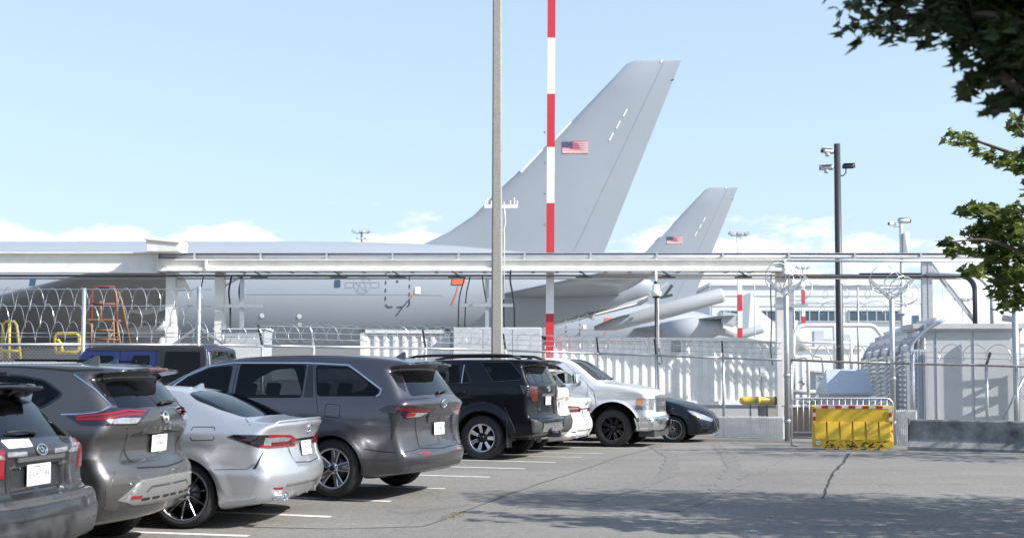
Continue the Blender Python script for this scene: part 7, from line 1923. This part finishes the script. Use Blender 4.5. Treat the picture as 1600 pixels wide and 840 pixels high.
def leaves(name, centres, size, m, parent, o, rng, droop=.6):
    """one foliage mesh: lobed leaves hung at the given points"""
    v, f = [], []
    for c in centres:
        s = size * rng.uniform(.65, 1.25); a = rng.uniform(0, 6.283)
        d = Vector((math.cos(a), math.sin(a), -rng.uniform(.2, 1.6) * droop)).normalized()
        sd = d.cross(Vector((0, 0, 1))); sd = sd.normalized() if sd.length > .05 else Vector((1, 0, 0))
        ro = Matrix.Rotation(rng.gauss(0, .7), 3, d); sd = ro @ sd; nr = d.cross(sd); cup = rng.uniform(.05, .45)
        b = len(v)
        for x, y in LOBE:
            p = Vector(c) + (sd * x + d * y) * s + nr * (abs(x) * cup - y * y * .18) * s; v.append(tuple(p - o))
        f += [(b, b + 1, b + 2, b + 3, b + 4, b + 5, b + 6), (b, b + 6, b + 7, b + 8, b + 9, b + 10, b + 11)]
    return mk(name, v, f, m, parent)
def limb(parent, o, pts, r0, r1, n=7):
    P = [Vector(p) for p in pts]; Q = []
    for i in range(len(P) - 1):
        for j in range(4): Q.append(P[i].lerp(P[i + 1], j / 4))
    Q.append(P[-1])
    for _ in range(2): Q = [Q[0]] + [(Q[i - 1] + Q[i] * 2 + Q[i + 1]) / 4 for i in range(1, len(Q) - 1)] + [Q[-1]]
    k = len(Q); return MB().tube([q - o for q in Q], [r0 + (r1 - r0) * i / (k - 1) for i in range(k)], n), Q
def blob(rng, c, rad, n, flat=.7):
    out = []
    for _ in range(n):
        while True:
            p = Vector((rng.uniform(-1, 1), rng.uniform(-1, 1), rng.uniform(-1, 1)))
            if p.length < 1: break
        out.append(Vector(c) + Vector((p.x * rad, p.y * rad, p.z * rad * flat)))
    return out
def along(rng, Q, n, spread):
    return [Q[min(len(Q) - 1, int(rng.random() ** .75 * len(Q)))] + Vector((rng.gauss(0, spread), rng.gauss(0, spread), rng.gauss(-.02, spread * .8))) for _ in range(n)]

# near maple: only its dark under-side hangs into the top right corner
rng = random.Random(21)
T = Vector((5.6, 4.6, G(5))); tr = empty('maple_tree', T, 0, 'near maple whose dark leaves hang into the top right corner', 'tree')
b_, _ = limb(tr, T, [T, T + Vector((-.05, .05, 1.6)), T + Vector((-.15, .1, 3.2)), T + Vector((-.2, .2, 5.2))], .17, .08, 10); b_.build('trunk', M_bark, tr)
pts = []
br = [[at(1700, 330, 5.4), at(1600, 150, 5.5), at(1540, 88, 5.6), at(1512, 40, 5.7), at(1500, -30, 5.8)], [at(1700, 120, 5.2), at(1580, 20, 5.5), at(1440, 22, 5.8), at(1345, 30, 6.0)], [at(1680, -60, 5.4), at(1500, -20, 5.7), at(1380, -10, 6.0), at(1320, -10, 6.1)]]
lm = MB(); LQ = []
for B_ in br:
    mb_, Q = limb(tr, T, [T + Vector((-.12, .1, 2.6))] + B_, .034, .006); lm.add(mb_.v, mb_.f, True); LQ += Q
    pts += along(rng, Q[len(Q) // 3:], 60, .09)
blobs = [(1335, 8, .045, 4), (1362, 38, .06, 7), (1385, 22, .07, 8), (1345, 58, .03, 3), (1405, 45, .06, 8), (1395, 5, .07, 10), (1440, 35, .08, 14), (1440, 62, .03, 3), (1468, 70, .025, 2), (1470, 20, .10, 22), (1505, 25, .12, 30), (1508, 62, .05, 5), (1500, 90, .04, 4), (1512, 125, .05, 6), (1508, 140, .03, 3), (1540, 40, .14, 50), (1575, 60, .14, 50), (1560, 100, .09, 18), (1590, 110, .10, 22), (1556, 122, .025, 2), (1565, 150, .05, 5), (1552, 168, .035, 3), (1598, 150, .05, 5), (1590, 20, .16, 60), (1625, 80, .2, 60), (1660, 0, .3, 90), (1550, -10, .15, 50), (1450, -25, .14, 40), (1370, -25, .10, 16)]
for px, py, rad, n in blobs:
    for q in range(2 if px > 1420 else 1): pts += blob(rng, at(px, py, rng.uniform(5.4, 6.1)), rad, int(n * (2.2 if px > 1480 else 1)), .8)
for px, py, rad, n in blobs:                     # fine twigs carry the outer leaf tufts inward
    c = at(px, py, 5.8); nb = [q for q in blobs if q[3] > n and q[0] > px - 12]
    if nb and n < 40:
        q = min(nb, key=lambda e: (e[0] - px)**2 + (e[1] - py)**2); d = at(q[0], q[1], 5.8); md = c.lerp(d, .5) + Vector((0, .03, .025))
        lm.tube([c - T, md - T, d - T], [.0025, .004, .006], 5)
lm.build('limbs', M_bark, tr)
NV = len(pts)
for _ in range(230): pts += blob(rng, T + Vector((rng.gauss(-.5, 1.1), rng.gauss(.3, .9), rng.uniform(3.2, 6.4))), .42, 62)
def outside(p, m=1640):
    """kept for the parts of a crown that lie beyond the photograph's frame"""
    if p.y < .4: return True
    return p.x / p.y * FPX + CXP > m or HOR - (p.z - EYE) / p.y * FPX < -25
for Q_ in LQ:
    if outside(Q_): pts += blob(rng, Q_, .30, 36, .9)
pts = [p for p in pts[:NV] if not (p.x / p.y * FPX + CXP < 1485 and HOR - (p.z - EYE) / p.y * FPX > 74)] + [p for p in pts[NV:] if outside(p, 1615)]
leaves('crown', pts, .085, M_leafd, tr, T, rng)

# second maple: sunlit branches reach in at the right edge, its crown shades the tarmac
rng = random.Random(8)
T = Vector((10.0, 10.4, G(10))); tr = empty('maple_tree', T, 0, 'sunlit maple with green branches reaching in from the right edge', 'tree')
b_, _ = limb(tr, T, [T, T + Vector((.05, .0, 1.5)), T + Vector((-.1, .1, 3.2)), T + Vector((-.15, .1, 5.0)), T + Vector((-.1, .2, 7.0))], .2, .05, 10); b_.build('trunk', M_bark, tr)
pts = []; lm = MB()
vis = [[(1680, 420), (1600, 395), (1540, 372), (1486, 378)], [(1680, 400), (1590, 360), (1540, 330), (1502, 328)], [(1680, 330), (1610, 250), (1560, 232), (1520, 218), (1488, 213)], [(1690, 300), (1610, 225), (1585, 190)], [(1690, 470), (1620, 440), (1560, 440), (1512, 424)], [(1690, 500), (1620, 475), (1570, 462)], [(1700, 440), (1620, 400), (1580, 380)]]
for i, B_ in enumerate(vis):
    dep = 10.6 + .25 * (i % 3); P = [T + Vector((-.1, .1, 2.4 + .2 * i))] + [at(a, b, dep) for a, b in B_]
    mb_, Q = limb(tr, T, P, .034, .006); lm.add(mb_.v, mb_.f, True)
    for Q_ in Q:
        if outside(Q_): pts += blob(rng, Q_, .32, 34, .8)
vb = [(1490, 212, .09, 14), (1505, 215, .09, 14), (1520, 222, .08, 12), (1535, 235, .06, 8), (1550, 240, .07, 9), (1562, 248, .09, 16), (1580, 250, .12, 28), (1597, 262, .10, 20), (1595, 240, .1, 18), (1588, 190, .10, 20), (1598, 205, .08, 14), (1505, 328, .08, 16), (1520, 326, .09, 18), (1532, 322, .07, 12), (1545, 330, .12, 34), (1565, 335, .13, 40), (1590, 330, .14, 44), (1480, 375, .07, 14), (1490, 388, .08, 16), (1508, 385, .07, 12), (1525, 360, .12, 34), (1548, 358, .14, 50), (1575, 360, .15, 60), (1598, 365, .15, 50), (1540, 385, .12, 34), (1560, 392, .13, 44), (1585, 398, .15, 60), (1510, 422, .08, 16), (1528, 420, .07, 12), (1550, 415, .12, 34), (1572, 425, .14, 50), (1595, 430, .15, 60), (1560, 450, .12, 34), (1580, 462, .12, 40), (1597, 470, .10, 26), (1570, 478, .07, 10)]
for px, py, rad, n in vb: pts += blob(rng, at(px, py, rng.uniform(10.5, 11.2)), rad, int(n * 1.6), .8)
for _ in range(330):
    a = rng.uniform(0, 6.283); rr = 3.3 * math.sqrt(rng.random()); z = rng.uniform(2.6, 7.6); k = 1 - abs((z - 4.6) / 4.2) ** 2
    c = T + Vector((1.1 * rr * math.cos(a) * max(.3, k), .48 * rr * math.sin(a) * max(.3, k), z))
    if c.x / c.y * FPX + CXP < 1660 and c.y > 2 and HOR - (c.z - EYE) / c.y * FPX > -60: continue
    q = c - SDIR * ((c.x - 4.8) / SDIR.x)
    if 9.9 < q.y < 11.9 and 1.9 < q.z < 4.4: continue
    pts += blob(rng, c, rng.uniform(.35, .6), 62, .6)
    if rng.random() < .35:
        mb_, Q = limb(tr, T, [T + Vector((-.1, .1, min(6, z * .75))), T.lerp(c, .5) + Vector((0, 0, z * .25)), c], .04, .008, 5); lm.add(mb_.v, mb_.f, True)
lm.build('limbs', M_bark, tr)
leaves('crown', pts, .088, M_leaf, tr, T, rng)

# third maple stands beyond the right edge and shades the concrete barrier
rng = random.Random(4)
T = Vector((14.6, 20.6, G(20))); tr = empty('maple_tree', T, 0, 'maple just beyond the right edge that shades the concrete barrier', 'tree')
b_, _ = limb(tr, T, [T, T + Vector((0, 0, 2)), T + Vector((.1, .1, 5.5)), T + Vector((0, .1, 8))], .2, .05, 10); b_.build('trunk', M_bark, tr)
pts = []
for _ in range(130):
    a = rng.uniform(0, 6.283); rr = 3.4 * math.sqrt(rng.random()); z = rng.uniform(2.4, 8.2); k = 1 - abs((z - 4.8) / 4.4) ** 2
    pts += blob(rng, T + Vector((rr * math.cos(a) * max(.3, k), rr * math.sin(a) * max(.3, k), z)), rng.uniform(.4, .7), 26, .6)
leaves('crown', pts, .14, M_leaf, tr, T, rng)

# unseen belt of trees added behind the viewpoint to darken reflections in paint and glass
rng = random.Random(17); cs = []
for k in range(26):
    c = Vector((-52 + 3.4 * k + rng.uniform(-1, 1), -17 + rng.uniform(-3, 2), rng.uniform(3.2, 5.2)))
    for _ in range(9): cs += blob(rng, c + Vector((rng.gauss(0, 1.6), rng.gauss(0, 1.2), rng.gauss(0, 1.8))), 1.7, 24, .8)
v, f = [], []
for c in cs:
    if c.z < .3: continue
    a = Vector((rng.gauss(0, 1), rng.gauss(0, 1), rng.gauss(0, 1))).normalized(); u = a.orthogonal().normalized(); w = a.cross(u); s = rng.uniform(.35, .7); b = len(v)
    v += [tuple(c + u * s), tuple(c + w * s * .7), tuple(c - u * s), tuple(c - w * s * .7)]; f.append((b, b + 1, b + 2, b + 3))
tag(mk('added_tree_belt', v, f, M_leafd), kind='stuff')
